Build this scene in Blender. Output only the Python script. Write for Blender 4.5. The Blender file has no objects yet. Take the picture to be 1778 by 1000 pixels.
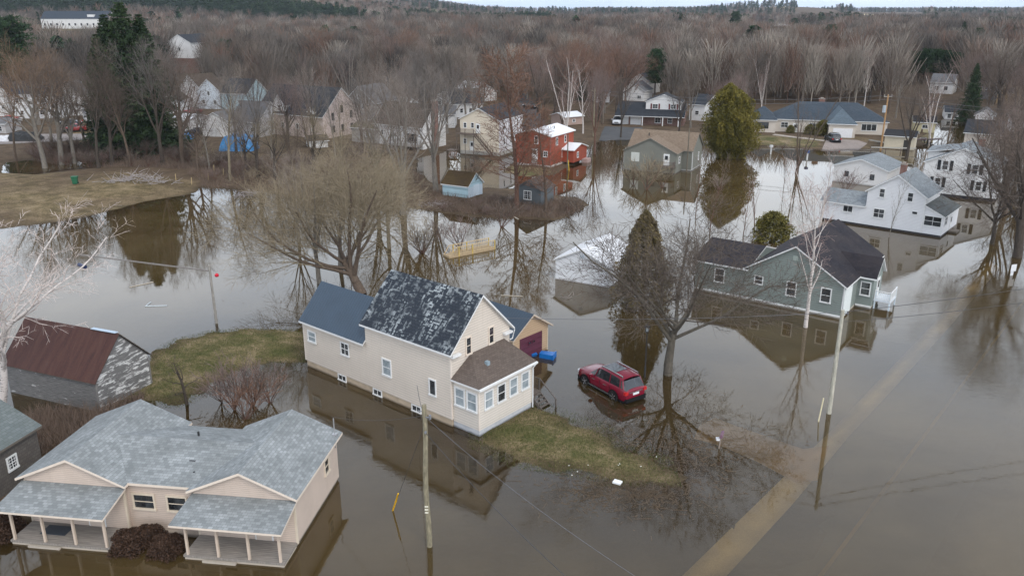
import bpy, bmesh, math, random
import numpy as np
from mathutils import Vector, Matrix, noise as mnoise

R = math.radians
sc = bpy.context.scene
COL = sc.collection

# ------------------------------------------------------------------ camera
CAM_H, CAM_F, CAM_TH = 30.0, 1440.0, R(18.6)
cam_data = bpy.data.cameras.new('camera')
cam_data.sensor_width = 36.0
cam_data.lens = 36.0 * CAM_F / 1778.0
cam_data.clip_start = 0.5
cam_data.clip_end = 20000
cam = bpy.data.objects.new('camera', cam_data)
COL.objects.link(cam)
cam.location = (0, 0, CAM_H)
cam.rotation_euler = (R(90) - CAM_TH, 0, 0)
sc.camera = cam

# ------------------------------------------------------------------ sky, sun, exposure
SUN_EL, SUN_AZ = R(48), R(150)
world = bpy.data.worlds.new('World')
sc.world = world
world.use_nodes = True
wn, wl = world.node_tree.nodes, world.node_tree.links
wn.clear()
w_out = wn.new('ShaderNodeOutputWorld')
w_bg = wn.new('ShaderNodeBackground')
w_bg.inputs['Strength'].default_value = 0.12
w_sky = wn.new('ShaderNodeTexSky')
w_sky.sky_type = 'NISHITA'
w_sky.sun_disc = False
w_sky.sun_elevation = SUN_EL
w_sky.sun_rotation = SUN_AZ
w_sky.air_density = 1.0
w_sky.dust_density = 3.0
w_tc = wn.new('ShaderNodeTexCoord')
w_map = wn.new('ShaderNodeMapping')
w_map.inputs['Scale'].default_value = (1.0, 1.0, 4.0)
w_noise = wn.new('ShaderNodeTexNoise')
w_noise.inputs['Scale'].default_value = 2.2
w_noise.inputs['Detail'].default_value = 6
w_ramp = wn.new('ShaderNodeValToRGB')
w_ramp.color_ramp.elements[0].position = 0.3
w_ramp.color_ramp.elements[0].color = (5.4, 6.3, 7.6, 1)
w_ramp.color_ramp.elements[1].position = 0.72
w_ramp.color_ramp.elements[1].color = (8.6, 8.9, 9.3, 1)
w_mix = wn.new('ShaderNodeMix')
w_mix.data_type = 'RGBA'
w_mix.inputs['Factor'].default_value = 0.82
wl.new(w_tc.outputs['Generated'], w_map.inputs['Vector'])
wl.new(w_map.outputs['Vector'], w_noise.inputs['Vector'])
wl.new(w_noise.outputs['Fac'], w_ramp.inputs['Fac'])
wl.new(w_sky.outputs['Color'], w_mix.inputs['A'])
wl.new(w_ramp.outputs['Color'], w_mix.inputs['B'])
w_sep = wn.new('ShaderNodeSeparateXYZ')
wl.new(w_tc.outputs['Generated'], w_sep.inputs[0])
w_band = wn.new('ShaderNodeValToRGB')
for i_, (p_, c_) in enumerate(((0.0, (0.64, 0.70, 0.79)), (0.07, (1.25, 1.25, 1.25)))):
    w_band.color_ramp.elements[i_].position = p_
    w_band.color_ramp.elements[i_].color = (*c_, 1)
for p_, c_ in ((0.30, (1.25, 1.25, 1.24)), (0.62, (0.70, 0.71, 0.73))):
    e_ = w_band.color_ramp.elements.new(p_)
    e_.color = (*c_, 1)
wl.new(w_sep.outputs['Z'], w_band.inputs['Fac'])
w_mul = wn.new('ShaderNodeMix')
w_mul.data_type = 'RGBA'
w_mul.blend_type = 'MULTIPLY'
w_mul.inputs['Factor'].default_value = 1.0
wl.new(w_mix.outputs['Result'], w_mul.inputs['A'])
wl.new(w_band.outputs['Color'], w_mul.inputs['B'])
wl.new(w_mul.outputs['Result'], w_bg.inputs['Color'])
wl.new(w_bg.outputs['Background'], w_out.inputs['Surface'])

sun_data = bpy.data.lights.new('sun', 'SUN')
sun_data.energy = 0.9
sun_data.angle = R(20)
sun_data.color = (1.0, 0.96, 0.9)
sun = bpy.data.objects.new('sun', sun_data)
COL.objects.link(sun)
sun_dir = Vector((math.sin(SUN_AZ) * math.cos(SUN_EL), math.cos(SUN_AZ) * math.cos(SUN_EL), math.sin(SUN_EL)))
sun.rotation_euler = sun_dir.to_track_quat('Z', 'Y').to_euler()
sun.location = sun_dir * 200

sc.view_settings.view_transform = 'Standard'
sc.view_settings.look = 'None'
sc.view_settings.exposure = 0.82
sc.view_settings.gamma = 1.0
sc.cycles.max_bounces = 6
sc.cycles.diffuse_bounces = 2
sc.cycles.glossy_bounces = 2
sc.cycles.transmission_bounces = 2
sc.cycles.transparent_max_bounces = 6
sc.cycles.volume_bounces = 0


def P(px, py, z=0.0):
    """where the line of sight through a point of the photograph meets the level z"""
    c, s = math.cos(CAM_TH), math.sin(CAM_TH)
    u, v = px - 889.0, py - 500.0
    rx, ry, rz = u, CAM_F * c - v * s, -CAM_F * s - v * c
    t = (z - CAM_H) / rz
    return Vector((rx * t, ry * t, z))


def height_of(px, py, top):
    """height of something standing at ground pixel (px,py) whose top is seen at row top"""
    g = P(px, py)
    c, s = math.cos(CAM_TH), math.sin(CAM_TH)
    v = top - 500.0
    return CAM_H - g.y / (CAM_F * c - v * s) * (CAM_F * s + v * c)


# ------------------------------------------------------------------ materials
class NT:
    def __init__(self, name):
        self.m = bpy.data.materials.new(name)
        self.m.use_nodes = True
        self.n = self.m.node_tree.nodes
        self.l = self.m.node_tree.links
        self.n.clear()
        self.out = self.n.new('ShaderNodeOutputMaterial')

    def add(self, t, **kw):
        nd = self.n.new(t)
        for k, v in kw.items():
            if k.startswith('_'):
                setattr(nd, k[1:], v)
            else:
                nd.inputs[k.replace('__', ' ')].default_value = v
        return nd

    def link(self, a, b):
        self.l.new(a, b)

    def uv(self, scale=(1, 1, 1)):
        tc = self.add('ShaderNodeTexCoord')
        mp = self.add('ShaderNodeMapping')
        mp.inputs['Scale'].default_value = scale
        self.link(tc.outputs['UV'], mp.inputs['Vector'])
        return mp.outputs['Vector']

    def pos(self, scale=(1, 1, 1)):
        g = self.add('ShaderNodeNewGeometry')
        mp = self.add('ShaderNodeMapping')
        mp.inputs['Scale'].default_value = scale
        self.link(g.outputs['Position'], mp.inputs['Vector'])
        return mp.outputs['Vector']

    def noise(self, vec, scale, detail=4, rough=0.55, dist=0.0):
        n = self.add('ShaderNodeTexNoise', Scale=scale, Detail=detail, Roughness=rough, Distortion=dist)
        self.link(vec, n.inputs['Vector'])
        return n.outputs['Fac']

    def ramp(self, fac, stops):
        r = self.add('ShaderNodeValToRGB')
        e = r.color_ramp.elements
        while len(e) < len(stops):
            e.new(0.5)
        for i, (p, c) in enumerate(stops):
            e[i].position = p
            e[i].color = (c[0], c[1], c[2], 1) if hasattr(c, '__len__') else (c, c, c, 1)
        self.link(fac, r.inputs['Fac'])
        return r.outputs['Color']

    def mix(self, fac, a, b, mode='MIX'):
        m = self.add('ShaderNodeMix', _data_type='RGBA', _blend_type=mode)
        for key, v in (('Factor', fac), ('A', a), ('B', b)):
            if hasattr(v, 'is_linked') or hasattr(v, 'links'):
                self.link(v, m.inputs[key])
            elif key == 'Factor':
                m.inputs[key].default_value = v
            else:
                m.inputs[key].default_value = (v[0], v[1], v[2], 1)
        return m.outputs['Result']

    def math(self, op, a, b=0.0):
        m = self.add('ShaderNodeMath', _operation=op)
        for i, v in enumerate((a, b)):
            if hasattr(v, 'links'):
                self.link(v, m.inputs[i])
            else:
                m.inputs[i].default_value = v
        return m.outputs[0]

    def finish(self, col, rough=0.7, bump=None, bstr=0.4, bdist=0.02, metal=0.0, spec=0.3, coat=0.0):
        b = self.add('ShaderNodeBsdfPrincipled')
        if hasattr(col, 'links'):
            self.link(col, b.inputs['Base Color'])
        else:
            b.inputs['Base Color'].default_value = (col[0], col[1], col[2], 1)
        if hasattr(rough, 'links'):
            self.link(rough, b.inputs['Roughness'])
        else:
            b.inputs['Roughness'].default_value = rough
        b.inputs['Metallic'].default_value = metal
        b.inputs['Specular IOR Level'].default_value = spec
        b.inputs['Coat Weight'].default_value = coat
        if bump is not None:
            bp = self.add('ShaderNodeBump', Strength=bstr, Distance=bdist)
            self.link(bump, bp.inputs['Height'])
            self.link(bp.outputs['Normal'], b.inputs['Normal'])
        self.link(b.outputs['BSDF'], self.out.inputs['Surface'])
        return self.m


_mc = {}


def cached(fn):
    def w(*a, **k):
        key = (fn.__name__, a, tuple(sorted(k.items())))
        if key not in _mc:
            _mc[key] = fn(*a, **k)
        return _mc[key]
    return w


def mul(c, f):
    return (c[0] * f, c[1] * f, c[2] * f)


@cached
def siding(col, board=0.2, dirt=0.1):
    n = NT('siding')
    uv = n.uv()
    sx = n.add('ShaderNodeSeparateXYZ')
    n.link(uv, sx.inputs[0])
    saw = n.math('FRACT', n.math('DIVIDE', sx.outputs['Y'], board))
    line = n.ramp(saw, [(0.0, 0.55), (0.12, 0.72), (0.3, 1.0)])
    nz = n.noise(n.pos(), 0.5, 5)
    nz2 = n.noise(n.uv((1, 7, 1)), 2.2, 4)
    c = n.mix(n.ramp(nz, [(0.35, 0), (0.75, 1)]), col, mul(col, 1 - dirt * 1.6))
    c = n.mix(n.ramp(nz2, [(0.45, 0), (0.8, 0.5)]), c, mul(col, 1 - dirt * 2))
    c = n.mix(0.8, c, line, 'MULTIPLY')
    g_ = n.add('ShaderNodeNewGeometry')
    sp_ = n.add('ShaderNodeSeparateXYZ')
    n.link(g_.outputs['Position'], sp_.inputs[0])
    wl_ = n.ramp(n.math('ADD', sp_.outputs['Z'], n.math('MULTIPLY', nz2, 0.25)), [(0.22, 1), (0.42, 0)])
    c = n.mix(n.math('MULTIPLY', wl_, 0.7), c, mul(col, 0.32))
    drip = n.noise(n.uv((2.5, 0.12, 1)), 1.4, 5, 0.7)
    c = n.mix(n.ramp(drip, [(0.56, 0), (0.8, 0.35)]), c, (col[0] * 0.62, col[1] * 0.58, col[2] * 0.5))
    return n.finish(c, 0.55, saw, 0.5, 0.02)


@cached
def plain(col, rough=0.6, metal=0.0, var=0.12, spec=0.3, coat=0.0):
    n = NT('paint')
    nz = n.noise(n.pos(), 3.0, 5)
    c = n.mix(n.ramp(nz, [(0.3, 0), (0.75, 1)]), col, mul(col, 1 - var))
    return n.finish(c, rough, nz, 0.15, 0.01, metal, spec, coat)


@cached
def shingle(col, col2, w=0.32, h=0.2, blotch=0.25, streak=(0.05, 0.05, 0.05)):
    n = NT('shingles')
    uv = n.uv()
    b = n.add('ShaderNodeTexBrick', Scale=1.0, Mortar__Size=0.012, Mortar__Smooth=0.3, Bias=0.0,
              Brick__Width=w, Row__Height=h)
    b.offset = 0.5
    n.link(uv, b.inputs['Vector'])
    b.inputs['Color1'].default_value = (*col, 1)
    b.inputs['Color2'].default_value = (*col2, 1)
    b.inputs['Mortar'].default_value = (*mul(col, 0.45), 1)
    nz = n.noise(uv, 0.35, 5, 0.6, 0.5)
    nz2 = n.noise(uv, 4.0, 4)
    c = n.mix(n.ramp(nz, [(0.35, 0), (0.8, blotch * 2)]), b.outputs['Color'], streak)
    c = n.mix(n.ramp(nz2, [(0.3, 0), (0.8, 0.35)]), c, mul(col, 0.6))
    return n.finish(c, 0.85, b.outputs['Fac'], -0.5, 0.02, spec=0.15)


@cached
def metal_roof(col, rib=0.3):
    n = NT('ribbed_metal')
    uv = n.uv()
    sx = n.add('ShaderNodeSeparateXYZ')
    n.link(uv, sx.inputs[0])
    fr = n.math('FRACT', n.math('DIVIDE', sx.outputs['X'], rib))
    prof = n.ramp(fr, [(0.0, 1.0), (0.1, 1.0), (0.2, 0.0), (0.5, 0.0), (0.55, 0.3), (0.6, 0.0)])
    nz = n.noise(uv, 0.8, 4)
    c = n.mix(n.ramp(nz, [(0.3, 0), (0.8, 1)]), col, mul(col, 0.75))
    c = n.mix(n.math('MULTIPLY', prof, 0.45), c, mul(col, 0.4))
    return n.finish(c, 0.42, prof, 0.7, 0.03, 0.0, 0.5)


@cached
def worn_roof():
    n = NT('worn_shingles')
    uv = n.uv()
    b = n.add('ShaderNodeTexBrick', Scale=1.0, Mortar__Size=0.02, Brick__Width=0.33, Row__Height=0.25)
    n.link(uv, b.inputs['Vector'])
    b.inputs['Color1'].default_value = (0.018, 0.024, 0.034, 1)
    b.inputs['Color2'].default_value = (0.026, 0.032, 0.042, 1)
    b.inputs['Mortar'].default_value = (0.010, 0.013, 0.018, 1)
    tabs = n.noise(n.uv((3.4, 1.1, 1)), 1.6, 6, 0.75, 0.6)
    big = n.noise(uv, 0.42, 3, 0.6)
    # worn only over the middle and lower right of the slope
    m = n.math('MULTIPLY', n.ramp(tabs, [(0.50, 0), (0.58, 1)]), n.ramp(big, [(0.42, 0.02), (0.60, 1)]))
    fine = n.noise(n.uv((6, 3, 1)), 3.0, 3)
    rb = n.add('ShaderNodeTexBrick', Scale=1.0, Mortar__Size=0.0, Brick__Width=0.17, Row__Height=0.5)
    n.link(uv, rb.inputs['Vector'])
    rb.inputs['Color1'].default_value = (0, 0, 0, 1)
    rb.inputs['Color2'].default_value = (1, 1, 1, 1)
    rb2 = n.add('ShaderNodeTexBrick', Scale=1.0, Mortar__Size=0.0, Brick__Width=0.33, Row__Height=0.125)
    n.link(uv, rb2.inputs['Vector'])
    rb2.inputs['Color1'].default_value = (0, 0, 0, 1)
    rb2.inputs['Color2'].default_value = (1, 1, 1, 1)
    rsum = n.math('ADD', n.math('MULTIPLY', rb.outputs['Color'], 0.55), n.math('MULTIPLY', rb2.outputs['Color'], 0.45))
    m = n.math('MULTIPLY', n.ramp(n.math('ADD', rsum, n.math('MULTIPLY', n.math('SUBTRACT', tabs, 0.5), 1.4)), [(0.52, 0), (0.68, 1)]), n.ramp(big, [(0.42, 0.0), (0.60, 1)]))
    m = n.math('MULTIPLY', m, n.ramp(fine, [(0.36, 0.15), (0.52, 1)]))
    c = n.mix(m, b.outputs['Color'], (0.34, 0.37, 0.38))
    return n.finish(c, 0.7, b.outputs['Fac'], -0.4, 0.02, spec=0.25)


@cached
def rusty_roof():
    n = NT('rusty_metal')
    uv = n.uv()
    a = n.noise(n.uv((2.2, 0.35, 1)), 0.9, 6, 0.65, 0.4)
    f = n.noise(uv, 7, 5)
    c = n.ramp(a, [(0.25, (0.036, 0.018, 0.016)), (0.45, (0.060, 0.026, 0.022)), (0.6, (0.078, 0.036, 0.028)), (0.8, (0.065, 0.045, 0.046))])
    c = n.mix(n.ramp(f, [(0.5, 0), (0.8, 0.35)]), c, (0.16, 0.06, 0.03))
    sx = n.add('ShaderNodeSeparateXYZ')
    n.link(uv, sx.inputs[0])
    fr = n.math('FRACT', n.math('DIVIDE', sx.outputs['X'], 0.7))
    pr = n.ramp(fr, [(0.0, 1), (0.06, 0), (0.94, 0), (1, 1)])
    return n.finish(c, 0.7, pr, 0.5, 0.02, 0.2)


@cached
def weathered(base, peel, amt, board=0.16):
    n = NT('weathered_boards')
    uv = n.uv()
    sx = n.add('ShaderNodeSeparateXYZ')
    n.link(uv, sx.inputs[0])
    saw = n.math('FRACT', n.math('DIVIDE', sx.outputs['Y'], board))
    line = n.ramp(saw, [(0.0, 0.25), (0.12, 0.8), (0.25, 1.0)])
    g = n.noise(n.uv((0.6, 9, 1)), 2.2, 6, 0.7)
    c = n.ramp(g, [(0.25, mul(base, 0.45)), (0.5, base), (0.75, mul(base, 1.8))])
    p = n.noise(n.uv((0.5, 2.2, 1)), 1.3, 6, 0.75, 0.3)
    c = n.mix(n.ramp(p, [(0.62 - amt * 0.3, 0), (0.66 - amt * 0.3, 1)]), c, peel)
    c = n.mix(0.75, c, line, 'MULTIPLY')
    return n.finish(c, 0.85, saw, 0.6, 0.03, spec=0.15)


@cached
def brick(col=(0.22, 0.075, 0.05), mortar=(0.3, 0.26, 0.23)):
    n = NT('brick')
    b = n.add('ShaderNodeTexBrick', Scale=1.0, Mortar__Size=0.012, Brick__Width=0.25, Row__Height=0.085)
    n.link(n.uv(), b.inputs['Vector'])
    b.inputs['Color1'].default_value = (*col, 1)
    b.inputs['Color2'].default_value = (*mul(col, 0.6), 1)
    b.inputs['Mortar'].default_value = (*mortar, 1)
    nz = n.noise(n.pos(), 1.2, 4)
    c = n.mix(n.ramp(nz, [(0.4, 0), (0.8, 0.4)]), b.outputs['Color'], mul(col, 0.4))
    return n.finish(c, 0.9, b.outputs['Fac'], -0.4, 0.01, spec=0.1)


@cached
def concrete(col=(0.36, 0.33, 0.28)):
    n = NT('concrete')
    g = n.add('ShaderNodeNewGeometry')
    sx = n.add('ShaderNodeSeparateXYZ')
    n.link(g.outputs['Position'], sx.inputs[0])
    nz = n.noise(n.pos(), 1.5, 6)
    c = n.mix(n.ramp(nz, [(0.3, 0), (0.75, 1)]), col, mul(col, 0.7))
    wet = n.ramp(n.math('ADD', sx.outputs['Z'], n.math('MULTIPLY', nz, 0.3)), [(0.20, 1), (0.36, 0)])
    c = n.mix(wet, c, mul(col, 0.35))
    return n.finish(c, 0.85, nz, 0.3, 0.02, spec=0.2)


@cached
def wood(col, grain=0.35):
    n = NT('wood')
    g = n.noise(n.pos((3, 3, 0.7)), 3.0, 6, 0.6, 0.4)
    c = n.ramp(g, [(0.3, mul(col, 1 - grain)), (0.7, mul(col, 1 + grain * 0.5))])
    return n.finish(c, 0.75, g, 0.3, 0.01, spec=0.2)


@cached
def decking(col):
    n = NT('decking')
    uv = n.uv()
    sx = n.add('ShaderNodeSeparateXYZ')
    n.link(uv, sx.inputs[0])
    saw = n.math('FRACT', n.math('DIVIDE', sx.outputs['X'], 0.16))
    line = n.ramp(saw, [(0.0, 0.2), (0.1, 0.85), (0.2, 1.0)])
    g = n.noise(n.uv((6, 0.5, 1)), 2.0, 5)
    c = n.ramp(g, [(0.3, mul(col, 0.6)), (0.7, col)])
    c = n.mix(0.6, c, line, 'MULTIPLY')
    return n.finish(c, 0.85, saw, 0.4, 0.02, spec=0.15)


@cached
def glass(kind='dark'):
    n = NT('window_glass')
    uv = n.uv()
    nz = n.noise(n.pos(), 1.1, 3, 0.5, 1.0)
    if kind == 'dark':
        c = n.ramp(nz, [(0.35, (0.012, 0.014, 0.016)), (0.65, (0.05, 0.055, 0.06))])
    elif kind == 'blind':
        c = n.ramp(nz, [(0.35, (0.20, 0.24, 0.26)), (0.65, (0.34, 0.38, 0.40))])
    else:
        c = n.ramp(nz, [(0.35, (0.015, 0.018, 0.022)), (0.65, (0.03, 0.035, 0.04))])
    return n.finish(c, 0.06, None, metal=0.0, spec=0.9)


@cached
def bark(col, kind='rough'):
    n = NT('bark')
    if kind == 'birch':
        a = n.noise(n.pos((1.2, 1.2, 5)), 2.2, 5, 0.7)
        c = n.ramp(a, [(0.36, (0.05, 0.04, 0.035)), (0.44, col), (1.0, mul(col, 1.15))])
    else:
        a = n.noise(n.pos((4, 4, 1)), 2.0, 6, 0.7)
        c = n.ramp(a, [(0.3, mul(col, 0.5)), (0.65, col), (0.9, mul(col, 1.3))])
    return n.finish(c, 0.9, a, 0.6, 0.03, spec=0.1)


@cached
def twigmat(col):
    n = NT('twigs')
    oi = n.add('ShaderNodeObjectInfo')
    nz = n.noise(n.pos(), 0.5, 3)
    c = n.mix(n.ramp(nz, [(0.3, 0), (0.7, 1)]), mul(col, 0.8), mul(col, 1.2))
    c = n.mix(n.math('MULTIPLY', oi.outputs['Random'], 0.5), c, mul(col, 0.65))
    return n.finish(c, 0.85, spec=0.1)


@cached
def leafmat(col, col2):
    n = NT('needles')
    at = n.add('ShaderNodeAttribute', _attribute_name='tint')
    nz = n.noise(n.pos(), 0.9, 3)
    f = n.math('ADD', n.math('MULTIPLY', at.outputs['Fac'], 0.65), n.math('MULTIPLY', nz, 0.35))
    c = n.ramp(f, [(0.15, col), (0.8, col2)])
    b = n.add('ShaderNodeBsdfPrincipled', Roughness=0.75)
    b.inputs['Specular IOR Level'].default_value = 0.15
    n.link(c, b.inputs['Base Color'])
    n.link(b.outputs['BSDF'], n.out.inputs['Surface'])
    return n.m


# ------------------------------------------------------------------ mesh helpers
def tag(o, label=None, cat=None, group=None, kind=None):
    if label:
        o['label'] = label
    if cat:
        o['category'] = cat
    if group:
        o['group'] = group
    if kind:
        o['kind'] = kind
    return o


def thing(name, label, cat, x, y, ang=0.0, z=0.0, group=None, scale=1.0):
    o = bpy.data.objects.new(name, None)
    COL.objects.link(o)
    o.location = (x, y, z)
    o.rotation_euler = (0, 0, ang)
    o.scale = (scale,) * 3
    o.empty_display_size = 0.3
    return tag(o, label, cat, group)


def link(name, me, parent=None):
    o = bpy.data.objects.new(name, me)
    COL.objects.link(o)
    if parent is not None:
        o.parent = parent
    return o


class MB:
    def __init__(self):
        self.v, self.f, self.m, self.s = [], [], [], []

    def add(self, vs, fs, mi=0, smooth=False):
        k = len(self.v)
        self.v += [tuple(p) for p in vs]
        for f in fs:
            self.f.append([k + i for i in f])
            self.m.append(mi)
            self.s.append(smooth)
        return self

    def box(self, x0, x1, y0, y1, z0, z1, mi=0):
        vs = [(x, y, z) for z in (z0, z1) for y in (y0, y1) for x in (x0, x1)]
        return self.add(vs, [(0, 2, 3, 1), (4, 5, 7, 6), (0, 1, 5, 4), (2, 6, 7, 3), (0, 4, 6, 2), (1, 3, 7, 5)], mi)

    def poly(self, pts, mi=0):
        return self.add(pts, [tuple(range(len(pts)))], mi)

    def slab(self, pts, th, mi=0, me=1):
        n = len(pts)
        low = [(p[0], p[1], p[2] - th) for p in pts]
        self.add(pts, [tuple(range(n))], mi)
        self.add(low, [tuple(reversed(range(n)))], me)
        for i in range(n):
            j = (i + 1) % n
            self.add([pts[i], low[i], low[j], pts[j]], [(0, 1, 2, 3)], me)
        return self

    def beam(self, p, q, w, h=None, mi=0):
        h = h or w
        p, q = Vector(p), Vector(q)
        d = (q - p).normalized()
        up = Vector((0, 0, 1)) if abs(d.z) < 0.95 else Vector((1, 0, 0))
        s = d.cross(up).normalized() * (w / 2)
        t = s.cross(d).normalized() * (h / 2)
        vs = [p - s - t, p + s - t, p + s + t, p - s + t, q - s - t, q + s - t, q + s + t, q - s + t]
        return self.add(vs, [(0, 1, 2, 3), (7, 6, 5, 4), (0, 4, 5, 1), (1, 5, 6, 2), (2, 6, 7, 3), (3, 7, 4, 0)], mi)

    def tube(self, pts, rad, n=8, mi=0, caps=True, smooth=True):
        pts = [Vector(p) for p in pts]
        if not hasattr(rad, '__len__'):
            rad = [rad] * len(pts)
        vs, fs = [], []
        for i, p in enumerate(pts):
            d = (pts[min(i + 1, len(pts) - 1)] - pts[max(i - 1, 0)]).normalized()
            up = Vector((0, 0, 1)) if abs(d.z) < 0.9 else Vector((1, 0, 0))
            s = d.cross(up).normalized()
            t = s.cross(d)
            for k in range(n):
                a = 2 * math.pi * k / n
                vs.append(p + (s * math.cos(a) + t * math.sin(a)) * rad[i])
        for i in range(len(pts) - 1):
            for k in range(n):
                k2 = (k + 1) % n
                fs.append((i * n + k, i * n + k2, (i + 1) * n + k2, (i + 1) * n + k))
        self.add(vs, fs, mi, smooth)
        if caps:
            self.add(vs[:n], [tuple(reversed(range(n)))], mi)
            self.add(vs[-n:], [tuple(range(n))], mi)
        return self

    def mesh(self, name, mats):
        me = bpy.data.meshes.new(name)
        me.from_pydata(self.v, [], self.f)
        for m in (mats if isinstance(mats, (list, tuple)) else [mats]):
            me.materials.append(m)
        me.polygons.foreach_set('material_index', self.m)
        me.polygons.foreach_set('use_smooth', self.s)
        uvl = me.uv_layers.new(name='UVMap')
        buf = np.zeros(len(me.loops) * 2)
        me.update()
        for p in me.polygons:
            nrm = p.normal
            if abs(nrm.z) > 0.999:
                tu, tv = Vector((1, 0, 0)), Vector((0, 1, 0))
            else:
                tu = Vector((-nrm.y, nrm.x, 0)).normalized()
                tv = nrm.cross(tu)
            for li in p.loop_indices:
                co = me.vertices[me.loops[li].vertex_index].co
                buf[li * 2] = co.dot(tu)
                buf[li * 2 + 1] = co.dot(tv)
        uvl.data.foreach_set('uv', buf)
        return me

    def build(self, name, mats, parent=None):
        return link(name, self.mesh(name, mats), parent)


def np_mesh(name, verts, faces, mats, mat_idx=None, tint=None, smooth=False):
    """faces: list of integer arrays (k, n)"""
    me = bpy.data.meshes.new(name)
    verts = np.asarray(verts, dtype=np.float32)
    me.vertices.add(len(verts))
    me.vertices.foreach_set('co', verts.ravel())
    loops = np.concatenate([f.ravel() for f in faces]).astype(np.int32)
    tot = np.concatenate([np.full(len(f), f.shape[1]) for f in faces]).astype(np.int32)
    st = np.concatenate([[0], np.cumsum(tot)[:-1]]).astype(np.int32)
    me.loops.add(len(loops))
    me.loops.foreach_set('vertex_index', loops)
    me.polygons.add(len(tot))
    me.polygons.foreach_set('loop_start', st)
    me.polygons.foreach_set('loop_total', tot)
    if mat_idx is not None:
        me.polygons.foreach_set('material_index', np.asarray(mat_idx, dtype=np.int32))
    if smooth:
        me.polygons.foreach_set('use_smooth', np.ones(len(tot), dtype=bool))
    for m in (mats if isinstance(mats, (list, tuple)) else [mats]):
        me.materials.append(m)
    if tint is not None:
        at = me.attributes.new('tint', 'FLOAT', 'POINT')
        at.data.foreach_set('value', np.asarray(tint, dtype=np.float32))
    me.update(calc_edges=True)
    return me
# ------------------------------------------------------------------ ground, flood water, roads
def poly_px(pts):
    return np.array([[P(a, b).x, P(a, b).y] for a, b in pts])


def sdf(poly, X, Y):
    """signed distance, positive inside"""
    d2 = np.full(X.shape, 1e18)
    inside = np.zeros(X.shape, dtype=bool)
    n = len(poly)
    for i in range(n):
        ax, ay = poly[i]
        bx, by = poly[(i + 1) % n]
        ex, ey = bx - ax, by - ay
        wx, wy = X - ax, Y - ay
        t = np.clip((wx * ex + wy * ey) / (ex * ex + ey * ey + 1e-12), 0, 1)
        dx, dy = wx - ex * t, wy - ey * t
        d2 = np.minimum(d2, dx * dx + dy * dy)
        c = (ay > Y) != (by > Y)
        with np.errstate(divide='ignore', invalid='ignore'):
            xi = ex * (Y - ay) / (ey if abs(ey) > 1e-12 else 1e-12) + ax
        inside ^= c & (X < xi)
    d = np.sqrt(d2)
    return np.where(inside, d, -d)


SHORE = poly_px([(-500, 430), (0, 400), (90, 388), (200, 362), (300, 343), (333, 336), (340, 324), (420, 330), (520, 347),
                 (640, 354), (735, 364), (800, 374), (870, 378), (960, 382), (1000, 372), (1022, 356), (1000, 343),
                 (960, 338), (880, 326), (845, 328), (790, 322), (745, 316), (722, 298), (726, 276), (782, 262), (800, 268),
                 (862, 280), (898, 262), (885, 286), (878, 300), (920, 308), (958, 304), (986, 292), (1008, 276), (1018, 258),
                 (1048, 243), (1100, 241), (1200, 243), (1300, 251), (1400, 257), (1440, 262), (1520, 258), (1560, 262),
                 (1600, 252), (1606, 228), (1640, 206), (1672, 214), (1690, 240), (1730, 268), (1778, 275), (1850, 280), (2100, 290)])
SHORE = np.concatenate([SHORE, np.array([[9000, 400], [9000, 9000], [-9000, 9000], [-9000, 100]])])
POND = poly_px([(0, 300), (10, 283), (50, 278), (120, 285), (150, 272), (230, 262), (300, 270), (180, 290), (60, 303)])
STRIP = poly_px([(150, 730), (262, 616), (330, 588), (430, 571), (520, 573), (533, 628), (470, 630), (400, 648), (345, 678), (310, 700), (250, 700), (200, 730)])
LAWN = poly_px([(815, 742), (850, 735), (926, 700), (965, 722), (1020, 745), (1075, 775), (1130, 800), (1180, 830), (1165, 845), (1080, 832), (960, 808), (900, 800), (868, 782), (832, 766)])
YARD = poly_px([(-200, 760), (80, 715), (175, 715), (200, 735), (130, 780), (60, 830), (60, 900), (-100, 980), (-300, 900)])
ISLE = poly_px([(745, 345), (768, 332), (850, 325), (950, 340), (1010, 350), (1018, 362), (960, 380), (860, 374), (760, 366)])
SHOULDER = poly_px([(1075, 1080), (1179, 1000), (1365, 820), (1451, 736), (1515.6, 668), (1631, 549), (1716, 447),
                    (1737, 462), (1644.7, 569.6), (1536, 688.5), (1475, 753), (1374, 874), (1257, 1000), (1165, 1080)])
_c0, _c1 = P(1419, 1000), P(1661.7, 675)
RD = (_c1 - _c0).normalized()
RN = Vector((RD.y, -RD.x, 0))
DRIVE = poly_px([(1215, 735), (1242, 722), (1278, 736), (1395, 776), (1440, 770), (1420, 830), (1385, 835), (1311, 796), (1255, 772), (1205, 758)])


def fbm(X, Y, s, seed=0.0):
    """cheap smooth pseudo noise from summed rotated sines"""
    out = np.zeros_like(X, dtype=float)
    a = 1.0
    rs = np.random.RandomState(int(seed * 10) + 7)
    for o in range(5):
        f = s * 1.9 ** o
        for k in range(3):
            th, ph = rs.uniform(0, 6.28, 2)
            out += a * np.sin((X * math.cos(th) + Y * math.sin(th)) * f + ph) / 3
        a *= 0.55
    return out


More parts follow.
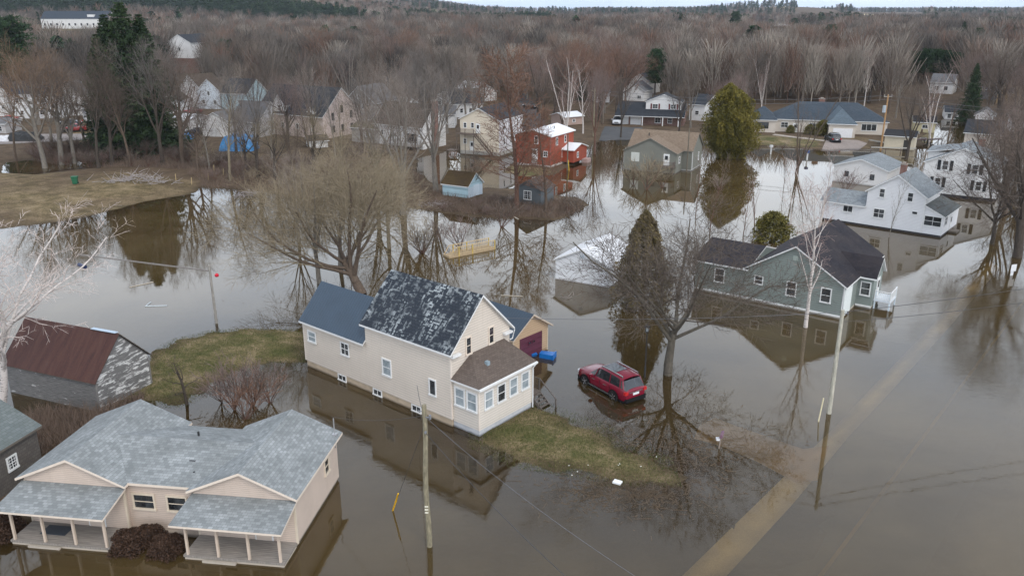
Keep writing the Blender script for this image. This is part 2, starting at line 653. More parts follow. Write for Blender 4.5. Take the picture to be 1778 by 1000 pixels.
def height(X, Y):
    X = np.asarray(X, dtype=float)
    Y = np.asarray(Y, dtype=float)
    wob = fbm(X, Y, 0.35, 1) * 0.9
    s = sdf(SHORE, X, Y) + wob
    land = np.where(s > 0, np.minimum(0.55, s * 0.07), np.maximum(-1.0, s * 0.10))
    p = sdf(POND, X, Y) + wob * 0.5
    land = np.minimum(land, np.where(p > -6, -p * 0.12, 9))
    for q, up, dn, cap in ((STRIP, 0.07, 0.06, 0.36), (LAWN, 0.07, 0.035, 0.32), (YARD, 0.06, 0.1, 0.35), (ISLE, 0.12, 0.12, 0.35)):
        d = sdf(q, X, Y) + wob * (0.5 if q is not LAWN else 0.35)
        land = np.maximum(land, np.where(d > 0, np.minimum(cap, d * up), np.maximum(-1.0, d * dn)))
    # road embankment just under the flood
    rn = (X - _c0.x) * RN.x + (Y - _c0.y) * RN.y
    road = np.where(Y < 190, -0.42 - np.maximum(0, np.abs(rn) - 5.0) * 0.12, -1.0)
    land = np.maximum(land, np.maximum(road, -1.0))
    d = sdf(DRIVE, X, Y)
    land = np.maximum(land, np.where(d > -2, -0.24 + np.minimum(d, 0) * 0.15, -1))
    land = land + fbm(X, Y, 0.8, 2) * 0.03 + fbm(X, Y, 2.4, 4) * 0.028 + np.where(Y > 260, np.minimum(3, (Y - 260) * 0.006), 0)
    # low hills towards the horizon
    def sm(t):
        t = np.clip(t, 0, 1)
        return t * t * (3 - 2 * t)
    hill = 34 * sm((Y - 760) / 700) * sm((-60 - X) / 420) + 10 * sm((Y - 900) / 700) * sm((120 - X) / 500)
    far = 12 * sm((Y - 1500) / 900) + 22 * np.exp(-((X - 760) / 170.0) ** 2 - ((Y - 2500) / 330.0) ** 2)
    return land + hill + far


def hgt(x, y):
    return float(height(np.array([x]), np.array([y]))[0])


def axis(lo, hi, step, far_lo, far_hi, g=1.16):
    a = list(np.arange(lo, hi + 1e-6, step))
    s, x = step, lo
    left = []
    while x > far_lo:
        s *= g
        x -= s
        left.append(x)
    s, x = step, hi
    right = []
    while x < far_hi:
        s = min(s * g, 260)
        x += s
        right.append(x)
    return np.array(left[::-1] + a + right)


def grid_mesh(name, xs, ys, Z, mat, attr=None):
    X, Y = np.meshgrid(xs, ys)
    z = Z if np.ndim(Z) else np.full(X.shape, float(Z))
    V = np.stack([X, Y, z], -1).reshape(-1, 3)
    nx, ny = len(xs), len(ys)
    i = np.arange(nx - 1)[None, :] + np.arange(ny - 1)[:, None] * nx
    F = np.stack([i, i + 1, i + 1 + nx, i + nx], -1).reshape(-1, 4)
    return np_mesh(name, V, [F], mat, tint=None if attr is None else attr.ravel(), smooth=True)


def ground_material():
    n = NT('ground')
    pos = n.pos()
    big = n.noise(pos, 0.055, 5, 0.6, 0.6)
    mid = n.noise(pos, 0.35, 6, 0.65, 0.4)
    fine = n.noise(n.pos((1, 1, 0.3)), 4.5, 6, 0.75)
    grass = n.ramp(n.math('ADD', n.math('MULTIPLY', mid, 0.6), n.math('MULTIPLY', fine, 0.4)), [(0.36, (0.070, 0.058, 0.028)), (0.45, (0.120, 0.092, 0.046)), (0.53, (0.195, 0.145, 0.080)), (0.62, (0.28, 0.215, 0.135)), (0.72, (0.12, 0.085, 0.05))])
    litter = n.ramp(mid, [(0.3, (0.060, 0.042, 0.028)), (0.6, (0.115, 0.080, 0.052)), (0.85, (0.16, 0.12, 0.08))])
    at = n.add('ShaderNodeAttribute', _attribute_name='tint')
    f = n.math('ADD', at.outputs['Fac'], n.math('MULTIPLY', n.math('SUBTRACT', big, 0.5), 0.9))
    lush = n.math('MULTIPLY', n.ramp(at.outputs['Fac'], [(0.24, 1), (0.40, 0)]), n.ramp(mid, [(0.40, 1), (0.60, 0.1)]))
    grass = n.mix(n.math('MULTIPLY', lush, 0.62), grass, (0.062, 0.078, 0.022))
    c = n.mix(n.ramp(f, [(0.35, 0), (0.6, 1)]), grass, litter)
    c = n.mix(n.ramp(fine, [(0.25, 0.75), (0.5, 0.0)]), c, (0.03, 0.027, 0.014))
    c = n.mix(n.ramp(fine, [(0.55, 0.0), (0.85, 0.5)]), c, (0.27, 0.23, 0.13))
    # wet dark margin at the flood line
    g = n.add('ShaderNodeNewGeometry')
    sx = n.add('ShaderNodeSeparateXYZ')
    n.link(g.outputs['Position'], sx.inputs[0])
    wet = n.ramp(n.math('ADD', sx.outputs['Z'], n.math('MULTIPLY', mid, 0.12)), [(0.02, 1), (0.17, 0)])
    c = n.mix(n.math('MULTIPLY', wet, 0.55), c, (0.035, 0.028, 0.014))
    return n.finish(c, 0.95, fine, 0.7, 0.08, spec=0.1)


xs = axis(-125, 175, 1.25, -4200, 5200)
ys = axis(22, 270, 1.25, -60, 5200)
xs = np.unique(np.concatenate([xs[(xs < -40) | (xs > 25)], np.arange(-40, 25.1, 0.4)]))
ys = np.unique(np.concatenate([ys[(ys < 44) | (ys > 82)], np.arange(44, 82.1, 0.4)]))
GX, GY = np.meshgrid(xs, ys)
GZ = height(GX, GY)
# litter under the woods, grass on lawns and the field at the left
LAWNS = [poly_px(q) for q in ([(-400, 420), (0, 400), (330, 340), (335, 318), (200, 303), (-400, 300)],
                              [(1290, 236), (1440, 246), (1420, 258), (1285, 256)],
                              [(880, 285), (955, 300), (950, 310), (878, 306)],
                              [(120, 232), (300, 240), (290, 262), (120, 255)], [(1460, 240), (1550, 250), (1540, 262), (1450, 262)])]
lit = np.ones(GX.shape)
LEVEL = [0.44, 0.15, 0.2, 0.45, 0.5, 0.22, 0.12]
for q, lv in zip(LAWNS + [STRIP, LAWN], LEVEL):
    lit = np.minimum(lit, np.clip(0.45 - sdf(q, GX, GY) * 0.12, lv, 1))
lit = np.where(GY > 900, np.where(fbm(GX, GY, 0.006, 5) > 0.25, 0.2, 0.9), lit)
gme = grid_mesh('ground', xs, ys, GZ, ground_material(), lit)
tag(link('ground', gme), kind='structure')


def water_material():
    n = NT('flood_water')
    pos = n.pos()
    w1 = n.noise(n.pos((1.0, 1.6, 1)), 1.5, 4, 0.55, 0.6)
    w2 = n.noise(n.pos((0.8, 1.2, 1)), 0.28, 3, 0.5, 0.8)
    w3 = n.noise(pos, 5.0, 2, 0.5)
    calm = n.ramp(n.noise(pos, 0.035, 3, 0.5, 0.4), [(0.40, 0.25), (0.62, 1.0)])
    sp_ = n.add('ShaderNodeSeparateXYZ')
    g_ = n.add('ShaderNodeNewGeometry')
    n.link(g_.outputs['Position'], sp_.inputs[0])
    # the wind reaches the open street, the yards lie sheltered
    open_ = n.math('SUBTRACT', 1.0, n.ramp(n.math('ADD', n.math('MULTIPLY', sp_.outputs['Y'], 0.010), n.math('MULTIPLY', sp_.outputs['X'], -0.004)), [(0.55, 0.0), (0.85, 1.0)]))
    east = n.ramp(n.math('MULTIPLY', sp_.outputs['X'], 0.01), [(0.22, 0.0), (0.42, 1.0)])
    east = n.math('MULTIPLY', east, n.ramp(n.math('MULTIPLY', sp_.outputs['Y'], 0.005), [(0.40, 1.0), (0.52, 0.0)]))
    gust = n.math('ADD', n.math('ADD', 0.34, n.math('MULTIPLY', open_, 0.95)), n.math('MULTIPLY', east, 1.1))
    hgt_ = n.math('MULTIPLY', gust, n.math('ADD', n.math('MULTIPLY', n.math('ADD', w1, n.math('MULTIPLY', w3, 0.14)), n.math('MULTIPLY', calm, 0.6)), n.math('MULTIPLY', w2, 0.55)))
    bp = n.add('ShaderNodeBump', Strength=0.30, Distance=0.026)
    n.link(hgt_, bp.inputs['Height'])
    gl = n.add('ShaderNodeBsdfGlossy', Roughness=0.006)
    gl.inputs['Color'].default_value = (1.0, 0.98, 0.955, 1)
    n.link(bp.outputs['Normal'], gl.inputs['Normal'])
    fr = n.add('ShaderNodeFresnel', IOR=1.52)
    n.link(bp.outputs['Normal'], fr.inputs['Normal'])
    # the murk thickens with the depth stored on the surface
    at = n.add('ShaderNodeAttribute', _attribute_name='tint')
    nz = n.noise(pos, 0.12, 4, 0.6, 1.0)
    mud = n.ramp(nz, [(0.3, (0.050, 0.032, 0.011)), (0.7, (0.078, 0.054, 0.023))])
    df = n.add('ShaderNodeBsdfDiffuse')
    n.link(mud, df.inputs['Color'])
    tr = n.add('ShaderNodeBsdfTransparent')
    tr.inputs['Color'].default_value = (0.90, 0.80, 0.60, 1)
    body = n.add('ShaderNodeMixShader')
    n.link(at.outputs['Fac'], body.inputs[0])
    n.link(tr.outputs[0], body.inputs[1])
    n.link(df.outputs[0], body.inputs[2])
    mx = n.add('ShaderNodeMixShader')
    n.link(fr.outputs[0], mx.inputs[0])
    n.link(body.outputs[0], mx.inputs[1])
    n.link(gl.outputs[0], mx.inputs[2])
    n.link(mx.outputs[0], n.out.inputs['Surface'])
    return n.m


wx = axis(-125, 180, 0.8, -420, 520)
wy = axis(24, 250, 0.8, -120, 330)
wx = np.unique(np.concatenate([wx[(wx < -40) | (wx > 40)], np.arange(-40, 40.1, 0.45)]))
wy = np.unique(np.concatenate([wy[(wy < 30) | (wy > 82)], np.arange(30, 82.1, 0.45)]))
WX, WY = np.meshgrid(wx, wy)
D = -height(WX, WY)
sh = sdf(SHOULDER, WX, WY)
dr_ = np.clip((sdf(DRIVE, WX, WY) + 0.5 * fbm(WX, WY, 0.6, 33)) / 2.2, 0, 1)
D = D * (1 - dr_) + 0.17 * dr_
t_ = np.clip((sh + 0.25 * fbm(WX, WY, 0.7, 31)) / 1.0 + 0.18, 0, 1)
D = D * (1 - t_) + 0.15 * t_
rn = (WX - _c0.x) * RN.x + (WY - _c0.y) * RN.y
t_ = np.clip((0.35 - np.abs(rn)) / 0.25, 0, 1)
D = np.where(WY < 95, D * (1 - t_ * 0.25), D)
D = np.maximum(D, 0.0) * np.clip(1 + 0.22 * fbm(WX, WY, 0.25, 9) + 0.12 * fbm(WX, WY, 1.3, 19), 0.3, 3)
OP = np.clip(1 - np.exp(-3.6 * np.maximum(D, 0)), 0.02, 0.985)
tag(link('water', grid_mesh('water', wx, wy, 0.0, water_material(), OP)), kind='structure')


def asphalt(col=(0.055, 0.055, 0.056)):
    n = NT('asphalt')
    a = n.noise(n.pos(), 0.3, 5)
    b = n.noise(n.pos(), 14, 4)
    c = n.mix(n.ramp(a, [(0.3, 0), (0.7, 1)]), col, mul(col, 1.5))
    c = n.mix(n.ramp(b, [(0.4, 0), (0.8, 0.4)]), c, mul(col, 2.2))
    return n.finish(c, 0.9, b, 0.3, 0.02, spec=0.2)


ASPH = asphalt()
GRAVEL = asphalt((0.50, 0.42, 0.26))


def sheet(name, pts, z, mat, drape=False, lift=0.03, step=2.5):
    mb = MB()
    if not drape:
        mb.poly([(p[0], p[1], z) for p in pts])
        return tag(mb.build(name, mat), kind='structure')
    bm = bmesh.new()
    vs = [bm.verts.new((p[0], p[1], 0)) for p in pts]
    bm.faces.new(vs)
    xs_ = [p[0] for p in pts]
    ys_ = [p[1] for p in pts]
    for (lo, hi, no) in ((min(xs_), max(xs_), (1, 0, 0)), (min(ys_), max(ys_), (0, 1, 0))):
        k = int((hi - lo) / step)
        for i in range(1, k):
            c = [0, 0, 0]
            c[0 if no[0] else 1] = lo + (hi - lo) * i / k
            bmesh.ops.bisect_plane(bm, geom=bm.verts[:] + bm.edges[:] + bm.faces[:], plane_co=c, plane_no=no)
    co = np.array([v.co[:] for v in bm.verts])
    h = height(co[:, 0], co[:, 1])
    for v, hh in zip(bm.verts, h):
        v.co.z = hh + lift
    me = bpy.data.meshes.new(name)
    bm.to_mesh(me)
    bm.free()
    me.materials.append(mat)
    for p in me.polygons:
        p.use_smooth = True
    return tag(link(name, me), kind='structure')


ra, rb = _c0 - RD * 25, _c0 + RD * 150
sheet('road', [ra - RN * 4.4, ra + RN * 4.4, rb + RN * 4.4, rb - RN * 4.4], -0.33, ASPH)
sheet('road_centre_line', [ra - RN * 0.12, ra + RN * 0.12, rb + RN * 0.12, rb - RN * 0.12], -0.325, plain((0.55, 0.38, 0.08)))
sheet('gravel_shoulder', [tuple(q) for q in SHOULDER], -0.18, GRAVEL)
sheet('street', [P(1040, 243, .3), P(1110, 243, .3), P(1116, 224, .3), P(1050, 222, .3)], 0, ASPH, True, 0.12)
sheet('back_street', [P(902, 232, .3), P(948, 232, .3), P(944, 205, .3), P(925, 176, .3), P(905, 160, .3), P(880, 160, .3), P(900, 185, .3), P(915, 205, .3)], 0, ASPH, True, 0.14)
FIELDM = asphalt((0.52, 0.43, 0.27))
sheet('flooded_driveway', [tuple(q) for q in DRIVE], -0.15, asphalt((0.42, 0.30, 0.15)))
sheet('field', [P(1478, 38, 10), P(1604, 38, 10), P(1612, 30, 12), P(1500, 29, 12)], 0, FIELDM, True, 1.0, 80)
sheet('field', [P(1380, 38, 10), P(1452, 38, 10), P(1455, 31, 12), P(1384, 30, 12)], 0, FIELDM, True, 1.0, 80)
sheet('driveway', [P(1425, 262, .3), P(1487, 262, .3), P(1506, 250, .3), P(1488, 246, .3), P(1436, 243, .3)], 0, concrete((0.30, 0.25, 0.22)), True, 0.10)
sheet('path', [P(1345, 235.5, .3), P(1432, 246, .3), P(1430, 248, .3), P(1340, 237.3, .3)], 0, concrete((0.42, 0.36, 0.30)), True, 0.10)
sheet('gravel_lane', [P(-60, 256, .4), P(240, 240, .4), P(245, 233, .4), P(-60, 236, .4)], 0, asphalt((0.16, 0.14, 0.13)), True, 0.10)
# ------------------------------------------------------------------ building kit
WHITE = plain((0.72, 0.72, 0.71), 0.5)
CREAMT = plain((0.70, 0.60, 0.50), 0.5)
_win = {}


def window(rt, face, sgn, val, u, z, w, h, style='dh', frame=WHITE, pane='dark', small=False, fw=None):
    """a window with frame and sashes; local axes: x across, y out of the wall, z up"""
    key = (round(w, 2), round(h, 2), style, frame.name, pane, fw)
    if key not in _win:
        f = MB()
        t = fw or min(0.11, 0.12 * min(w, h) + 0.02)
        d = 0.07
        f.box(-w / 2, w / 2, 0, d, h / 2 - t, h / 2)
        f.box(-w / 2 - 0.02, w / 2 + 0.02, 0, d + 0.04, -h / 2 - 0.02, -h / 2 + t)
        f.box(-w / 2, -w / 2 + t, 0, d - 0.003, -h / 2 + t, h / 2 - t)
        f.box(w / 2 - t, w / 2, 0, d - 0.003, -h / 2 + t, h / 2 - t)
        b = 0.045
        iw, ih = w - 2 * t, h - 2 * t
        if style in ('dh', 'grid', 'two'):
            f.box(-iw / 2, iw / 2, 0.005, d - 0.02, -b / 2, b / 2)
        if style in ('slide', 'two', 'grid'):
            f.box(-b / 2, b / 2, 0.003, d - 0.024, -ih / 2, ih / 2)
        if style == 'grid':
            for k in (-1, 1):
                f.box(k * iw / 3 - 0.012, k * iw / 3 + 0.012, 0.004, d - 0.03, -ih / 2, ih / 2)
                f.box(-iw / 2, iw / 2, 0.0045, d - 0.031, k * ih / 4 - 0.012, k * ih / 4 + 0.012)
        if style == 'triple':
            for k in (-1, 1):
                f.box(k * iw / 6 - 0.04, k * iw / 6 + 0.04, 0.004, d - 0.02, -ih / 2, ih / 2)
        p = MB()
        p.box(-iw / 2, iw / 2, -0.02, 0.022, -ih / 2, ih / 2)
        pm = p.mesh('pane', glass(pane))
        _win[key] = (f.mesh('window', frame), pm)
    fm, pm = _win[key]
    o = link('window', fm, rt)
    if face == 'a':
        o.location = (val, u, z)
        o.rotation_euler = (0, 0, R(-90) if sgn > 0 else R(90))
    else:
        o.location = (u, val, z)
        o.rotation_euler = (0, 0, 0 if sgn > 0 else R(180))
    if not small:
        link('pane', pm, o)
    else:
        link('pane', pm, o)
    return o


def gable(rt, a0, a1, b0, b1, E, Rg, ridge, wall, roof, z0=-1.2, oh=0.3, ohg=0.3, th=0.16, edge=WHITE, rr=0.5, wname='wall', ends=(1, 1), E1=None):
    """gable-roofed block; E = height of the eave edge, Rg = ridge, at the top of the roof"""
    E1 = E if E1 is None else E1
    if ridge == 'a':
        p0, p1, q0, q1 = b0, b1, a0, a1
        xy = lambda p, q, z: (q, p, z)
    else:
        p0, p1, q0, q1 = a0, a1, b0, b1
        xy = lambda p, q, z: (p, q, z)
    pm = p0 + (p1 - p0) * rr
    s0 = (Rg - E) / (pm - (p0 - oh))
    s1 = (Rg - E1) / ((p1 + oh) - pm)
    z_0 = E + s0 * oh - th - 0.01
    z_1 = E1 + s1 * oh - th - 0.01
    zr = Rg - th - 0.01
    w = MB()
    for q in (q0, q1):
        pts = [xy(p0, q, z0), xy(p1, q, z0), xy(p1, q, z_1), xy(pm, q, zr), xy(p0, q, z_0)]
        if (q == q0) == (ridge == 'a'):
            pts = pts[::-1]
        w.poly(pts)
    f = [xy(p0, q0, z0), xy(p0, q1, z0), xy(p0, q1, z_0), xy(p0, q0, z_0)]
    g = [xy(p1, q0, z0), xy(p1, q1, z0), xy(p1, q1, z_1), xy(p1, q0, z_1)]
    w.poly(f if ridge == 'a' else f[::-1])
    w.poly(g[::-1] if ridge == 'a' else g)
    w.build(wname, wall, rt)
    r = MB()
    g0, g1 = q0 - ohg * ends[0], q1 + ohg * ends[1]
    A = [xy(p0 - oh, g0, E), xy(p0 - oh, g1, E), xy(pm, g1, Rg), xy(pm, g0, Rg)]
    B = [xy(p1 + oh, g1, E1), xy(p1 + oh, g0, E1), xy(pm, g0, Rg), xy(pm, g1, Rg)]
    if ridge == 'a':
        A, B = A, B
    else:
        A, B = A[::-1], B[::-1]
    r.slab(A, th, 0, 1)
    r.slab(B, th, 0, 1)
    r.build('roof', [roof, edge], rt)
    return zr


def hip(rt, a0, a1, b0, b1, E, Rg, ia, ib, wall, roof, z0=-1.2, oh=0.35, th=0.16, edge=WHITE, wname='wall'):
    """ridge along a; ia / ib = how far the ridge ends stand in from each end (0 = gable)"""
    bm_ = (b0 + b1) / 2
    A0, A1, B0, B1 = a0 - oh, a1 + oh, b0 - oh, b1 + oh
    r0 = (A0 + ia, bm_, Rg)
    r1 = (A1 - ib, bm_, Rg)
    r = MB()
    r.slab([(A0, B0, E), (A1, B0, E), r1, r0], th, 0, 1)
    r.slab([(A1, B1, E), (A0, B1, E), r0, r1], th, 0, 1)
    if ia > 0.01:
        r.slab([(A0, B1, E), (A0, B0, E), r0], th, 0, 1)
    if ib > 0.01:
        r.slab([(A1, B0, E), (A1, B1, E), r1], th, 0, 1)
    r.build('roof', [roof, edge], rt)
    zt = E - th + 0.05
    w = MB()
    w.box(a0, a1, b0, b1, z0, zt)
    if ia <= 0.01:
        w.poly([(a0, b1, zt), (a0, b0, zt), (a0, bm_, Rg - th)])
    if ib <= 0.01:
        w.poly([(a1, b0, zt), (a1, b1, zt), (a1, bm_, Rg - th)])
    w.build(wname, wall, rt)


def block(rt, name, a0, a1, b0, b1, z0, z1, mat):
    return MB().box(a0, a1, b0, b1, z0, z1).build(name, mat, rt)


def chimney(rt, a, b, z0, z1, w=0.7, mat=None):
    m = MB()
    m.box(a - w / 2, a + w / 2, b - w / 2, b + w / 2, z0, z1)
    m.box(a - w / 2 - 0.05, a + w / 2 + 0.05, b - w / 2 - 0.05, b + w / 2 + 0.05, z1 - 0.18, z1 - 0.02, 1)
    m.box(a - w / 4, a + w / 4, b - w / 4, b + w / 4, z1 - 0.05, z1 + 0.18, 1)
    return m.build('chimney', [mat or brick(), concrete()], rt)


def vent_pipe(rt, a, b, z, h=0.4, r=0.05):
    return MB().tube([(a, b, z), (a, b, z + h)], r, 8).build('vent_pipe', plain((0.03, 0.03, 0.03)), rt)


def door(rt, face, sgn, val, u, z0, w, h, mat, glazed=True, name='door'):
    m = MB()
    m.box(-w / 2 - 0.08, w / 2 + 0.08, 0, 0.05, 0, h + 0.08, 1)
    m.box(-w / 2, w / 2, 0.01, 0.07, 0.02, h, 0)
    o = m.build(name, [mat, WHITE], rt)
    if face == 'a':
        o.location = (val, u, z0)
        o.rotation_euler = (0, 0, R(-90) if sgn > 0 else R(90))
    else:
        o.location = (u, val, z0)
        o.rotation_euler = (0, 0, 0 if sgn > 0 else R(180))
    if glazed:
        MB().box(-w * 0.3, w * 0.3, 0.02, 0.078, h * 0.5, h * 0.88).build('pane', glass('dark'), o)
    MB().tube([(w * 0.4, 0.06, h * 0.45), (w * 0.4, 0.13, h * 0.45)], 0.035, 8).build('handle', plain((0.5, 0.42, 0.2), 0.3, 0.8), o)
    return o


def railing(name, rt, pts, z0, h, mat, step=0.14, post=0.09):
    m = MB()
    for (x0, y0), (x1, y1) in zip(pts[:-1], pts[1:]):
        L = math.hypot(x1 - x0, y1 - y0)
        m.beam((x0, y0, z0 + h), (x1, y1, z0 + h), 0.09, 0.05)
        m.beam((x0, y0, z0 + 0.12), (x1, y1, z0 + 0.12), 0.05, 0.04)
        k = max(2, int(L / step))
        for i in range(k + 1):
            t = i / k
            m.beam((x0 + (x1 - x0) * t, y0 + (y1 - y0) * t, z0 + 0.1), (x0 + (x1 - x0) * t, y0 + (y1 - y0) * t, z0 + h - 0.01), 0.035)
    for x, y in pts:
        m.box(x - post / 2, x + post / 2, y - post / 2, y + post / 2, z0 - 0.02, z0 + h + 0.08)
    return m.build(name, mat, rt)


def stairs(name, rt, p_top, d, n, rise, run, w, mat):
    """open stairs going down from p_top along the horizontal unit vector d"""
    m = MB()
    sx, sy = -d[1] * w / 2, d[0] * w / 2
    for i in range(n):
        x = p_top[0] + d[0] * run * (i + 0.5)
        y = p_top[1] + d[1] * run * (i + 0.5)
        z = p_top[2] - rise * (i + 1)
        m.beam((x - sx, y - sy, z), (x + sx, y + sy, z), run * 0.9, 0.05)
    e = (p_top[0] + d[0] * run * n, p_top[1] + d[1] * run * n, p_top[2] - rise * (n + 0.6))
    for k in (-1, 1):
        m.beam((p_top[0] + sx * k, p_top[1] + sy * k, p_top[2] - 0.2), (e[0] + sx * k, e[1] + sy * k, e[2]), 0.06, 0.24)
    return m.build(name, mat, rt)


# ------------------------------------------------------------------ cream two-storey house (centre)
CREAM = siding((0.66, 0.585, 0.505), 0.21, 0.06)
h1 = thing('house', 'cream two-storey house with worn navy roof and brown-roofed sunroom, standing in the flood', 'house', -4.52, 56.13, R(140.37))
L, W_, E, RG, L2, W2, E2, R2, SD, SW, SE = 9.52, 6.77, 6.05, 9.75, 8.24, 4.85, 4.34, 7.29, 2.61, 6.25, 4.0
gable(h1, 0, L, -W_, 0, E, RG, 'a', CREAM, worn_roof(), z0=0.62, oh=0.32, ohg=0.3)
gable(h1, L + 0.01, L + L2, -W2, -0.02, E2, R2, 'a', CREAM, metal_roof((0.028, 0.052, 0.082)), z0=0.60, oh=0.32, ohg=0.2, ends=(0, 1))
FND = concrete((0.50, 0.40, 0.29))
block(h1, 'foundation', 0.05, L + L2 - 0.05, -W2 + 0.05, -0.07, -1.2, 0.615, FND)
block(h1, 'foundation', 0.055, L, -W_ + 0.05, -W2 + 0.06, -1.2, 0.612, FND)
# sunroom with a hipped roof leaning on the gable wall
block(h1, 'sunroom_wall', -SD, -0.005, -0.17 - SW, -0.17, 0.5, SE - 0.05, siding((0.66, 0.60, 0.53), 0.21, 0.05))
block(h1, 'sunroom_foundation', -SD + 0.04, 0.03, -0.17 - SW + 0.04, -0.21, -1.2, 0.51, concrete((0.52, 0.53, 0.55)))
s0, s1 = -0.17 + 0.25, -0.17 - SW - 0.25
sr = MB()
zt = SE + 1.35
sr.slab([(-SD - 0.25, s1, SE), (-SD - 0.25, s0, SE), (-0.01, s0 - 2.3, zt), (-0.01, s1 + 0.6, zt)][::-1], 0.13, 0, 1)
sr.slab([(-SD - 0.25, s0, SE), (-0.01, s0, SE), (-0.01, s0 - 2.3, zt)][::-1], 0.13, 0, 1)
sr.slab([(-0.01, s1, SE), (-SD - 0.25, s1, SE), (-0.01, s1 + 0.6, zt)][::-1], 0.13, 0, 1)
sr.build('sunroom_roof', [shingle((0.150, 0.118, 0.098), (0.105, 0.082, 0.070), 0.3, 0.17, 0.1), WHITE], h1)
MB().box(-1.5, -1.2, -2.7, -2.4, SE + 0.4, SE + 0.95).build('roof_vent', plain((0.25, 0.32, 0.36)), h1)
for u, z, w, h, st in ((7.07, 2.91, 1.10, 1.50, 'dh'), (1.95, 2.72, 0.80, 1.40, 'plain'), (16.6, 3.1, 1.15, 1.05, 'dh'), (12.2, 3.12, 1.12, 1.2, 'two')):
    window(h1, 'b', 1, 0, u, z, w, h, st, pane='blind' if st == 'dh' else 'dark')
for u in (12.89, 8.43, 3.89):
    window(h1, 'b', 1, -0.065, u, 0.28, 1.1, 0.62, 'slide')
for u, z in ((-1.95, 6.05), (-4.55, 6.10)):
    window(h1, 'a', -1, 0, u, z, 0.66, 1.45, 'dh', CREAMT)
for u in (-0.72, -1.93):
    window(h1, 'b', 1, -0.17, u, 2.67, 1.05, 1.55, 'dh', pane='blind')
for u in (-1.22, -2.66, -4.08, -5.50):
    window(h1, 'a', -1, -SD, u, 2.70, 1.0, 1.5, 'dh', pane='dark' if u == -2.66 else 'blind')
# gutter and downpipes, eave returns, dish
g = MB()
g.tube([(-0.25, -W_ - 0.35, E - 0.2), (-0.2, -W_ - 0.12, E - 0.9), (-0.12, -W_ + 0.1, SE + 1.1)], 0.055, 6)
g.tube([(-SD - 0.3, s1 + 0.05, SE - 0.1), (-SD - 0.12, s1 + 0.3, SE - 0.5), (-SD - 0.1, s1 + 0.3, 0.1)], 0.055, 6)
g.box(-SD - 0.38, -SD - 0.25, s1, s0, SE - 0.16, SE - 0.02)
g.build('gutter', WHITE, h1)
m = MB()
for b in (0.05, -W_ - 0.05):
    k = 1 if b > 0 else -1
    MB().box(-0.32, -0.01, b - 0.9 if k > 0 else b, b if k > 0 else b + 0.9, E - 0.35, E - 0.18).build('eave_return', WHITE, h1)
pass
CBM = plain((0.70, 0.62, 0.54))
for (a, b) in ((0, 0), (L + L2, -0.02)):
    MB().box(a - 0.015, a + 0.1, b - 0.1, b + 0.018, 0.62, (E if a == 0 else E2) - 0.1).build('corner_board', CBM, h1)
for b in (-0.17, -0.17 - SW):
    k = 1 if b > -1 else -1
    MB().box(-SD - 0.018, -SD + 0.1, min(b + 0.018 * k, b - 0.1 * k), max(b + 0.018 * k, b - 0.1 * k), 0.5, SE - 0.15).build('corner_board', CBM, h1)
steps_m = wood((0.13, 0.11, 0.095))
st = thing('entrance_steps', 'weathered grey wooden steps and railing beside the sunroom, rising from the water', 'steps', -4.52, 56.13, R(140.37))
block(st, 'landing', -SD + 0.2, -SD + 1.8, -SW - 1.5, -SW - 0.25, 0.85, 1.0, decking((0.16, 0.13, 0.11)))
stairs('stairs', st, (-SD + 0.25, -SW - 0.9, 1.0), (-1, 0), 6, 0.22, 0.26, 1.1, steps_m)
railing('railing', st, [(-SD + 0.3, -SW - 1.5), (-SD + 1.75, -SW - 1.5), (-SD + 1.75, -SW - 0.3)], 1.0, 0.95, steps_m, 0.13)
mm = MB()
mm.beam((-SD + 0.2, -SW - 1.45, 1.95), (-SD - 1.4, -SW - 1.45, 0.7), 0.07)
mm.box(-SD - 1.45, -SD - 1.36, -SW - 1.5, -SW - 1.4, -1, 0.75)
mm.box(-SD + 0.22, -SD + 0.32, -SW - 1.5, -SW - 1.4, -1, 1.9)
mm.box(-SD + 1.7, -SD + 1.8, -SW - 1.55, -SW - 1.45, -1, 1.9)
mm.build('handrail', steps_m, st)

# ------------------------------------------------------------------ tan garage behind it
h2 = thing('garage', 'tan garage with navy ribbed roof and purple overhead door behind the cream house', 'garage', 0.04, 67.75, R(137.5))
gable(h2, 0, 8.2, -4.83, 0, 2.46, 4.22, 'a', siding((0.56, 0.40, 0.26), 0.22, 0.08), metal_roof((0.028, 0.052, 0.082)), oh=0.32, ohg=0.4, edge=plain((0.62, 0.52, 0.42)))
m = MB()
m.box(-0.07, 0, -3.95, -0.95, -0.8, 2.12)
for k in range(4):
    m.box(-0.085, -0.069, -3.9, -1.0, 0.0 + k * 0.53, 0.02 + k * 0.53, 1)
m.build('garage_door', [plain((0.115, 0.032, 0.055), 0.5), plain((0.05, 0.015, 0.025))], h2)
for u in (-2.2, -2.75):
    window(h2, 'a', -1, -0.07, u, 1.45, 0.42, 0.26, 'plain', plain((0.115, 0.032, 0.055), 0.5), fw=0.04)
for b in (-0.14, -4.83):
    MB().box(-0.03, 0.0, b, b + 0.14, -1, 2.4).build('corner_board', plain((0.62, 0.5, 0.36)), h2)

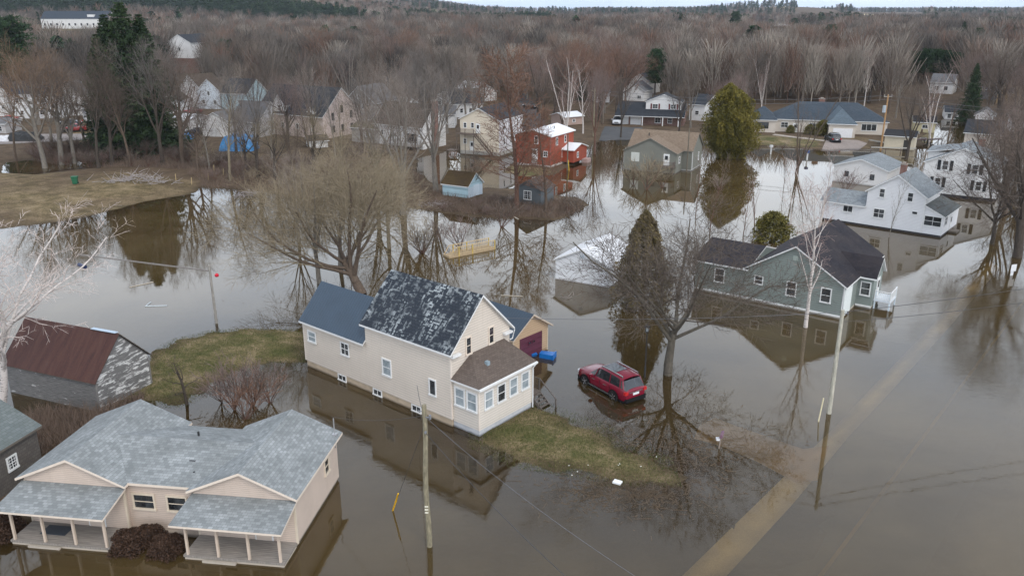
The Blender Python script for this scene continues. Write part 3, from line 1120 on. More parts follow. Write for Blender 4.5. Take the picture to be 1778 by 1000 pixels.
# ------------------------------------------------------------------ pink bungalow (bottom left)
PINK = siding((0.60, 0.49, 0.41), 0.13, 0.10)
PR = shingle((0.345, 0.362, 0.365), (0.195, 0.21, 0.212), 0.30, 0.20, 0.45, (0.11, 0.118, 0.115))
h3 = thing('house', 'pale pink bungalow with two gabled wings, grey shingle roof and two pillared porches', 'bungalow', -12.61, 41.43, R(82.47))
LW, WW, CC, WL = 7.45, 6.06, 4.51, 6.33
gable(h3, 0, LW, 0, WW, 3.40, 4.87, 'a', PINK, PR, z0=0.2, oh=0.35, ohg=0.32, edge=CREAMT)
gable(h3, 0, LW, WW + CC, WW + CC + WL, 3.40, 4.92, 'a', PINK, PR, z0=0.2, oh=0.35, ohg=0.32, edge=CREAMT)
gable(h3, 0.36, LW - 0.5, WW - 2.7, WW + CC + 2.7, 3.43, 4.55, 'b', PINK, PR, z0=0.2, oh=0.3, ohg=0.0, edge=CREAMT)
block(h3, 'foundation', 0.06, LW - 0.06, 0.06, WW + CC + WL - 0.06, -1.2, 0.22, concrete((0.42, 0.36, 0.30)))
PF = plain((0.62, 0.53, 0.42))
window(h3, 'b', -1, 0, 5.37, 2.25, 0.85, 1.15, 'dh', PF)
for u, w in ((9.56, 1.45), (7.45, 1.35)):
    window(h3, 'a', -1, 0.36, u, 2.05, w, 1.1, 'dh', PF)
for b0, off in ((0, 0), (WW + CC, 0.3)):
    bw = WW if b0 == 0 else WL
    # porch roof: a plain slope from the gable wall down to four posts
    r = MB()
    zt, zo = 3.12, 2.62
    r.slab([(-2.55, b0 - 0.25, zo), (0.0, b0 - 0.2, zt), (0.0, b0 + bw + 0.15, zt), (-2.55, b0 + bw + 0.3, zo)], 0.13, 0, 1)
    r.build('porch_roof', [PR, CREAMT], h3)
    d = MB()
    d.box(-1.98, 0.0, b0 + 0.0, b0 + bw, 0.16, 0.30)
    d.build('porch_deck', decking((0.30, 0.27, 0.24)), h3)
    MB().box(-1.93, -0.05, b0 + 0.05, b0 + bw - 0.05, -1.0, 0.155).build('porch_base', plain((0.46, 0.40, 0.33)), h3)
    MB().box(-2.15, -1.985, b0 + bw - 3.2, b0 + bw - 1.2, -0.3, 0.12).build('porch_step', plain((0.42, 0.37, 0.31)), h3)
    for k in range(4):
        b = b0 + 0.25 + k * (bw - 0.5) / 3
        MB().box(-1.93, -1.80, b - 0.065, b + 0.065, 0.30, 2.56).build('porch_post', plain((0.55, 0.45, 0.36)), h3)
    window(h3, 'a', -1, 0, b0 + 4.3, 1.55, 0.95, 1.2, 'dh', PF)
    door(h3, 'a', -1, 0, b0 + 2.0, 0.3, 0.95, 2.0, plain((0.58, 0.48, 0.40)), glazed=False)
for b in (0.0, WW, WW + CC, WW + CC + WL):
    MB().box(-0.02, 0.1, b - 0.06, b + 0.06, 0.2, 3.15).build('corner_board', PF, h3)
vent_pipe(h3, 4.6, 8.0, 4.2, 0.35, 0.07)
vent_pipe(h3, 1.2, 6.6, 3.5, 0.3, 0.07)
MB().box(1.95, 2.2, 6.9, 7.3, 3.85, 4.05).build('roof_vent', plain((0.05, 0.05, 0.055)), h3)
ms = MB()
ms.tube([(LW - 0.35, -0.05, 2.6), (LW - 0.35, -0.05, 4.75)], 0.04, 8)
ms.box(LW - 0.5, LW - 0.2, -0.2, 0.1, 3.5, 3.62)
ms.build('service_mast', plain((0.45, 0.45, 0.46), 0.4, 0.6), h3)
MB().box(-1.2, -0.3, WW + CC + 3.4, WW + CC + 5.0, 0.305, 0.33).build('door_mat', plain((0.04, 0.05, 0.065)), h3)

# ------------------------------------------------------------------ old barn
h4 = thing('barn', 'old barn with rusty brown metal roof and peeling white paint on grey boards', 'barn', -32.33, 58.57, R(158.3))
gable(h4, 0, 9.76, -5.41, 0, 2.75, 5.66, 'a', weathered((0.17, 0.165, 0.16), (0.66, 0.64, 0.63), 0.02), rusty_roof(), oh=0.2, ohg=0.25, th=0.07, edge=wood((0.10, 0.08, 0.065)), E1=2.55, rr=0.49)
m = MB()
# the gable end facing the camera keeps most of its flaking paint
ze = 2.55 + 0.2
m.poly([(-0.035, -5.38, -0.9), (-0.035, -0.03, -0.9), (-0.035, -0.03, 2.6), (-0.035, -2.75, 5.45), (-0.035, -5.38, 2.75)][::-1])
m.build('gable_boards', weathered((0.18, 0.175, 0.17), (0.70, 0.69, 0.67), 0.34), h4)
for b in (-0.08, -5.46):
    MB().box(-0.07, 0.06, b, b + 0.13, -0.9, 2.55).build('corner_board', wood((0.20, 0.19, 0.18)), h4)
MB().beam((0.0, -2.75, 5.70), (2.6, -2.75, 5.70), 0.35, 0.04).build('ridge_cap', plain((0.42, 0.50, 0.58), 0.35, 0.6), h4)

# ------------------------------------------------------------------ grey shingled house at the left edge
g0, g1 = P(77, 816), P(-40, 896)
hd = (g0 - g1).to_2d().normalized()
ang = math.atan2(hd.y, hd.x)
h5 = thing('house', 'grey house with green-grey shingle roof cut off by the left edge', 'house', g0.x, g0.y, ang)
gable(h5, -11, 0, 0, 6.6, 3.35, 5.3, 'a', shingle((0.15, 0.135, 0.12), (0.115, 0.10, 0.09), 0.3, 0.22, 0.2), shingle((0.185, 0.205, 0.205), (0.13, 0.15, 0.15), 0.36, 0.24, 0.3, (0.06, 0.07, 0.05)), oh=0.3, ohg=0.25, edge=plain((0.14, 0.12, 0.10)))
window(h5, 'b', -1, 0, -2.35, 1.95, 0.85, 1.0, 'grid')

# ------------------------------------------------------------------ green house (right of centre)
GRN = siding((0.23, 0.265, 0.245), 0.24, 0.10)
NR = shingle((0.030, 0.029, 0.036), (0.017, 0.016, 0.021), 0.36, 0.22, 0.4, (0.062, 0.050, 0.048))
h6 = thing('house', 'sage green house with dark navy shingle roof and white corner porch', 'house', 33.44, 78.94, R(143.31))
L, GA = 16.19, 10.42
gable(h6, GA - 0.4, L, -9.6, -0.02, 3.55, 5.05, 'a', GRN, NR, z0=0.35, ends=(0, 1))
gable(h6, 0, GA, -13.95, 0, 3.55, 6.96, 'b', GRN, NR, z0=0.35, oh=0.3)
gable(h6, -1.6, 2.5, -8.3, -4.9, 3.48, 5.35, 'a', GRN, NR, z0=0.35, ends=(1, 0))
block(h6, 'foundation', 0.05, L - 0.05, -9.5, -0.05, -1.2, 0.36, concrete((0.55, 0.50, 0.42)))
block(h6, 'foundation', -1.55, 0.0, -8.2, -5.0, -1.2, 0.355, concrete((0.55, 0.50, 0.42)))
m = MB()
m.box(-0.02, L, 0.0, 0.03, 0.22, 0.42)
m.box(-1.62, -0.02, -4.9, -4.87, 0.22, 0.42)
for a in (0.0, L):
    m.box(a - 0.06 if a else -0.025, a + 0.025 if a else 0.1, -0.08, 0.026, 0.4, 3.5)
m.build('trim_board', WHITE, h6)
window(h6, 'b', 1, 0, 13.25, 2.25, 1.2, 1.65, 'dh')
window(h6, 'b', 1, 0, 8.84, 2.55, 1.0, 1.0, 'dh')
window(h6, 'b', 1, 0, 5.31, 2.27, 1.1, 1.6, 'dh')
window(h6, 'b', 1, 0, 1.75, 2.29, 1.1, 1.6, 'dh')
window(h6, 'b', 1, -4.9, -0.85, 2.21, 1.05, 1.55, 'dh')
MB().box(GA / 2 - 0.25, GA / 2 + 0.25, 0.0, 0.04, 5.35, 5.85).build('gable_vent', plain((0.35, 0.40, 0.36)), h6)
m = MB()
m.box(-0.05, 0.0, -2.9, -0.2, 0.2, 3.25)
m.build('white_side_panel', plain((0.66, 0.70, 0.68)), h6)
pz = 1.0
p6 = MB()
p6.box(-3.3, -1.62, -8.2, -5.6, pz - 0.16, pz)
p6.build('porch_deck', plain((0.62, 0.66, 0.70)), h6)
m = MB()
for a, b in ((-3.22, -8.1), (-3.22, -5.7), (-1.75, -5.7)):
    m.box(a - 0.07, a + 0.07, b - 0.07, b + 0.07, -1.0, pz + 1.0)
m.build('porch_post', plain((0.60, 0.68, 0.74)), h6)
railing('railing', h6, [(-1.7, -5.65), (-3.25, -5.65), (-3.25, -8.15)], pz, 0.95, WHITE, 0.16)
door(h6, 'a', -1, -1.6, -6.8, pz, 0.95, 2.05, WHITE)

# ------------------------------------------------------------------ white garage
h7 = thing('garage', 'small plain white gabled garage standing in the water beside the dark cedar', 'garage', 5.08, 92.51, R(-29.18))
gable(h7, 0, 6.68, 0, 7.83, 2.44, 4.06, 'b', plain((0.72, 0.73, 0.75), 0.6, var=0.06), plain((0.70, 0.70, 0.71), 0.5, var=0.1), oh=0.22, ohg=0.22)
MB().box(3.1, 3.6, -0.04, 0, 3.0, 3.35).build('gable_vent', plain((0.50, 0.56, 0.62)), h7)
MB().box(0.0, 6.68, -0.02, 0.0, 0.0, 0.12).build('base_board', plain((0.45, 0.44, 0.44)), h7)

# ------------------------------------------------------------------ white house with sunroom, right
WS = siding((0.74, 0.74, 0.75), 0.2, 0.05)
GR = shingle((0.27, 0.29, 0.305), (0.17, 0.19, 0.20), 0.36, 0.24, 0.2, (0.12, 0.13, 0.13))
BK = plain((0.02, 0.02, 0.022))
h8 = thing('house', 'white two-storey house with grey roof, glazed sunroom and low side wing in the flood', 'house', 57.18, 112.37, R(140.19))
gable(h8, 0, 7.84, -7.67, 0, 5.24, 7.99, 'b', WS, GR, z0=0.3)
gable(h8, 7.84, 14.1, -5.2, -0.02, 2.94, 4.5, 'a', WS, GR, z0=0.3, ends=(0, 1))
m = MB()
m.slab([(-2.8, 0.2, 3.0), (-0.005, 0.2, 4.3), (-0.005, -8.5, 4.3), (-2.8, -9.0, 3.0)][::-1], 0.13, 0, 1)
m.build('sunroom_roof', [shingle((0.15, 0.16, 0.155), (0.10, 0.11, 0.11), 0.36, 0.24), WHITE], h8)
m = MB()
m.box(-2.55, -0.005, -8.6, -0.06, 0.3, 2.9)
m.poly([(-2.55, -0.062, 2.9), (-0.005, -0.062, 2.9), (-0.005, -0.062, 4.15)])
m.build('sunroom_wall', WS, h8)
block(h8, 'foundation', -2.5, 14.0, -5.1, -0.1, -1.2, 0.31, plain((0.03, 0.03, 0.035)))
for u, z, w, h, s in ((5.87, 5.15, 0.85, 1.35, 'dh'), (2.07, 5.08, 0.85, 1.35, 'dh'), (5.93, 2.2, 1.6, 1.4, 'two'), (1.2, 2.98, 0.8, 0.5, 'plain'), (10.3, 2.2, 1.5, 1.05, 'slide')):
    window(h8, 'b', 1, 0, u, z, w, h, s)
window(h8, 'b', 1, -0.06, -1.25, 2.15, 2.35, 1.5, 'two')
window(h8, 'a', -1, -2.55, -1.6, 2.15, 1.5, 1.4, 'two')
door(h8, 'a', -1, -2.55, -4.6, 0.4, 0.9, 2.0, WHITE)
block(h8, 'front_steps', -3.7, -2.56, -5.4, -3.8, -1, 0.3, concrete((0.2, 0.17, 0.14)))
chimney(h8, 5.2, -6.6, 6.5, 8.6, 0.75)
MB().box(-0.02, 0.12, -0.12, 0.025, 0.3, 5.0).build('corner_board', WHITE, h8)
vent_pipe(h8, 2.0, -3.2, 6.3, 0.4)

# ------------------------------------------------------------------ white outbuilding behind it
h9 = thing('house', 'low white gabled building with grey roof between the ranch house and sunroom house', 'outbuilding', 65.97, 144.42, R(140.1))
gable(h9, 0, 9.41, -9.51, 0, 2.97, 4.62, 'b', siding((0.73, 0.71, 0.69), 0.2, 0.05), GR)
window(h9, 'b', 1, 0, 7.01, 1.71, 0.75, 0.95, 'dh', BK)
window(h9, 'b', 1, 0, 2.52, 1.62, 0.75, 0.95, 'dh', BK)

# ------------------------------------------------------------------ white house with black shutters
q = P(1637, 333)
h10 = thing('house', 'white two-storey house with black window shutters and grey roof at the right', 'house', 78.6, 133.5, R(147))
gable(h10, -0.6, 10.6, -10.5, 0, 5.6, 8.35, 'b', siding((0.74, 0.73, 0.72), 0.2, 0.05), GR, z0=0.5)
block(h10, 'foundation', -0.5, 10.5, -10.3, -0.1, -1.2, 0.51, plain((0.02, 0.02, 0.025)))
for u, z in ((7.55, 5.25), (3.1, 5.0), (8.3, 2.35), (2.2, 2.35)):
    window(h10, 'b', 1, 0, u, z, 1.0, 1.6, 'dh')
    for k in (-1, 1):
        MB().box(u + k * 0.92 - 0.25, u + k * 0.92 + 0.25, 0, 0.05, z - 0.85, z + 0.85).build('shutter', plain((0.015, 0.018, 0.022)), h10)
m = MB()
m.slab([(5.2, -9.5, 8.0), (11.0, -9.5, 7.0), (11.0, -2.2, 7.0), (5.2, -2.2, 8.0)][::-1], 0.12, 0, 1)
m.box(6.2, 10.7, -9.2, -2.6, 5.0, 7.0, 2)
m.build('dormer', [GR, WHITE, siding((0.74, 0.73, 0.72), 0.2, 0.05)], h10)
chimney(h10, 3.4, -9.6, 6.6, 9.0, 0.9)
# ------------------------------------------------------------------ red house
RED = siding((0.33, 0.072, 0.038), 0.24, 0.12)
h11 = thing('house', 'red two-storey house with flat-pitched white metal roof on its own patch of grass', 'house', 7.57, 163.31, R(150.84))
WM = plain((0.74, 0.75, 0.77), 0.45, var=0.08)
gable(h11, 0, 7.87, -10.6, 0, 6.28, 7.45, 'b', RED, WM, z0=0.55, oh=0.35)
gable(h11, -2.6, 0, -11.6, -5.2, 3.1, 4.1, 'a', RED, WM, z0=0.55, ends=(1, 0))
block(h11, 'foundation', -0.05, 7.92, -10.5, 0.05, -0.5, 0.56, concrete((0.55, 0.50, 0.46)))
window(h11, 'b', 1, 0, 3.13, 5.4, 0.85, 1.65, 'dh')
window(h11, 'b', 1, 0, 1.07, 2.75, 1.0, 1.2, 'two')
door(h11, 'b', 1, 0, 3.47, 1.5, 1.15, 2.1, WHITE)
MB().box(2.85, 4.1, 0.0, 0.3, 0.75, 1.45).build('door_step', plain((0.45, 0.42, 0.40)), h11)
for u, z, w, h in ((-5.61, 2.4, 0.95, 1.9), (-9.4, 2.3, 0.95, 1.7), (-2.76, 5.0, 0.9, 1.6), (-6.60, 5.0, 0.9, 1.5)):
    window(h11, 'a', -1, 0, u, z, w, h, 'dh')
window(h11, 'a', -1, -2.6, -7.2, 1.9, 0.8, 1.2, 'dh')
MB().box(-3.8, -2.6, -11.2, -9.4, -0.3, 0.75).build('front_steps', plain((0.42, 0.30, 0.27)), h11)
vent_pipe(h11, 2.2, -6.0, 6.8, 0.7, 0.09)
m = MB()
m.box(-0.02, 0.12, -0.12, 0.02, 0.56, 6.0)
m.build('corner_board', plain((0.30, 0.10, 0.08)), h11)

# ------------------------------------------------------------------ cream apartment house with outside stairs
h12 = thing('house', 'tall cream and white house with dark roof and outside staircase to its upper balcony', 'house', -2.8, 176.8, R(155.65))
gable(h12, 0, 9.24, -12.5, 0, 7.64, 10.05, 'b', siding((0.68, 0.60, 0.48), 0.2, 0.06), shingle((0.045, 0.048, 0.055), (0.028, 0.03, 0.036)), z0=0.3)
MB().box(-0.03, 0.0, -12.45, -0.05, 0.9, 7.5).build('white_side', siding((0.70, 0.69, 0.70), 0.2, 0.05), h12)
MB().box(-0.06, 9.25, -12.4, 0.03, -0.6, 0.9).build('foundation', concrete((0.42, 0.40, 0.36)), h12)
for u, z in ((7.99, 6.3), (6.2, 6.35), (8.06, 2.9)):
    window(h12, 'b', 1, 0.0, u, z, 0.8, 1.15, 'dh')
for u, z in ((-2.54, 6.2), (-6.06, 6.2), (-2.56, 2.95), (-6.06, 2.95), (-9.6, 6.2), (-9.6, 2.95)):
    window(h12, 'a', -1, -0.03, u, z, 0.85, 1.6, 'dh')
DW = wood((0.15, 0.12, 0.10))
m = MB()
m.box(5.0, 9.2, 0.03, 1.9, 4.55, 4.7)
m.build('balcony_deck', DW, h12)
m = MB()
for a in (5.05, 7.1, 9.15):
    m.box(a - 0.06, a + 0.06, 1.8, 1.92, -0.8, 5.7)
m.build('balcony_post', DW, h12)
railing('railing', h12, [(9.15, 0.1), (9.15, 1.86), (5.1, 1.86)], 4.7, 1.0, DW, 0.18)
door(h12, 'b', 1, 0, 4.9, 4.7, 0.9, 2.0, WHITE)
door(h12, 'b', 1, 0, 6.4, 0.9, 0.9, 2.0, WHITE)
stairs('stairs', h12, (5.0, 1.3, 4.7), (-1, 0), 18, 0.26, 0.25, 1.0, DW)
mm = MB()
for k in (0.78, 1.82):
    mm.beam((5.0, k, 5.6), (0.6, k, 0.95), 0.07)
    for i in range(9):
        t = i / 8
        mm.beam((5.0 - 4.4 * t, k, 4.6 - 4.65 * t), (5.0 - 4.4 * t, k, 5.6 - 4.65 * t), 0.05)
mm.build('handrail', DW, h12)
m = MB()
m.box(9.3, 11.4, 0.5, 2.6, 1.0, 1.12)
for a, b in ((9.4, 0.6), (11.3, 0.6), (9.4, 2.5), (11.3, 2.5)):
    m.box(a - 0.05, a + 0.05, b - 0.05, b + 0.05, -0.8, 2.0)
m.build('ground_deck', DW, h12)
stairs('stairs', h12, (9.5, 2.6, 1.1), (0, 1), 6, 0.25, 0.3, 1.6, wood((0.2, 0.13, 0.10)))

# tall white privy-like shed in front of it
q = P(834, 264)
t = thing('shed', 'tall narrow white shed standing in the water below the outside staircase', 'shed', q.x - 1.0, q.y - 0.2, R(155))
gable(t, 0, 2.0, -2.4, 0, 4.2, 5.0, 'b', plain((0.72, 0.72, 0.73)), shingle((0.06, 0.06, 0.06), (0.04, 0.04, 0.04)), oh=0.25)
door(t, 'a', -1, 0, -1.2, 0.1, 0.9, 2.1, plain((0.6, 0.6, 0.6)), glazed=False)

# ------------------------------------------------------------------ sheds on the mound
t = thing('shed', 'pale blue wooden shed with mossy brown roof on the brushy mound', 'shed', -7.23, 133.59, R(149.69))
gable(t, 0, 5.02, -4.49, 0, 2.46, 4.44, 'a', siding((0.42, 0.58, 0.64), 0.9, 0.10), shingle((0.085, 0.055, 0.03), (0.05, 0.035, 0.022), blotch=0.3, streak=(0.11, 0.075, 0.02)), z0=-0.5, oh=0.2, ohg=0.25)
MB().box(-0.04, 0, -3.4, -1.6, 0.1, 2.4).build('door', plain((0.60, 0.68, 0.74)), t)
MB().box(-0.025, 0, -4.45, -0.04, 0.0, 2.2).build('end_boards', plain((0.52, 0.60, 0.66)), t)
t = thing('shed', 'dark grey shed with white lattice window between two tall trunks', 'shed', 4.52, 128.37, R(150.8))
gable(t, 0, 4.53, -4.6, 0, 2.95, 4.38, 'b', siding((0.125, 0.14, 0.15), 0.22, 0.1), shingle((0.12, 0.09, 0.075), (0.08, 0.06, 0.05)), z0=-0.5, oh=0.25, edge=plain((0.12, 0.12, 0.12)))
window(t, 'b', 1, 0, 2.34, 1.95, 1.4, 1.45, 'grid')
q = P(1575, 262)
t = thing('shed', 'cream shed with black roof behind the forked tree beside the tall utility pole', 'shed', q.x + 1.4, q.y, R(150))
gable(t, 0, 6.2, -5.4, 0, 3.0, 4.1, 'a', siding((0.62, 0.55, 0.42), 0.3, 0.1), shingle((0.03, 0.03, 0.035), (0.02, 0.02, 0.022)), oh=0.4)
MB().box(1.0, 2.2, 0, 0.05, 0, 2.2).build('door', plain((0.05, 0.045, 0.04)), t)
q = P(1622, 232)
t = thing('shed', 'small yellowish shed with dark roof by the far water channel', 'shed', q.x, q.y, R(160))
gable(t, 0, 5.0, -4.5, 0, 2.7, 4.1, 'a', siding((0.50, 0.44, 0.27), 0.3, 0.1), shingle((0.035, 0.03, 0.03), (0.02, 0.02, 0.022)), oh=0.4)
window(t, 'b', 1, 0, 2.3, 1.6, 1.5, 1.0, 'slide')

# ------------------------------------------------------------------ tan-roofed green-grey house
OL = siding((0.205, 0.205, 0.175), 0.22, 0.08)
TR = shingle((0.245, 0.185, 0.135), (0.17, 0.125, 0.09), 0.34, 0.2, 0.15, (0.14, 0.11, 0.085))
OT = plain((0.20, 0.19, 0.16))
h13 = thing('house', 'olive grey cottage with tan shingle roof and small white glazed door, surrounded by water', 'house', 31.19, 157.19, R(152.95))
gable(h13, 0, 10.43, -4.3, 0, 3.92, 6.59, 'b', OL, TR, edge=OT, ends=(0, 1), z0=0.3)
gable(h13, -1.83, 10.9, -11.75, -4.25, 3.95, 7.02, 'a', OL, TR, edge=OT, z0=0.3)
block(h13, 'foundation', -1.78, 10.38, -11.6, -4.3, -1.2, 0.32, concrete((0.5, 0.5, 0.48)))
block(h13, 'foundation', 0.05, 10.35, -4.4, -0.05, -1.2, 0.315, concrete((0.25, 0.24, 0.22)))
m = MB()
m.box(7.3, 8.95, 0, 0.05, 1.85, 3.6)
m.build('shutter_panel', plain((0.55, 0.56, 0.52)), h13)
door(h13, 'b', 1, 0, 1.87, 1.55, 1.0, 2.1, WHITE)
m = MB()
m.box(0.1, 4.2, 0.03, 1.5, 1.35, 1.5)
for a in (0.2, 4.1):
    m.box(a - 0.07, a + 0.07, 1.35, 1.49, -1, 1.5)
m.build('deck', DW, h13)
railing('railing', h13, [(0.15, 0.1), (0.15, 1.45), (4.1, 1.45), (4.1, 0.1)], 1.5, 0.9, DW, 0.2)
window(h13, 'a', -1, -1.83, -9.3, 2.3, 0.6, 1.6, 'dh')
window(h13, 'a', -1, 0, -2.2, 2.4, 0.9, 1.3, 'dh')
m = MB()
m.tube([(-1.9, -4.6, 3.8), (-1.95, -4.6, 0.2)], 0.06, 6)
m.build('downpipe', WHITE, h13)
vent_pipe(h13, 7.6, -6.4, 6.0, 0.6, 0.1)

# ------------------------------------------------------------------ quick builder for the farther houses
OBST = []
DKR = shingle((0.035, 0.040, 0.048), (0.022, 0.026, 0.032), 0.36, 0.24, 0.2, (0.06, 0.06, 0.065))
GYR = shingle((0.17, 0.17, 0.175), (0.12, 0.12, 0.125), 0.36, 0.24, 0.25, (0.08, 0.08, 0.085))
BRR = shingle((0.10, 0.075, 0.06), (0.07, 0.052, 0.042), 0.36, 0.24, 0.25, (0.05, 0.05, 0.03))
WS2 = siding((0.72, 0.71, 0.70), 0.24, 0.08)


def quick(label, pl, pr, wpx, rpx, depth, ridge, wall, roof, wins=(), doors=(), name='house', cat='house', edge=WHITE, chim=None, hipin=None, z0=-0.8, oh=0.4, wy=0.0):
    """front wall between two ground pixels; wall and roof heights in pixels of the photograph"""
    A, B = P(*pl), P(*pr)
    g = max(0.0, hgt((A.x + B.x) / 2, (A.y + B.y) / 2)) - 0.05
    d = (B - A)
    Lx = d.to_2d().length
    ang = math.atan2(d.y, d.x)
    rng = math.hypot(A.y, CAM_H)
    mpp = rng / CAM_F * 1.03
    E = wpx * mpp
    Rg = E + rpx * mpp
    t = thing(name, label, cat, A.x, A.y, ang, g)
    OBST.append(((A.x + B.x) / 2 - math.sin(ang) * depth / 2, (A.y + B.y) / 2 + math.cos(ang) * depth / 2, max(Lx, depth) / 2 + 1.5))
    if hipin is not None:
        hip(t, 0, Lx, 0, depth, E, Rg, hipin, hipin, wall, roof, z0=z0, edge=edge)
    else:
        gable(t, 0, Lx, 0, depth, E, Rg, ridge, wall, roof, z0=z0, oh=oh, edge=edge)
    for w in wins:
        fx, fz, ww, hh = w[:4]
        window(t, 'b', -1, 0, fx * Lx, fz * E + wy, ww, hh, w[4] if len(w) > 4 else 'dh')
    for fx, ww, hh, mt in doors:
        m = MB()
        m.box(fx * Lx - ww / 2, fx * Lx + ww / 2, -0.06, 0, 0.05, hh)
        m.build('door', mt, t)
    if chim:
        chimney(t, chim[0] * Lx, depth * chim[1], E, Rg + chim[2], 0.9)
    t['dims'] = (Lx, E, Rg)
    return t, Lx, E, Rg


# ranch house with hipped roof (upper right)
RW = siding((0.60, 0.54, 0.47), 0.2, 0.06)
BR = shingle((0.060, 0.078, 0.098), (0.040, 0.054, 0.070), 0.36, 0.24, 0.2, (0.08, 0.085, 0.095))
A, B = P(1349, 232.5), P(1538, 239)
d = B - A
ang = math.atan2(d.y, d.x)
t = thing('house', 'long cream ranch house with blue-grey hipped roof, brick chimney and double white garage door', 'house', A.x, A.y, ang, 0.4)
Lx = d.to_2d().length
OBST.append(((A.x + B.x) / 2, (A.y + B.y) / 2 + 6, 17))
hip(t, -1.2, Lx, 0.0, 12.0, 3.3, 7.2, 6.5, 7.0, RW, BR)
hip(t, -6.8, -0.6, -2.2, 9.0, 3.25, 6.0, 3.2, 3.2, RW, BR, wname='wing_wall')
c = P(1437, 242.5)
v = (c - A)
a0 = v.x * math.cos(ang) + v.y * math.sin(ang)
b0 = -v.x * math.sin(ang) + v.y * math.cos(ang)
c2 = P(1485, 246.5)
v2 = c2 - A
a1 = v2.x * math.cos(ang) + v2.y * math.sin(ang)
m = MB()
zb, zr = 3.4, 6.6
am = (a0 + a1) / 2
for pts in ([(a0 - .4, b0 - .4, zb), (a1 + .4, b0 - .4, zb), (am, b0 + 4.5, zr)],
            [(a1 + .4, b0 - .4, zb), (a1 + .4, 6, zb), (am, 7.5, zr), (am, b0 + 4.5, zr)],
            [(a0 - .4, 6, zb), (a0 - .4, b0 - .4, zb), (am, b0 + 4.5, zr), (am, 7.5, zr)]):
    m.slab(pts, 0.16, 0, 1)
m.build('garage_roof', [shingle((0.12, 0.155, 0.185), (0.09, 0.12, 0.145), 0.36, 0.24, 0.2), WHITE], t)
block(t, 'garage_wall', a0, a1, b0, 2.0, -0.5, 3.3, RW)
MB().box(a0 + 1.0, a1 - 0.6, b0 - 0.05, b0, 0.05, 2.35).build('garage_door', plain((0.74, 0.74, 0.75), 0.4), t)
window(t, 'b', -1, -2.2, -3.9, 1.9, 3.2, 1.5, 'triple', BK)
window(t, 'b', -1, 0, 1.6, 1.9, 1.8, 1.4, 'two', WHITE)
window(t, 'b', -1, 0, a0 - 2.8, 1.7, 2.4, 1.7, 'triple', WHITE)
door(t, 'b', -1, 0, a0 - 7.2, 0.1, 1.1, 2.2, WHITE)
window(t, 'b', -1, 0, a1 + 4.0, 1.9, 3.6, 1.7, 'triple', WHITE)
chimney(t, am - 4.0, 6.8, 5.0, 8.0, 1.4)

# brick and white two-storey house
BRK = brick((0.20, 0.085, 0.065))
t, Lx, E, Rg = quick('brick house with white gabled upper storey, twin white garage doors and dark roof', (1070, 219), (1186, 223), 17, 17, 11, 'a', BRK, DKR,
                     [(0.62, 0.5, 1.6, 1.5, 'two'), (0.80, 0.5, 1.2, 1.5, 'two')], [(0.11, 2.6, 2.2, plain((0.68, 0.68, 0.68))), (0.29, 2.8, 2.2, plain((0.70, 0.70, 0.70)))])
m = MB()
m.slab([(-0.3, -1.8, E - 0.25), (Lx + 0.3, -1.8, E - 0.25), (Lx + 0.3, 0.3, E + 0.6), (-0.3, 0.3, E + 0.6)], 0.14, 0, 1)
m.build('porch_roof', [DKR, WHITE], t)
for fx in (0.40, 0.70, 0.93):
    MB().box(fx * Lx - 0.12, fx * Lx + 0.12, -1.7, -1.46, 0, E - 0.3).build('porch_post', WHITE, t)
m = MB()
b0_, b1_ = 2.2, 9.0
for x0_, x1_ in ((0.42 * Lx, 0.95 * Lx),):
    m.box(x0_, x1_, b0_, b1_, E + 0.5, E + 3.3)
    m.poly([(x0_, b0_, E + 3.3), (x1_, b0_, E + 3.3), ((x0_ + x1_) / 2, b0_, E + 5.0)])
    m.slab([(x0_ - .3, b0_ - .3, E + 3.2), ((x0_ + x1_) / 2, b0_ - .3, E + 5.2), ((x0_ + x1_) / 2, b1_, E + 5.2), (x0_ - .3, b1_, E + 3.2)], 0.15, 1, 2)
    m.slab([(x1_ + .3, b0_ - .3, E + 3.2), ((x0_ + x1_) / 2, b0_ - .3, E + 5.2), ((x0_ + x1_) / 2, b1_, E + 5.2), (x1_ + .3, b1_, E + 3.2)], 0.15, 1, 2)
m.build('upper_storey', [WS2, DKR, WHITE], t)
for fx in (0.56, 0.83):
    window(t, 'b', -1, b0_, fx * Lx, E + 2.0, 1.5, 1.3, 'two')
    for k in (-1, 1):
        MB().box(fx * Lx + k * 1.05 - 0.2, fx * Lx + k * 1.05 + 0.2, b0_ - 0.05, b0_, E + 1.3, E + 2.7).build('shutter', plain((0.12, 0.02, 0.02)), t)

quick('small brick gabled house with white lower wall behind the white-doored garages', (1079, 178), (1117, 180), 16, 14, 9, 'b', WS2, GYR, [(0.8, 0.4, 1.4, 1.2, 'two')])
MB()
t, Lx, E, Rg = quick('white gabled house peeping over the small brick gable', (1092, 166), (1126, 168), 19, 13, 10, 'b', WS2, DKR, [(0.4, 0.95, 1.0, 1.0)])
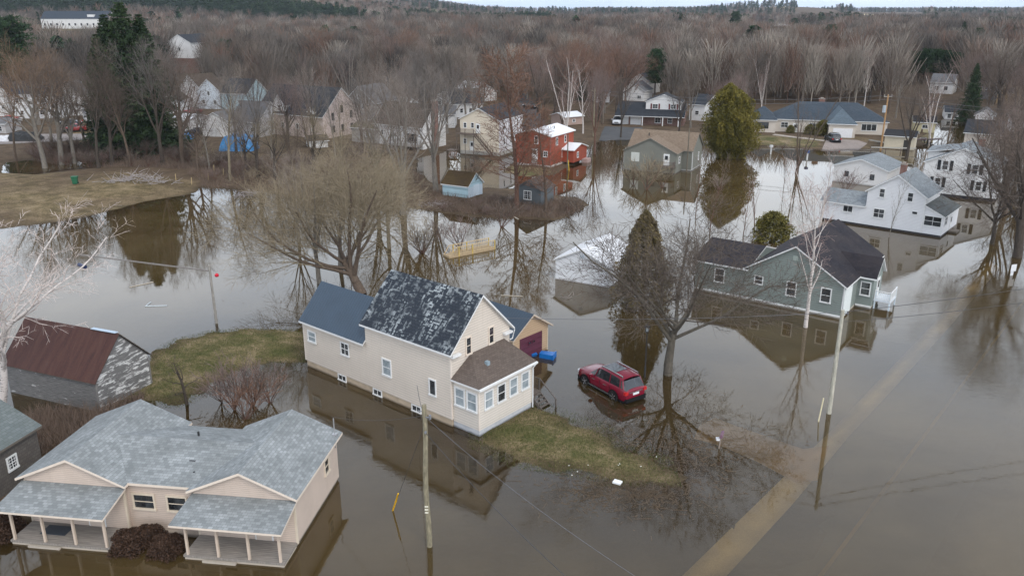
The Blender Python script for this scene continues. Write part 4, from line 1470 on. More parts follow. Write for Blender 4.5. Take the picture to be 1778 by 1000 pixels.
# brown roofed white house with chimney
t, Lx, E, Rg = quick('white bungalow with brown roof, tall red brick chimney and rear deck at the flood edge', (653, 253), (735, 263), 33, 34, 8.0, 'a', WS2, BRR,
                     [(0.15, 0.6, 0.9, 1.2), (0.42, 0.55, 1.3, 1.0, 'two')], [])
m = MB()
m.box(0.66 * Lx, 0.9 * Lx, -0.06, 0, 0.9, 3.2, 1)
m.box(0.68 * Lx, 0.88 * Lx, -0.08, -0.05, 1.0, 3.1, 0)
m.build('patio_door', [glass('dark'), WHITE], t)
chimney(t, Lx + 0.75, 3.4, 0.0, Rg + 1.0, 1.1)
m = MB()
m.box(0.5 * Lx, 0.99 * Lx, -2.6, -0.07, 0.6, 0.8)
for fx in (0.51, 0.75, 0.98):
    m.box(fx * Lx - .08, fx * Lx + .08, -2.6, -2.44, -0.8, 0.8)
m.build('deck', wood((0.28, 0.26, 0.24)), t)
railing('railing', t, [(0.51 * Lx, -0.3), (0.51 * Lx, -2.5), (0.98 * Lx, -2.5), (0.98 * Lx, -0.3)], 0.8, 1.0, wood((0.30, 0.28, 0.26)), 0.2)
quick('low grey outbuilding with mossy flat roof left of the brown-roofed bungalow', (612, 250), (658, 254), 24, 8, 6, 'a', siding((0.40, 0.38, 0.35), 0.3, 0.2), shingle((0.11, 0.09, 0.05), (0.08, 0.07, 0.05), blotch=0.4, streak=(0.10, 0.10, 0.03)), [(0.6, 0.55, 1.2, 0.9, 'two')])
# big pinkish house with steep dark roof
t, Lx, E, Rg = quick('large pinkish house with steep black roof, white dormers and steep side gable', (449, 234), (563, 246), 34, 42, 13.5, 'a', siding((0.56, 0.46, 0.42), 0.22, 0.08), DKR,
                     [(0.15, 0.45, 1.1, 1.5), (0.4, 0.5, 1.0, 1.3), (0.62, 0.5, 1.0, 1.3), (0.85, 0.45, 1.0, 1.4)])
for fx, ww, hh in ((0.36, 3.6, 4.6), (0.83, 1.9, 2.2)):
    m = MB()
    x = fx * Lx
    m.box(x - ww / 2, x + ww / 2, 0.2, 5.0, E - 0.2, E + hh * 0.5)
    m.poly([(x - ww / 2, 0.2, E + hh * 0.5), (x + ww / 2, 0.2, E + hh * 0.5), (x, 0.2, E + hh)])
    for k in (-1, 1):
        m.slab([(x + k * (ww / 2 + .3), -.1, E + hh * 0.44), (x, -.1, E + hh + .12), (x, 6, E + hh + .12), (x + k * (ww / 2 + .3), 6, E + hh * 0.44)], 0.12, 1, 2)
    dm = m.build('dormer', [WS2, DKR, WHITE], t)
    window(t, 'b', -1, 0.2, x, E + hh * 0.3, ww * 0.35, hh * 0.32, 'dh')
for b in (3.5, 6.7, 10.0):
    window(t, 'a', 1, Lx, b, 5.0 + (1.5 if b == 6.7 else 0), 0.9, 1.7, 'dh', BK)
    window(t, 'a', 1, Lx, b, 2.0, 0.9, 1.6, 'dh', BK)
quick('garden shed with low reddish roof beside the pinkish house', (538, 262), (570, 260), 12, 8, 4, 'a', WS2, BRR, name='shed', cat='shed')
# grey gabled house
t, Lx, E, Rg = quick('grey gabled two-storey house with small attic window and flat porch roof', (601, 222), (652, 225), 38, 27, 12, 'b', siding((0.32, 0.30, 0.28), 0.22, 0.1), GYR,
                     [(0.5, 1.28, 0.9, 1.1), (0.2, 0.85, 1.0, 1.3), (0.72, 0.85, 2.4, 1.3, 'triple'), (0.5, 0.5, 1.4, 1.2, 'two')])
MB().slab([(-0.5, -3, 2.4), (Lx + 0.5, -3, 2.4), (Lx + 0.5, 0.1, 3.6), (-0.5, 0.1, 3.6)], 0.15, 0, 1).build('porch_roof', [GYR, WHITE], t)
# cluster left of it
quick('grey-roofed long low house left of the pinkish house', (404, 240), (452, 243), 25, 30, 10, 'a', siding((0.50, 0.50, 0.52), 0.25, 0.1), shingle((0.16, 0.165, 0.18), (0.11, 0.115, 0.125)), [(0.3, 0.5, 1.2, 1.1), (0.75, 0.5, 1.2, 1.1)])
quick('white gabled garage with pale door beside the red pickup', (352, 241), (398, 242), 26, 14, 8, 'b', WS2, GYR, [], [(0.5, 2.6, 2.1, plain((0.55, 0.55, 0.55)))], name='garage', cat='garage')
quick('small white flat-roofed garage near the parked red car', (300, 231), (332, 233), 20, 7, 7, 'a', WS2, WM, [(0.5, 0.5, 1.0, 0.8)], name='garage', cat='garage')
quick('pale blue house with dark slate roof behind bare trees', (387, 194), (432, 196), 27, 22, 10, 'a', siding((0.42, 0.55, 0.60), 0.25, 0.1), DKR, [(0.3, 0.5, 1.2, 1.3), (0.7, 0.5, 1.2, 1.3)])
quick('bluish white gabled house, right one of the twin gables', (346, 192), (385, 193), 28, 20, 10, 'b', siding((0.58, 0.63, 0.68), 0.25, 0.1), BRR, [(0.5, 0.9, 1.0, 1.3), (0.25, 0.4, 1.1, 1.2), (0.75, 0.4, 1.1, 1.2)])
quick('white gabled house with red-brown roof, left one of the twin gables', (318, 189), (350, 191), 32, 20, 10, 'b', WS2, BRR, [(0.75, 0.95, 0.8, 1.6), (0.5, 0.4, 1.2, 1.3)])
t, Lx, E, Rg = quick('house with white gable over brick walls among the trees at the upper left', (297, 132), (338, 133), 47, 13, 18, 'b', WS2, DKR, [(0.5, 0.8, 1.2, 1.6)])
MB().box(-0.05, Lx + 0.05, -0.05, 17, -0.5, E * 0.5).build('brick_wall', BRK, t)
quick('white house wall cut off by the left edge behind the oaks', (-30, 206), (19, 205), 38, 26, 10, 'b', WS2, DKR, [(0.8, 0.4, 0.9, 1.2)])
quick('long white two-storey house with navy roof behind the tan oaks', (24, 210), (108, 209), 40, 18, 10, 'a', WS2, shingle((0.045, 0.06, 0.085), (0.03, 0.042, 0.06)), [(0.14, 0.75, 1.0, 1.3), (0.2, 0.25, 1.0, 1.3), (0.5, 0.72, 1.0, 1.3), (0.8, 0.7, 1.0, 1.3), (0.62, 0.25, 1.4, 1.3, 'two')])
quick('white gabled house behind the red truck with low porch', (108, 205), (146, 204), 30, 24, 12, 'b', WS2, GYR, [(0.4, 0.6, 1.0, 1.3), (0.75, 0.6, 1.0, 1.3)])
t, Lx, E, Rg = quick('brown-roofed house with white porch columns behind the spruces', (112, 178), (184, 178), 30, 14, 10, 'a', siding((0.20, 0.15, 0.13), 0.25, 0.1), BRR, [(0.3, 0.5, 1.2, 1.4), (0.65, 0.5, 1.2, 1.4)])
for fx in (0.05, 0.35, 0.6, 0.95):
    MB().box(fx * Lx - .15, fx * Lx + .15, -1.6, -1.3, 0, E).build('porch_post', WHITE, t)
quick('low shed with corrugated pale roof among the junk in the yard', (165, 210), (204, 211), 8, 9, 6, 'a', siding((0.3, 0.27, 0.24), 0.25, 0.1), plain((0.50, 0.44, 0.36)), name='shed', cat='shed')
# behind the apartment house and along the back street
quick('white house with black roof immediately behind the cream apartment house', (786, 208), (838, 206), 22, 22, 10, 'a', WS2, DKR, [(0.3, 0.5, 1.0, 1.3), (0.6, 0.5, 1.0, 1.3)], chim=(0.7, 0.5, 1.0))
quick('white-roofed pale house at the far end of the back street', (818, 182), (862, 178), 15, 16, 10, 'b', WS2, WM, [(0.5, 0.5, 1.0, 1.2)])
quick('white garage between the bungalow chimney and the black-roofed white house', (752, 226), (790, 226), 22, 12, 8, 'a', WS2, GYR, [(0.4, 0.5, 1.0, 1.0)], name='garage', cat='garage')
quick('pale low building with white roof behind the red house', (980, 222), (1012, 219), 14, 6, 6, 'a', siding((0.45, 0.33, 0.28), 0.25, 0.1), WM, [(0.5, 0.5, 1.0, 0.8)], name='garage', cat='garage')
quick('white house with dark roof behind the brick house, right of its gable', (1196, 212), (1222, 214), 26, 14, 12, 'a', WS2, DKR, [(0.5, 0.5, 1.2, 1.2)])
# far houses in the woods
quick('grey-green house with dark roof deep in the woods', (576, 134), (626, 133), 20, 17, 12, 'a', siding((0.48, 0.54, 0.50), 0.25, 0.1), DKR, [(0.25, 0.7, 2.4, 1.6, 'triple'), (0.75, 0.6, 1.2, 1.4)])
quick('white gabled house left of the grey-green one in the woods', (558, 146), (582, 146), 22, 14, 10, 'b', WS2, GYR, [(0.5, 0.7, 1.0, 1.5)])
quick('white house half hidden behind the pinkish house roof', (500, 168), (545, 168), 26, 16, 12, 'b', WS2, GYR, [(0.3, 0.6, 1.4, 1.5), (0.7, 0.6, 1.4, 1.5)])
quick('white farmhouse alone in the middle of the woods', (822, 136), (840, 135), 18, 8, 10, 'b', WS2, GYR, [(0.5, 0.6, 1.0, 1.5)])
quick('white house behind birches at the upper right', (1612, 166), (1652, 168), 18, 12, 12, 'a', WS2, GYR, [(0.3, 0.5, 1.4, 1.5), (0.7, 0.5, 1.4, 1.5)])
quick('tan steep-gabled house beside the spruce at the right edge', (1728, 184), (1774, 187), 28, 26, 12, 'b', siding((0.40, 0.28, 0.16), 0.3, 0.1), BRR, [(0.5, 0.8, 1.6, 1.8)])
quick('house with grey-blue roof left of the tan steep gable', (1700, 176), (1736, 178), 16, 20, 12, 'a', siding((0.25, 0.24, 0.25), 0.3, 0.1), shingle((0.15, 0.16, 0.20), (0.11, 0.12, 0.15)), [(0.5, 0.5, 1.2, 1.0)])
t, Lx, E, Rg = quick('cream house with dark shuttered windows behind the bare trees at the right edge', (1668, 276), (1730, 281), 44, 18, 10, 'a', siding((0.60, 0.53, 0.46), 0.22, 0.08), DKR,
                     [(0.2, 0.35, 1.0, 1.3), (0.72, 0.35, 1.2, 1.3), (0.5, 0.78, 1.1, 1.3)])
for fx, zz in ((0.13, 0.35), (0.28, 0.35), (0.64, 0.35), (0.80, 0.35)):
    MB().box(fx * Lx - .2, fx * Lx + .2, -0.06, 0, zz * E - .7, zz * E + .7).build('shutter', BK, t)
for (lb_, pl_, pr_, w_, r_, dp_, rd_, wl_, rf_) in (
        ('white flat garage behind the faded red pickup', (150, 214), (166, 213), 12, 6, 7, 'a', WS2, GYR),
        ('white cottage between the spruces and the twin-gabled houses', (284, 200), (314, 200), 20, 12, 8, 'b', WS2, BRR),
        ('white house with grey roof above the small flat-roofed garage', (268, 216), (296, 215), 18, 12, 8, 'a', WS2, GYR),
        ('white house in the trees above the pale blue house', (402, 160), (436, 160), 18, 14, 9, 'b', WS2, GYR),
        ('pale house in the trees right of the brick-walled gable house', (355, 130), (372, 130), 18, 9, 9, 'a', WS2, DKR),
        ('white cottage in the trees above the grey gabled house', (640, 168), (672, 168), 16, 11, 9, 'a', WS2, GYR),
        ('white house between the grey gabled house and brown-roofed bungalow', (690, 196), (722, 196), 16, 13, 8, 'b', WS2, BRR),
        ('white cottage behind the white garage near the chimney', (756, 190), (782, 190), 16, 11, 8, 'b', WS2, DKR),
        ('white house in the woods left of the brick house', (1032, 182), (1058, 182), 16, 11, 8, 'a', WS2, GYR),
        ('white shed cut by the left edge below the long navy-roofed house', (-20, 236), (12, 236), 16, 8, 7, 'a', siding((0.45, 0.43, 0.42), 0.3, 0.1), GYR),
        ('white house with grey roof between the oaks, second from the left edge', (60, 178), (92, 178), 16, 12, 8, 'b', WS2, GYR),
        ('small white shed behind the green bin trees', (196, 236), (214, 236), 12, 7, 5, 'a', WS2, GYR),
        ('white house high in the trees right of the brick-walled gable house', (384, 140), (404, 140), 14, 10, 8, 'b', WS2, GYR),
        ('white house in the trees between the pale blue house and the woods', (448, 150), (474, 150), 15, 11, 8, 'a', WS2, DKR),
        ('white cottage left of the grey-green house in the woods', (524, 148), (546, 148), 14, 10, 8, 'b', WS2, GYR),
        ('white house in the trees behind the cream shuttered house', (1690, 222), (1724, 224), 18, 11, 8, 'b', WS2, GYR),
        ('white house cut by the right edge high among the trees', (1752, 232), (1790, 234), 18, 12, 8, 'a', WS2, GYR),
        ('pale house in the trees left of the tall dark spruce', (1640, 208), (1664, 209), 12, 9, 8, 'a', WS2, DKR),
        ('grey cottage in the woods right of the lone farmhouse', (905, 140), (928, 140), 13, 9, 9, 'a', siding((0.4, 0.4, 0.4), 0.3, 0.1), DKR)):
    quick(lb_, pl_, pr_, w_, r_, dp_, rd_, wl_, rf_, [(0.3, 0.5, 1.1, 1.3), (0.7, 0.5, 1.1, 1.3)])
# motel-like long building and others far off
t, Lx, E, Rg = quick('long white two-storey building with navy roof far off before the pines', (76, 66), (193, 66), 15, 12, 22, 'a', WS2, shingle((0.045, 0.06, 0.08), (0.03, 0.042, 0.06)),
                     [(0.05 + 0.09 * k, 0.45, 2.2, 2.6, 'plain') for k in range(11)])
m = MB()
m.box(0.68 * Lx, 0.78 * Lx, 2, 12, E + 2, E + 4.5)
m.build('dormer', WS2, t)
quick('lower white wing with dark roof in front of the long white building', (100, 88), (187, 86), 13, 10, 20, 'a', WS2, DKR, [(0.15 + 0.14 * k, 0.5, 2.0, 2.0, 'plain') for k in range(6)])
quick('pale tan flat building behind the spruces on the left', (277, 50), (312, 50), 5, 2, 25, 'a', siding((0.42, 0.34, 0.28), 0.4, 0.1), plain((0.45, 0.38, 0.33)))
quick('long low tan building amid woods far right', (1343, 56), (1366, 57), 6, 1.5, 22, 'a', plain((0.55, 0.47, 0.36)), plain((0.3, 0.3, 0.3)))
quick('second long tan building amid woods far right', (1400, 58), (1440, 59), 6, 1.5, 22, 'a', plain((0.55, 0.47, 0.36)), plain((0.35, 0.3, 0.26)))
quick('white barn on the horizon hill', (1379, 26), (1405, 26), 4.2, 1.0, 60, 'a', plain((0.75, 0.76, 0.78)), plain((0.75, 0.76, 0.78)), name='barn', cat='barn')

for o in list(bpy.data.objects):
    if 'dims' in o:
        del o['dims']
for x, y, r in ((-4, 60, 14), (0, 70, 9), (-16, 46, 14), (-34, 60, 9), (38, 78, 15), (7, 96, 7), (58, 112, 13), (66, 146, 11), (80, 134, 12),
                (8, 163, 10), (-3, 178, 12), (-7, 134, 6), (5, 129, 5), (30, 158, 12)):
    OBST.append((x, y, r))
# ------------------------------------------------------------------ vehicles
def car(label, x, y, ang, paint, scale=1.0, z=0.0, cat='car', group=None, kind='suv', name='parked_car', plate=True):
    """front is +x; origin on the ground under the middle of the car"""
    t = thing(name, label, cat, x, y, ang, z, group, scale)
    Lh, Wh = 2.5, 0.98
    P_ = plain(paint, 0.25, 0.0, 0.06, 0.4, 0.35)
    BLK = plain((0.012, 0.012, 0.013), 0.8, spec=0.1)
    GL = glass('car')
    CH = plain((0.6, 0.6, 0.62), 0.2, 0.9)
    if kind == 'suv':
        top = [(-2.46, .72, .98, .0), (-2.42, .80, 1.06, .0), (-2.2, .90, 1.12, .72), (-1.9, .95, 1.14, .74), (-0.9, .97, 1.12, .77), (0.15, .97, 1.10, .76), (0.55, .97, 1.08, .72), (1.3, .96, 1.05, .0), (1.9, .93, 1.02, .0), (2.3, .84, .92, .0), (2.48, .66, .72, .0)]
        roof = {2: (-1.98, 1.68), 3: (-1.8, 1.74), 4: (-0.9, 1.80), 5: (0.05, 1.79), 6: (0.35, 1.72)}
    elif kind == 'pickup':
        top = [(-2.48, .88, 1.02, .0), (-2.4, .92, 1.04, .0), (-0.9, .94, 1.05, .0), (-0.75, .95, 1.08, .72), (0.0, .95, 1.08, .74), (0.6, .95, 1.07, .70), (1.2, .94, 1.05, .0), (1.9, .92, 1.02, .0), (2.3, .86, .95, .0), (2.48, .70, .80, .0)]
        roof = {3: (-0.72, 1.66), 4: (-0.1, 1.74), 5: (0.3, 1.68)}
    else:
        top = [(-2.3, .70, .90, .0), (-2.2, .80, .96, .0), (-1.6, .86, .98, .0), (-1.2, .88, .99, .62), (-0.6, .9, .98, .66), (0.1, .9, .96, .66), (0.5, .9, .95, .62), (1.1, .88, .92, .0), (1.8, .84, .84, .0), (2.15, .74, .74, .0), (2.3, .6, .62, .0)]
        roof = {3: (-1.0, 1.30), 4: (-0.55, 1.40), 5: (0.0, 1.40), 6: (0.3, 1.34)}
    # body shell: rings below the belt line
    def ring(x, w, zb):
        return [(x, -w * .92, .28), (x, -w, .48), (x, -w * 1.01, .70), (x, -w * .97, zb - .10), (x, -w * .90, zb), (x, -w * .45, zb + .035), (x, 0, zb + .045),
                (x, w * .45, zb + .035), (x, w * .90, zb), (x, w * .97, zb - .10), (x, w * 1.01, .70), (x, w, .48), (x, w * .92, .28)]
    rings = [ring(a, b, c) for a, b, c, _ in top]
    m = MB()
    n = 13
    vs = [p for r in rings for p in r]
    fs = []
    for i in range(len(rings) - 1):
        for k in range(n - 1):
            fs.append((i * n + k, i * n + k + 1, (i + 1) * n + k + 1, (i + 1) * n + k))
        fs.append((i * n + n - 1, i * n, (i + 1) * n, (i + 1) * n + n - 1))
    m.add(vs, fs, 0, True)
    m.add(rings[0], [tuple(range(n))], 0)
    m.add(rings[-1], [tuple(reversed(range(n)))], 0)
    # roof panel and pillars
    idx = sorted(roof)
    rr_ = []
    for i in idx:
        xr, zr = roof[i]
        w = top[i][3]
        rr_.append([(xr, -w, zr - .07), (xr, -w * .85, zr - .01), (xr, 0, zr + .03), (xr, w * .85, zr - .01), (xr, w, zr - .07)])
    vs = [p for r in rr_ for p in r]
    fs = [(i * 5 + k, i * 5 + k + 1, (i + 1) * 5 + k + 1, (i + 1) * 5 + k) for i in range(len(rr_) - 1) for k in range(4)]
    m.add(vs, fs, 0, True)
    bl = [(top[i][0], top[i][1] * .92, top[i][2]) for i in idx]
    ri = [(roof[i][0], top[i][3], roof[i][1] - .07) for i in idx]
    for s in (-1, 1):
        for k in range(len(idx)):
            if kind == 'suv' and k == 3 or (kind != 'suv' and k == 1 and len(idx) > 3):
                continue
            m.beam((bl[k][0], s * bl[k][1], bl[k][2] - .02), (ri[k][0], s * ri[k][1], ri[k][2]), .10 if k in (0, 1) else .07, .05)
        m.beam((ri[0][0], s * ri[0][1], ri[0][2]), (ri[-1][0], s * ri[-1][1], ri[-1][2]), .06, .06)
    if kind == 'pickup':
        m.box(-2.4, -0.85, -.93, -.84, .9, 1.12)
        m.box(-2.4, -0.85, .84, .93, .9, 1.12)
        m.box(-2.47, -2.39, -.93, .93, .9, 1.12)
    body = m.build('body', P_, t)
    mm_ = body.modifiers.new('bevel', 'BEVEL')
    mm_.width = 0.012
    mm_.segments = 1
    mm_.limit_method = 'ANGLE'
    # glass
    for s in (-1, 1):
        g = MB()
        for k in range(len(idx) - 1):
            g.poly([(bl[k][0], s * (bl[k][1] - .015), bl[k][2]), (bl[k + 1][0], s * (bl[k + 1][1] - .015), bl[k + 1][2]), (ri[k + 1][0], s * (ri[k + 1][1] - .01), ri[k + 1][2]), (ri[k][0], s * (ri[k][1] - .01), ri[k][2])])
        g.build('side_window', GL, t)
    g = MB()
    i = idx[-1]
    g.poly([(top[i + 1][0] - .15, -.80, top[i + 1][2] + .0), (top[i + 1][0] - .15, .80, top[i + 1][2]), (roof[i][0], top[i][3], roof[i][1] - .06), (roof[i][0] - .02, 0, roof[i][1] + .0), (roof[i][0], -top[i][3], roof[i][1] - .06)])
    g.poly([(top[i + 1][0] - .15, -.80, top[i + 1][2]), (roof[i][0], -top[i][3], roof[i][1] - .06), (bl[-1][0], -bl[-1][1], bl[-1][2])])
    g.poly([(top[i + 1][0] - .15, .80, top[i + 1][2]), (roof[i][0], top[i][3], roof[i][1] - .06), (bl[-1][0], bl[-1][1], bl[-1][2])])
    g.build('windscreen', GL, t)
    g = MB()
    i = idx[0]
    bx = top[i - 1][0] + (.02 if kind == 'suv' else .12)
    g.poly([(bx, -.76, top[i - 1][2]), (bx, .76, top[i - 1][2]), (roof[i][0] - .03, top[i][3] - .03, roof[i][1] - .09), (roof[i][0] - .03, -top[i][3] + .03, roof[i][1] - .09)])
    if kind == 'suv':
        for s in (-1, 1):
            g.poly([(bx, s * .76, top[i - 1][2]), (bl[0][0], s * bl[0][1], bl[0][2]), (roof[i][0], s * top[i][3], roof[i][1] - .08)])
    g.build('rear_window', GL, t)
    # lower cladding
    b = MB()
    b.box(-2.3, 2.3, -Wh * .93, Wh * .93, .2, .33)
    b.box(-2.52, -2.3, -.82, .82, .26, .52)
    b.box(2.3, 2.5, -.75, .75, .24, .42)
    b.build('bumper_cladding', BLK, t)
    if kind == 'suv':
        b = MB()
        for s in (-1, 1):
            b.box(-1.1, 1.1, s * .985 - .02, s * .985 + .02, .34, .40)
        b.build('sill_trim', CH, t)
        b = MB()
        for s in (-1, 1):
            b.beam((-1.85, s * .64, 1.84), (0.1, s * .64, 1.88), .05, .05)
            for xx in (-1.85, 0.1):
                b.beam((xx, s * .64, 1.74), (xx, s * .64, 1.87), .05, .06)
        b.build('roof_rail', CH, t)
        MB().box(-1.05, 0.15, -.48, .48, 1.80, 1.835).build('sunroof', GL, t)
    for s in (-1, 1):
        b = MB()
        for xx in (0.98, -0.02, -1.0):
            b.box(xx - .008, xx + .008, s * .972 - .012, s * .972 + .012, .42, 1.0)
        b.box(-1.0, 0.98, s * .972 - .012, s * .972 + .012, .41, .425)
        b.build('door_seam', BLK, t)
    b = MB()
    for s in (-1, 1):
        for xx in (0.55, -0.55):
            b.box(xx - .12, xx + .12, s * 1.0 - .02, s * 1.0 + .02, .86, .90)
    b.build('door_handle', CH, t)
    for s in (-1, 1):
        mir = MB()
        mir.box(.62, .78, s * 1.10 - .11, s * 1.10 + .11, 1.03, 1.20)
        mir.box(.66, .74, s * .97 - .06, s * .97 + .06, 1.06, 1.12)
        mir.build('wing_mirror', P_, t)
    for s in (-1, 1):
        hb = MB()
        hb.box(2.22, 2.42, s * .66 - .16, s * .66 + .16, .70, .86)
        hb.build('headlight', plain((0.7, 0.72, 0.74), 0.1), t)
        tb = MB()
        tb.box(-2.48, -2.3, s * .78 - .13, s * .78 + .13, .80, 1.00)
        tb.build('tail_light', plain((0.45, 0.02, 0.02), 0.15), t)
    if plate:
        MB().box(-2.50, -2.47, -.24, .24, .70, .84).build('number_plate', plain((0.7, 0.7, 0.72)), t)
        MB().box(-2.49, -2.44, -.55, .55, .88, .92).build('tailgate_trim', CH, t)
    MB().box(2.40, 2.49, -.45, .45, .55, .76).build('grille', BLK, t)
    for xx in (-1.42, 1.45):
        for s in (-1, 1):
            w = MB()
            w.tube([(xx, s * .80, .38), (xx, s * 1.0, .38)], .385, 24)
            wh = w.build('wheel', plain((0.018, 0.018, 0.018), 0.8), t)
            rm = MB()
            rm.tube([(xx, s * .99, .38), (xx, s * 1.012, .38)], .26, 20, 1)
            for k in range(5):
                a = k * 2 * math.pi / 5
                rm.beam((xx, s * 1.02, .38), (xx + .25 * math.cos(a), s * 1.02, .38 + .25 * math.sin(a)), .03, .07)
            rm.tube([(xx, s * 1.0, .38), (xx, s * 1.035, .38)], .055, 10)
            link('rim', rm.mesh('rim', [CH, BLK]), wh)
            ar = MB()
            pts = []
            for k in range(11):
                a = math.pi * k / 10
                pts.append((xx + .46 * math.cos(a), s * .992, .36 + .46 * math.sin(a)))
            for p0, p1 in zip(pts[:-1], pts[1:]):
                ar.beam(p0, p1, .03, .07)
            ar.build('wheel_arch', BLK, t)
    return t


a = R(124.25)
ux, uy = math.cos(a), math.sin(a)
sc_ = 1.26
cx = 8.29 + ux * 1.87 + uy * 1.17
cy = 60.83 + uy * 1.87 - ux * 1.17
car('dark red SUV with roof rails standing hub-deep in the flooded drive beside the lamp post', cx, cy, a, (0.165, 0.003, 0.018), sc_, -0.22)
q = P(1453, 252.5)
car('black SUV parked before the white double garage door of the ranch house', q.x, q.y + 3.0, math.radians(88), (0.02, 0.022, 0.026), 1.2, 0.33)
q = P(1073, 221)
car('white pickup parked before the brick house garage doors', q.x, q.y + 2.0, math.radians(258), (0.62, 0.63, 0.65), 1.2, 0.55, cat='pickup truck', kind='pickup', name='pickup_truck')
q = P(920, 192)
car('dark green car parked on the back street behind the red house', q.x, q.y, math.radians(120), (0.05, 0.07, 0.07), 1.2, 0.6, kind='sedan')
q = P(131, 233)
car('faded red pickup in the cluttered yard behind the oaks', q.x, q.y, math.radians(200), (0.24, 0.03, 0.03), 1.2, 0.6, cat='pickup truck', kind='pickup', name='pickup_truck')
q = P(15, 215)
car('bright red car by the white house at the left edge', q.x, q.y, math.radians(185), (0.40, 0.03, 0.02), 1.2, 0.6, kind='sedan')
q = P(334, 202)
car('red car parked in front of the twin-gabled white houses', q.x, q.y, math.radians(200), (0.30, 0.03, 0.04), 1.2, 0.7, kind='sedan')
q = P(181, 231)
car('pale blue car among the junk in the cluttered yard', q.x, q.y, math.radians(240), (0.20, 0.30, 0.42), 1.15, 0.6, kind='sedan')
q = P(342, 237)
car('dark car beside the small blue tarp', q.x, q.y, math.radians(190), (0.03, 0.035, 0.05), 1.15, 0.6, kind='sedan')
q = P(110, 226)
car('black car behind the faded red pickup', q.x, q.y + 4, math.radians(190), (0.02, 0.025, 0.03), 1.15, 0.7, kind='sedan')

# ------------------------------------------------------------------ poles, lamp, wires, small things
POLE = wood((0.25, 0.22, 0.15), 0.5)
WIRE = plain((0.05, 0.05, 0.055), 0.5)
WIREW = plain((0.13, 0.13, 0.14), 0.6)


def wire(label, p, q, sag, r=0.02, mat=WIRE, name='cable', group=None):
    p, q = Vector(p), Vector(q)
    pts = []
    for i in range(25):
        t = i / 24
        v = p.lerp(q, t)
        v.z -= sag * 4 * t * (1 - t)
        pts.append(v - p)
    o = MB().tube(pts, r, 5).build(name, mat)
    o.location = p
    return tag(o, label, 'cable', group)


# front pole
fp = thing('utility_pole', 'weathered wooden utility pole rising from the water in front of the cream house', 'utility pole', -4.9, 41.5)
rs = random.Random(3)
pts = [(0.05 * math.sin(k * 0.9), 0, -1.5 + k * 1.07) for k in range(11)]
MB().tube(pts, [0.17 - 0.004 * k for k in range(11)], 12).build('pole', POLE, fp)
m = MB()
for z in (2.75, 2.55, 2.35):
    m.box(-0.14, 0.06, -0.18, -0.14, z, z + 0.07)
m.build('marker_tag', plain((0.75, 0.72, 0.6)), fp)
m = MB()
m.tube([(0.1, -0.1, 8.5), (0.35, -0.15, 8.5)], 0.04, 6)
m.tube([(0.35, -0.15, 8.4), (0.35, -0.15, 8.65)], 0.07, 8)
m.tube([(-0.1, 0, 8.8), (-0.35, 0, 8.85)], 0.03, 6)
m.tube([(0.05, -0.17, 7.6), (0.1, -0.2, 7.6)], 0.09, 8)
m.build('bracket', plain((0.25, 0.26, 0.28), 0.5, 0.5), fp)
top = Vector((-4.9, 41.5, 8.55))
g = P(682, 886)
tgu = (top - g).normalized()
o = MB().tube([Vector((0, 0, 0)), tgu * 1.9], 0.055, 8).build('guy_guard', plain((0.75, 0.42, 0.02), 0.4))
o.location = g
tag(o, 'bright yellow guy wire guard slanting out of the water left of the front pole', 'guard')
wire('thin guy wire from the front pole to the yellow guard', top + Vector((0, 0, -0.6)), g, 0.02, 0.012)
wire('twisted service cable from the front pole down to the lower right', top, Vector((6.6, 26.5, 8.1)), 0.5, 0.013, WIREW)
wire('plain black cable running below the twisted one to the lower right', top + Vector((0, 0, -1.0)), Vector((4.6, 26.0, 7.2)), 0.45, 0.016)
wire('twisted service cable from the front pole to the pink bungalow mast', top, Vector((-11.85, 48.8, 4.7)), 0.3, 0.013, WIRE)
wire('short service cable from the front pole to the cream house wall', top, Vector((-7.2, 57.2, 3.0)), 0.3, 0.018)
# right pole
rp = thing('utility_pole', 'pale leaning utility pole in the water in front of the sage green house', 'utility pole', 24.8, 58.4)
MB().tube([(0, 0, -1.5), (0, 0, 8.6)], [0.19, 0.14], 12).build('pole', wood((0.42, 0.40, 0.33), 0.4), rp)
m = MB()
m.tube([(0.1, 0, 8.3), (0.45, 0.1, 8.3)], 0.04, 6)
m.tube([(0.45, 0.1, 8.2), (0.45, 0.1, 8.42)], 0.06, 6)
m.tube([(-0.12, 0, 3.6), (-0.12, 0, 5.4)], 0.035, 6)
m.build('bracket', plain((0.12, 0.12, 0.13)), rp)
rt_ = Vector((24.8, 58.4, 8.45))
g = P(1421, 732)
tgu = (rt_ - g).normalized()
o = MB().tube([Vector((0, 0, 0)), tgu * 1.9], 0.05, 8).build('guy_guard', plain((0.62, 0.55, 0.36), 0.5))
o.location = g
tag(o, 'pale wooden guy wire guard slanting beside the right pole', 'guard')
wire('cable from the right pole leftward over the red SUV', rt_, Vector((-3.5, 66.0, 5.2)), 0.4, 0.022, WIREW)
wire('upper cable from the right pole to the right edge', rt_, Vector((62, 69, 10.2)), 0.5, 0.022)
wire('lower cable from the right pole to the right edge', rt_ + Vector((0, 0, -0.8)), Vector((62, 69, 8.7)), 0.6, 0.02)
wire('cable from the right pole to the green house corner', rt_, Vector((33.2, 78.6, 3.6)), 0.25, 0.018, WIREW)
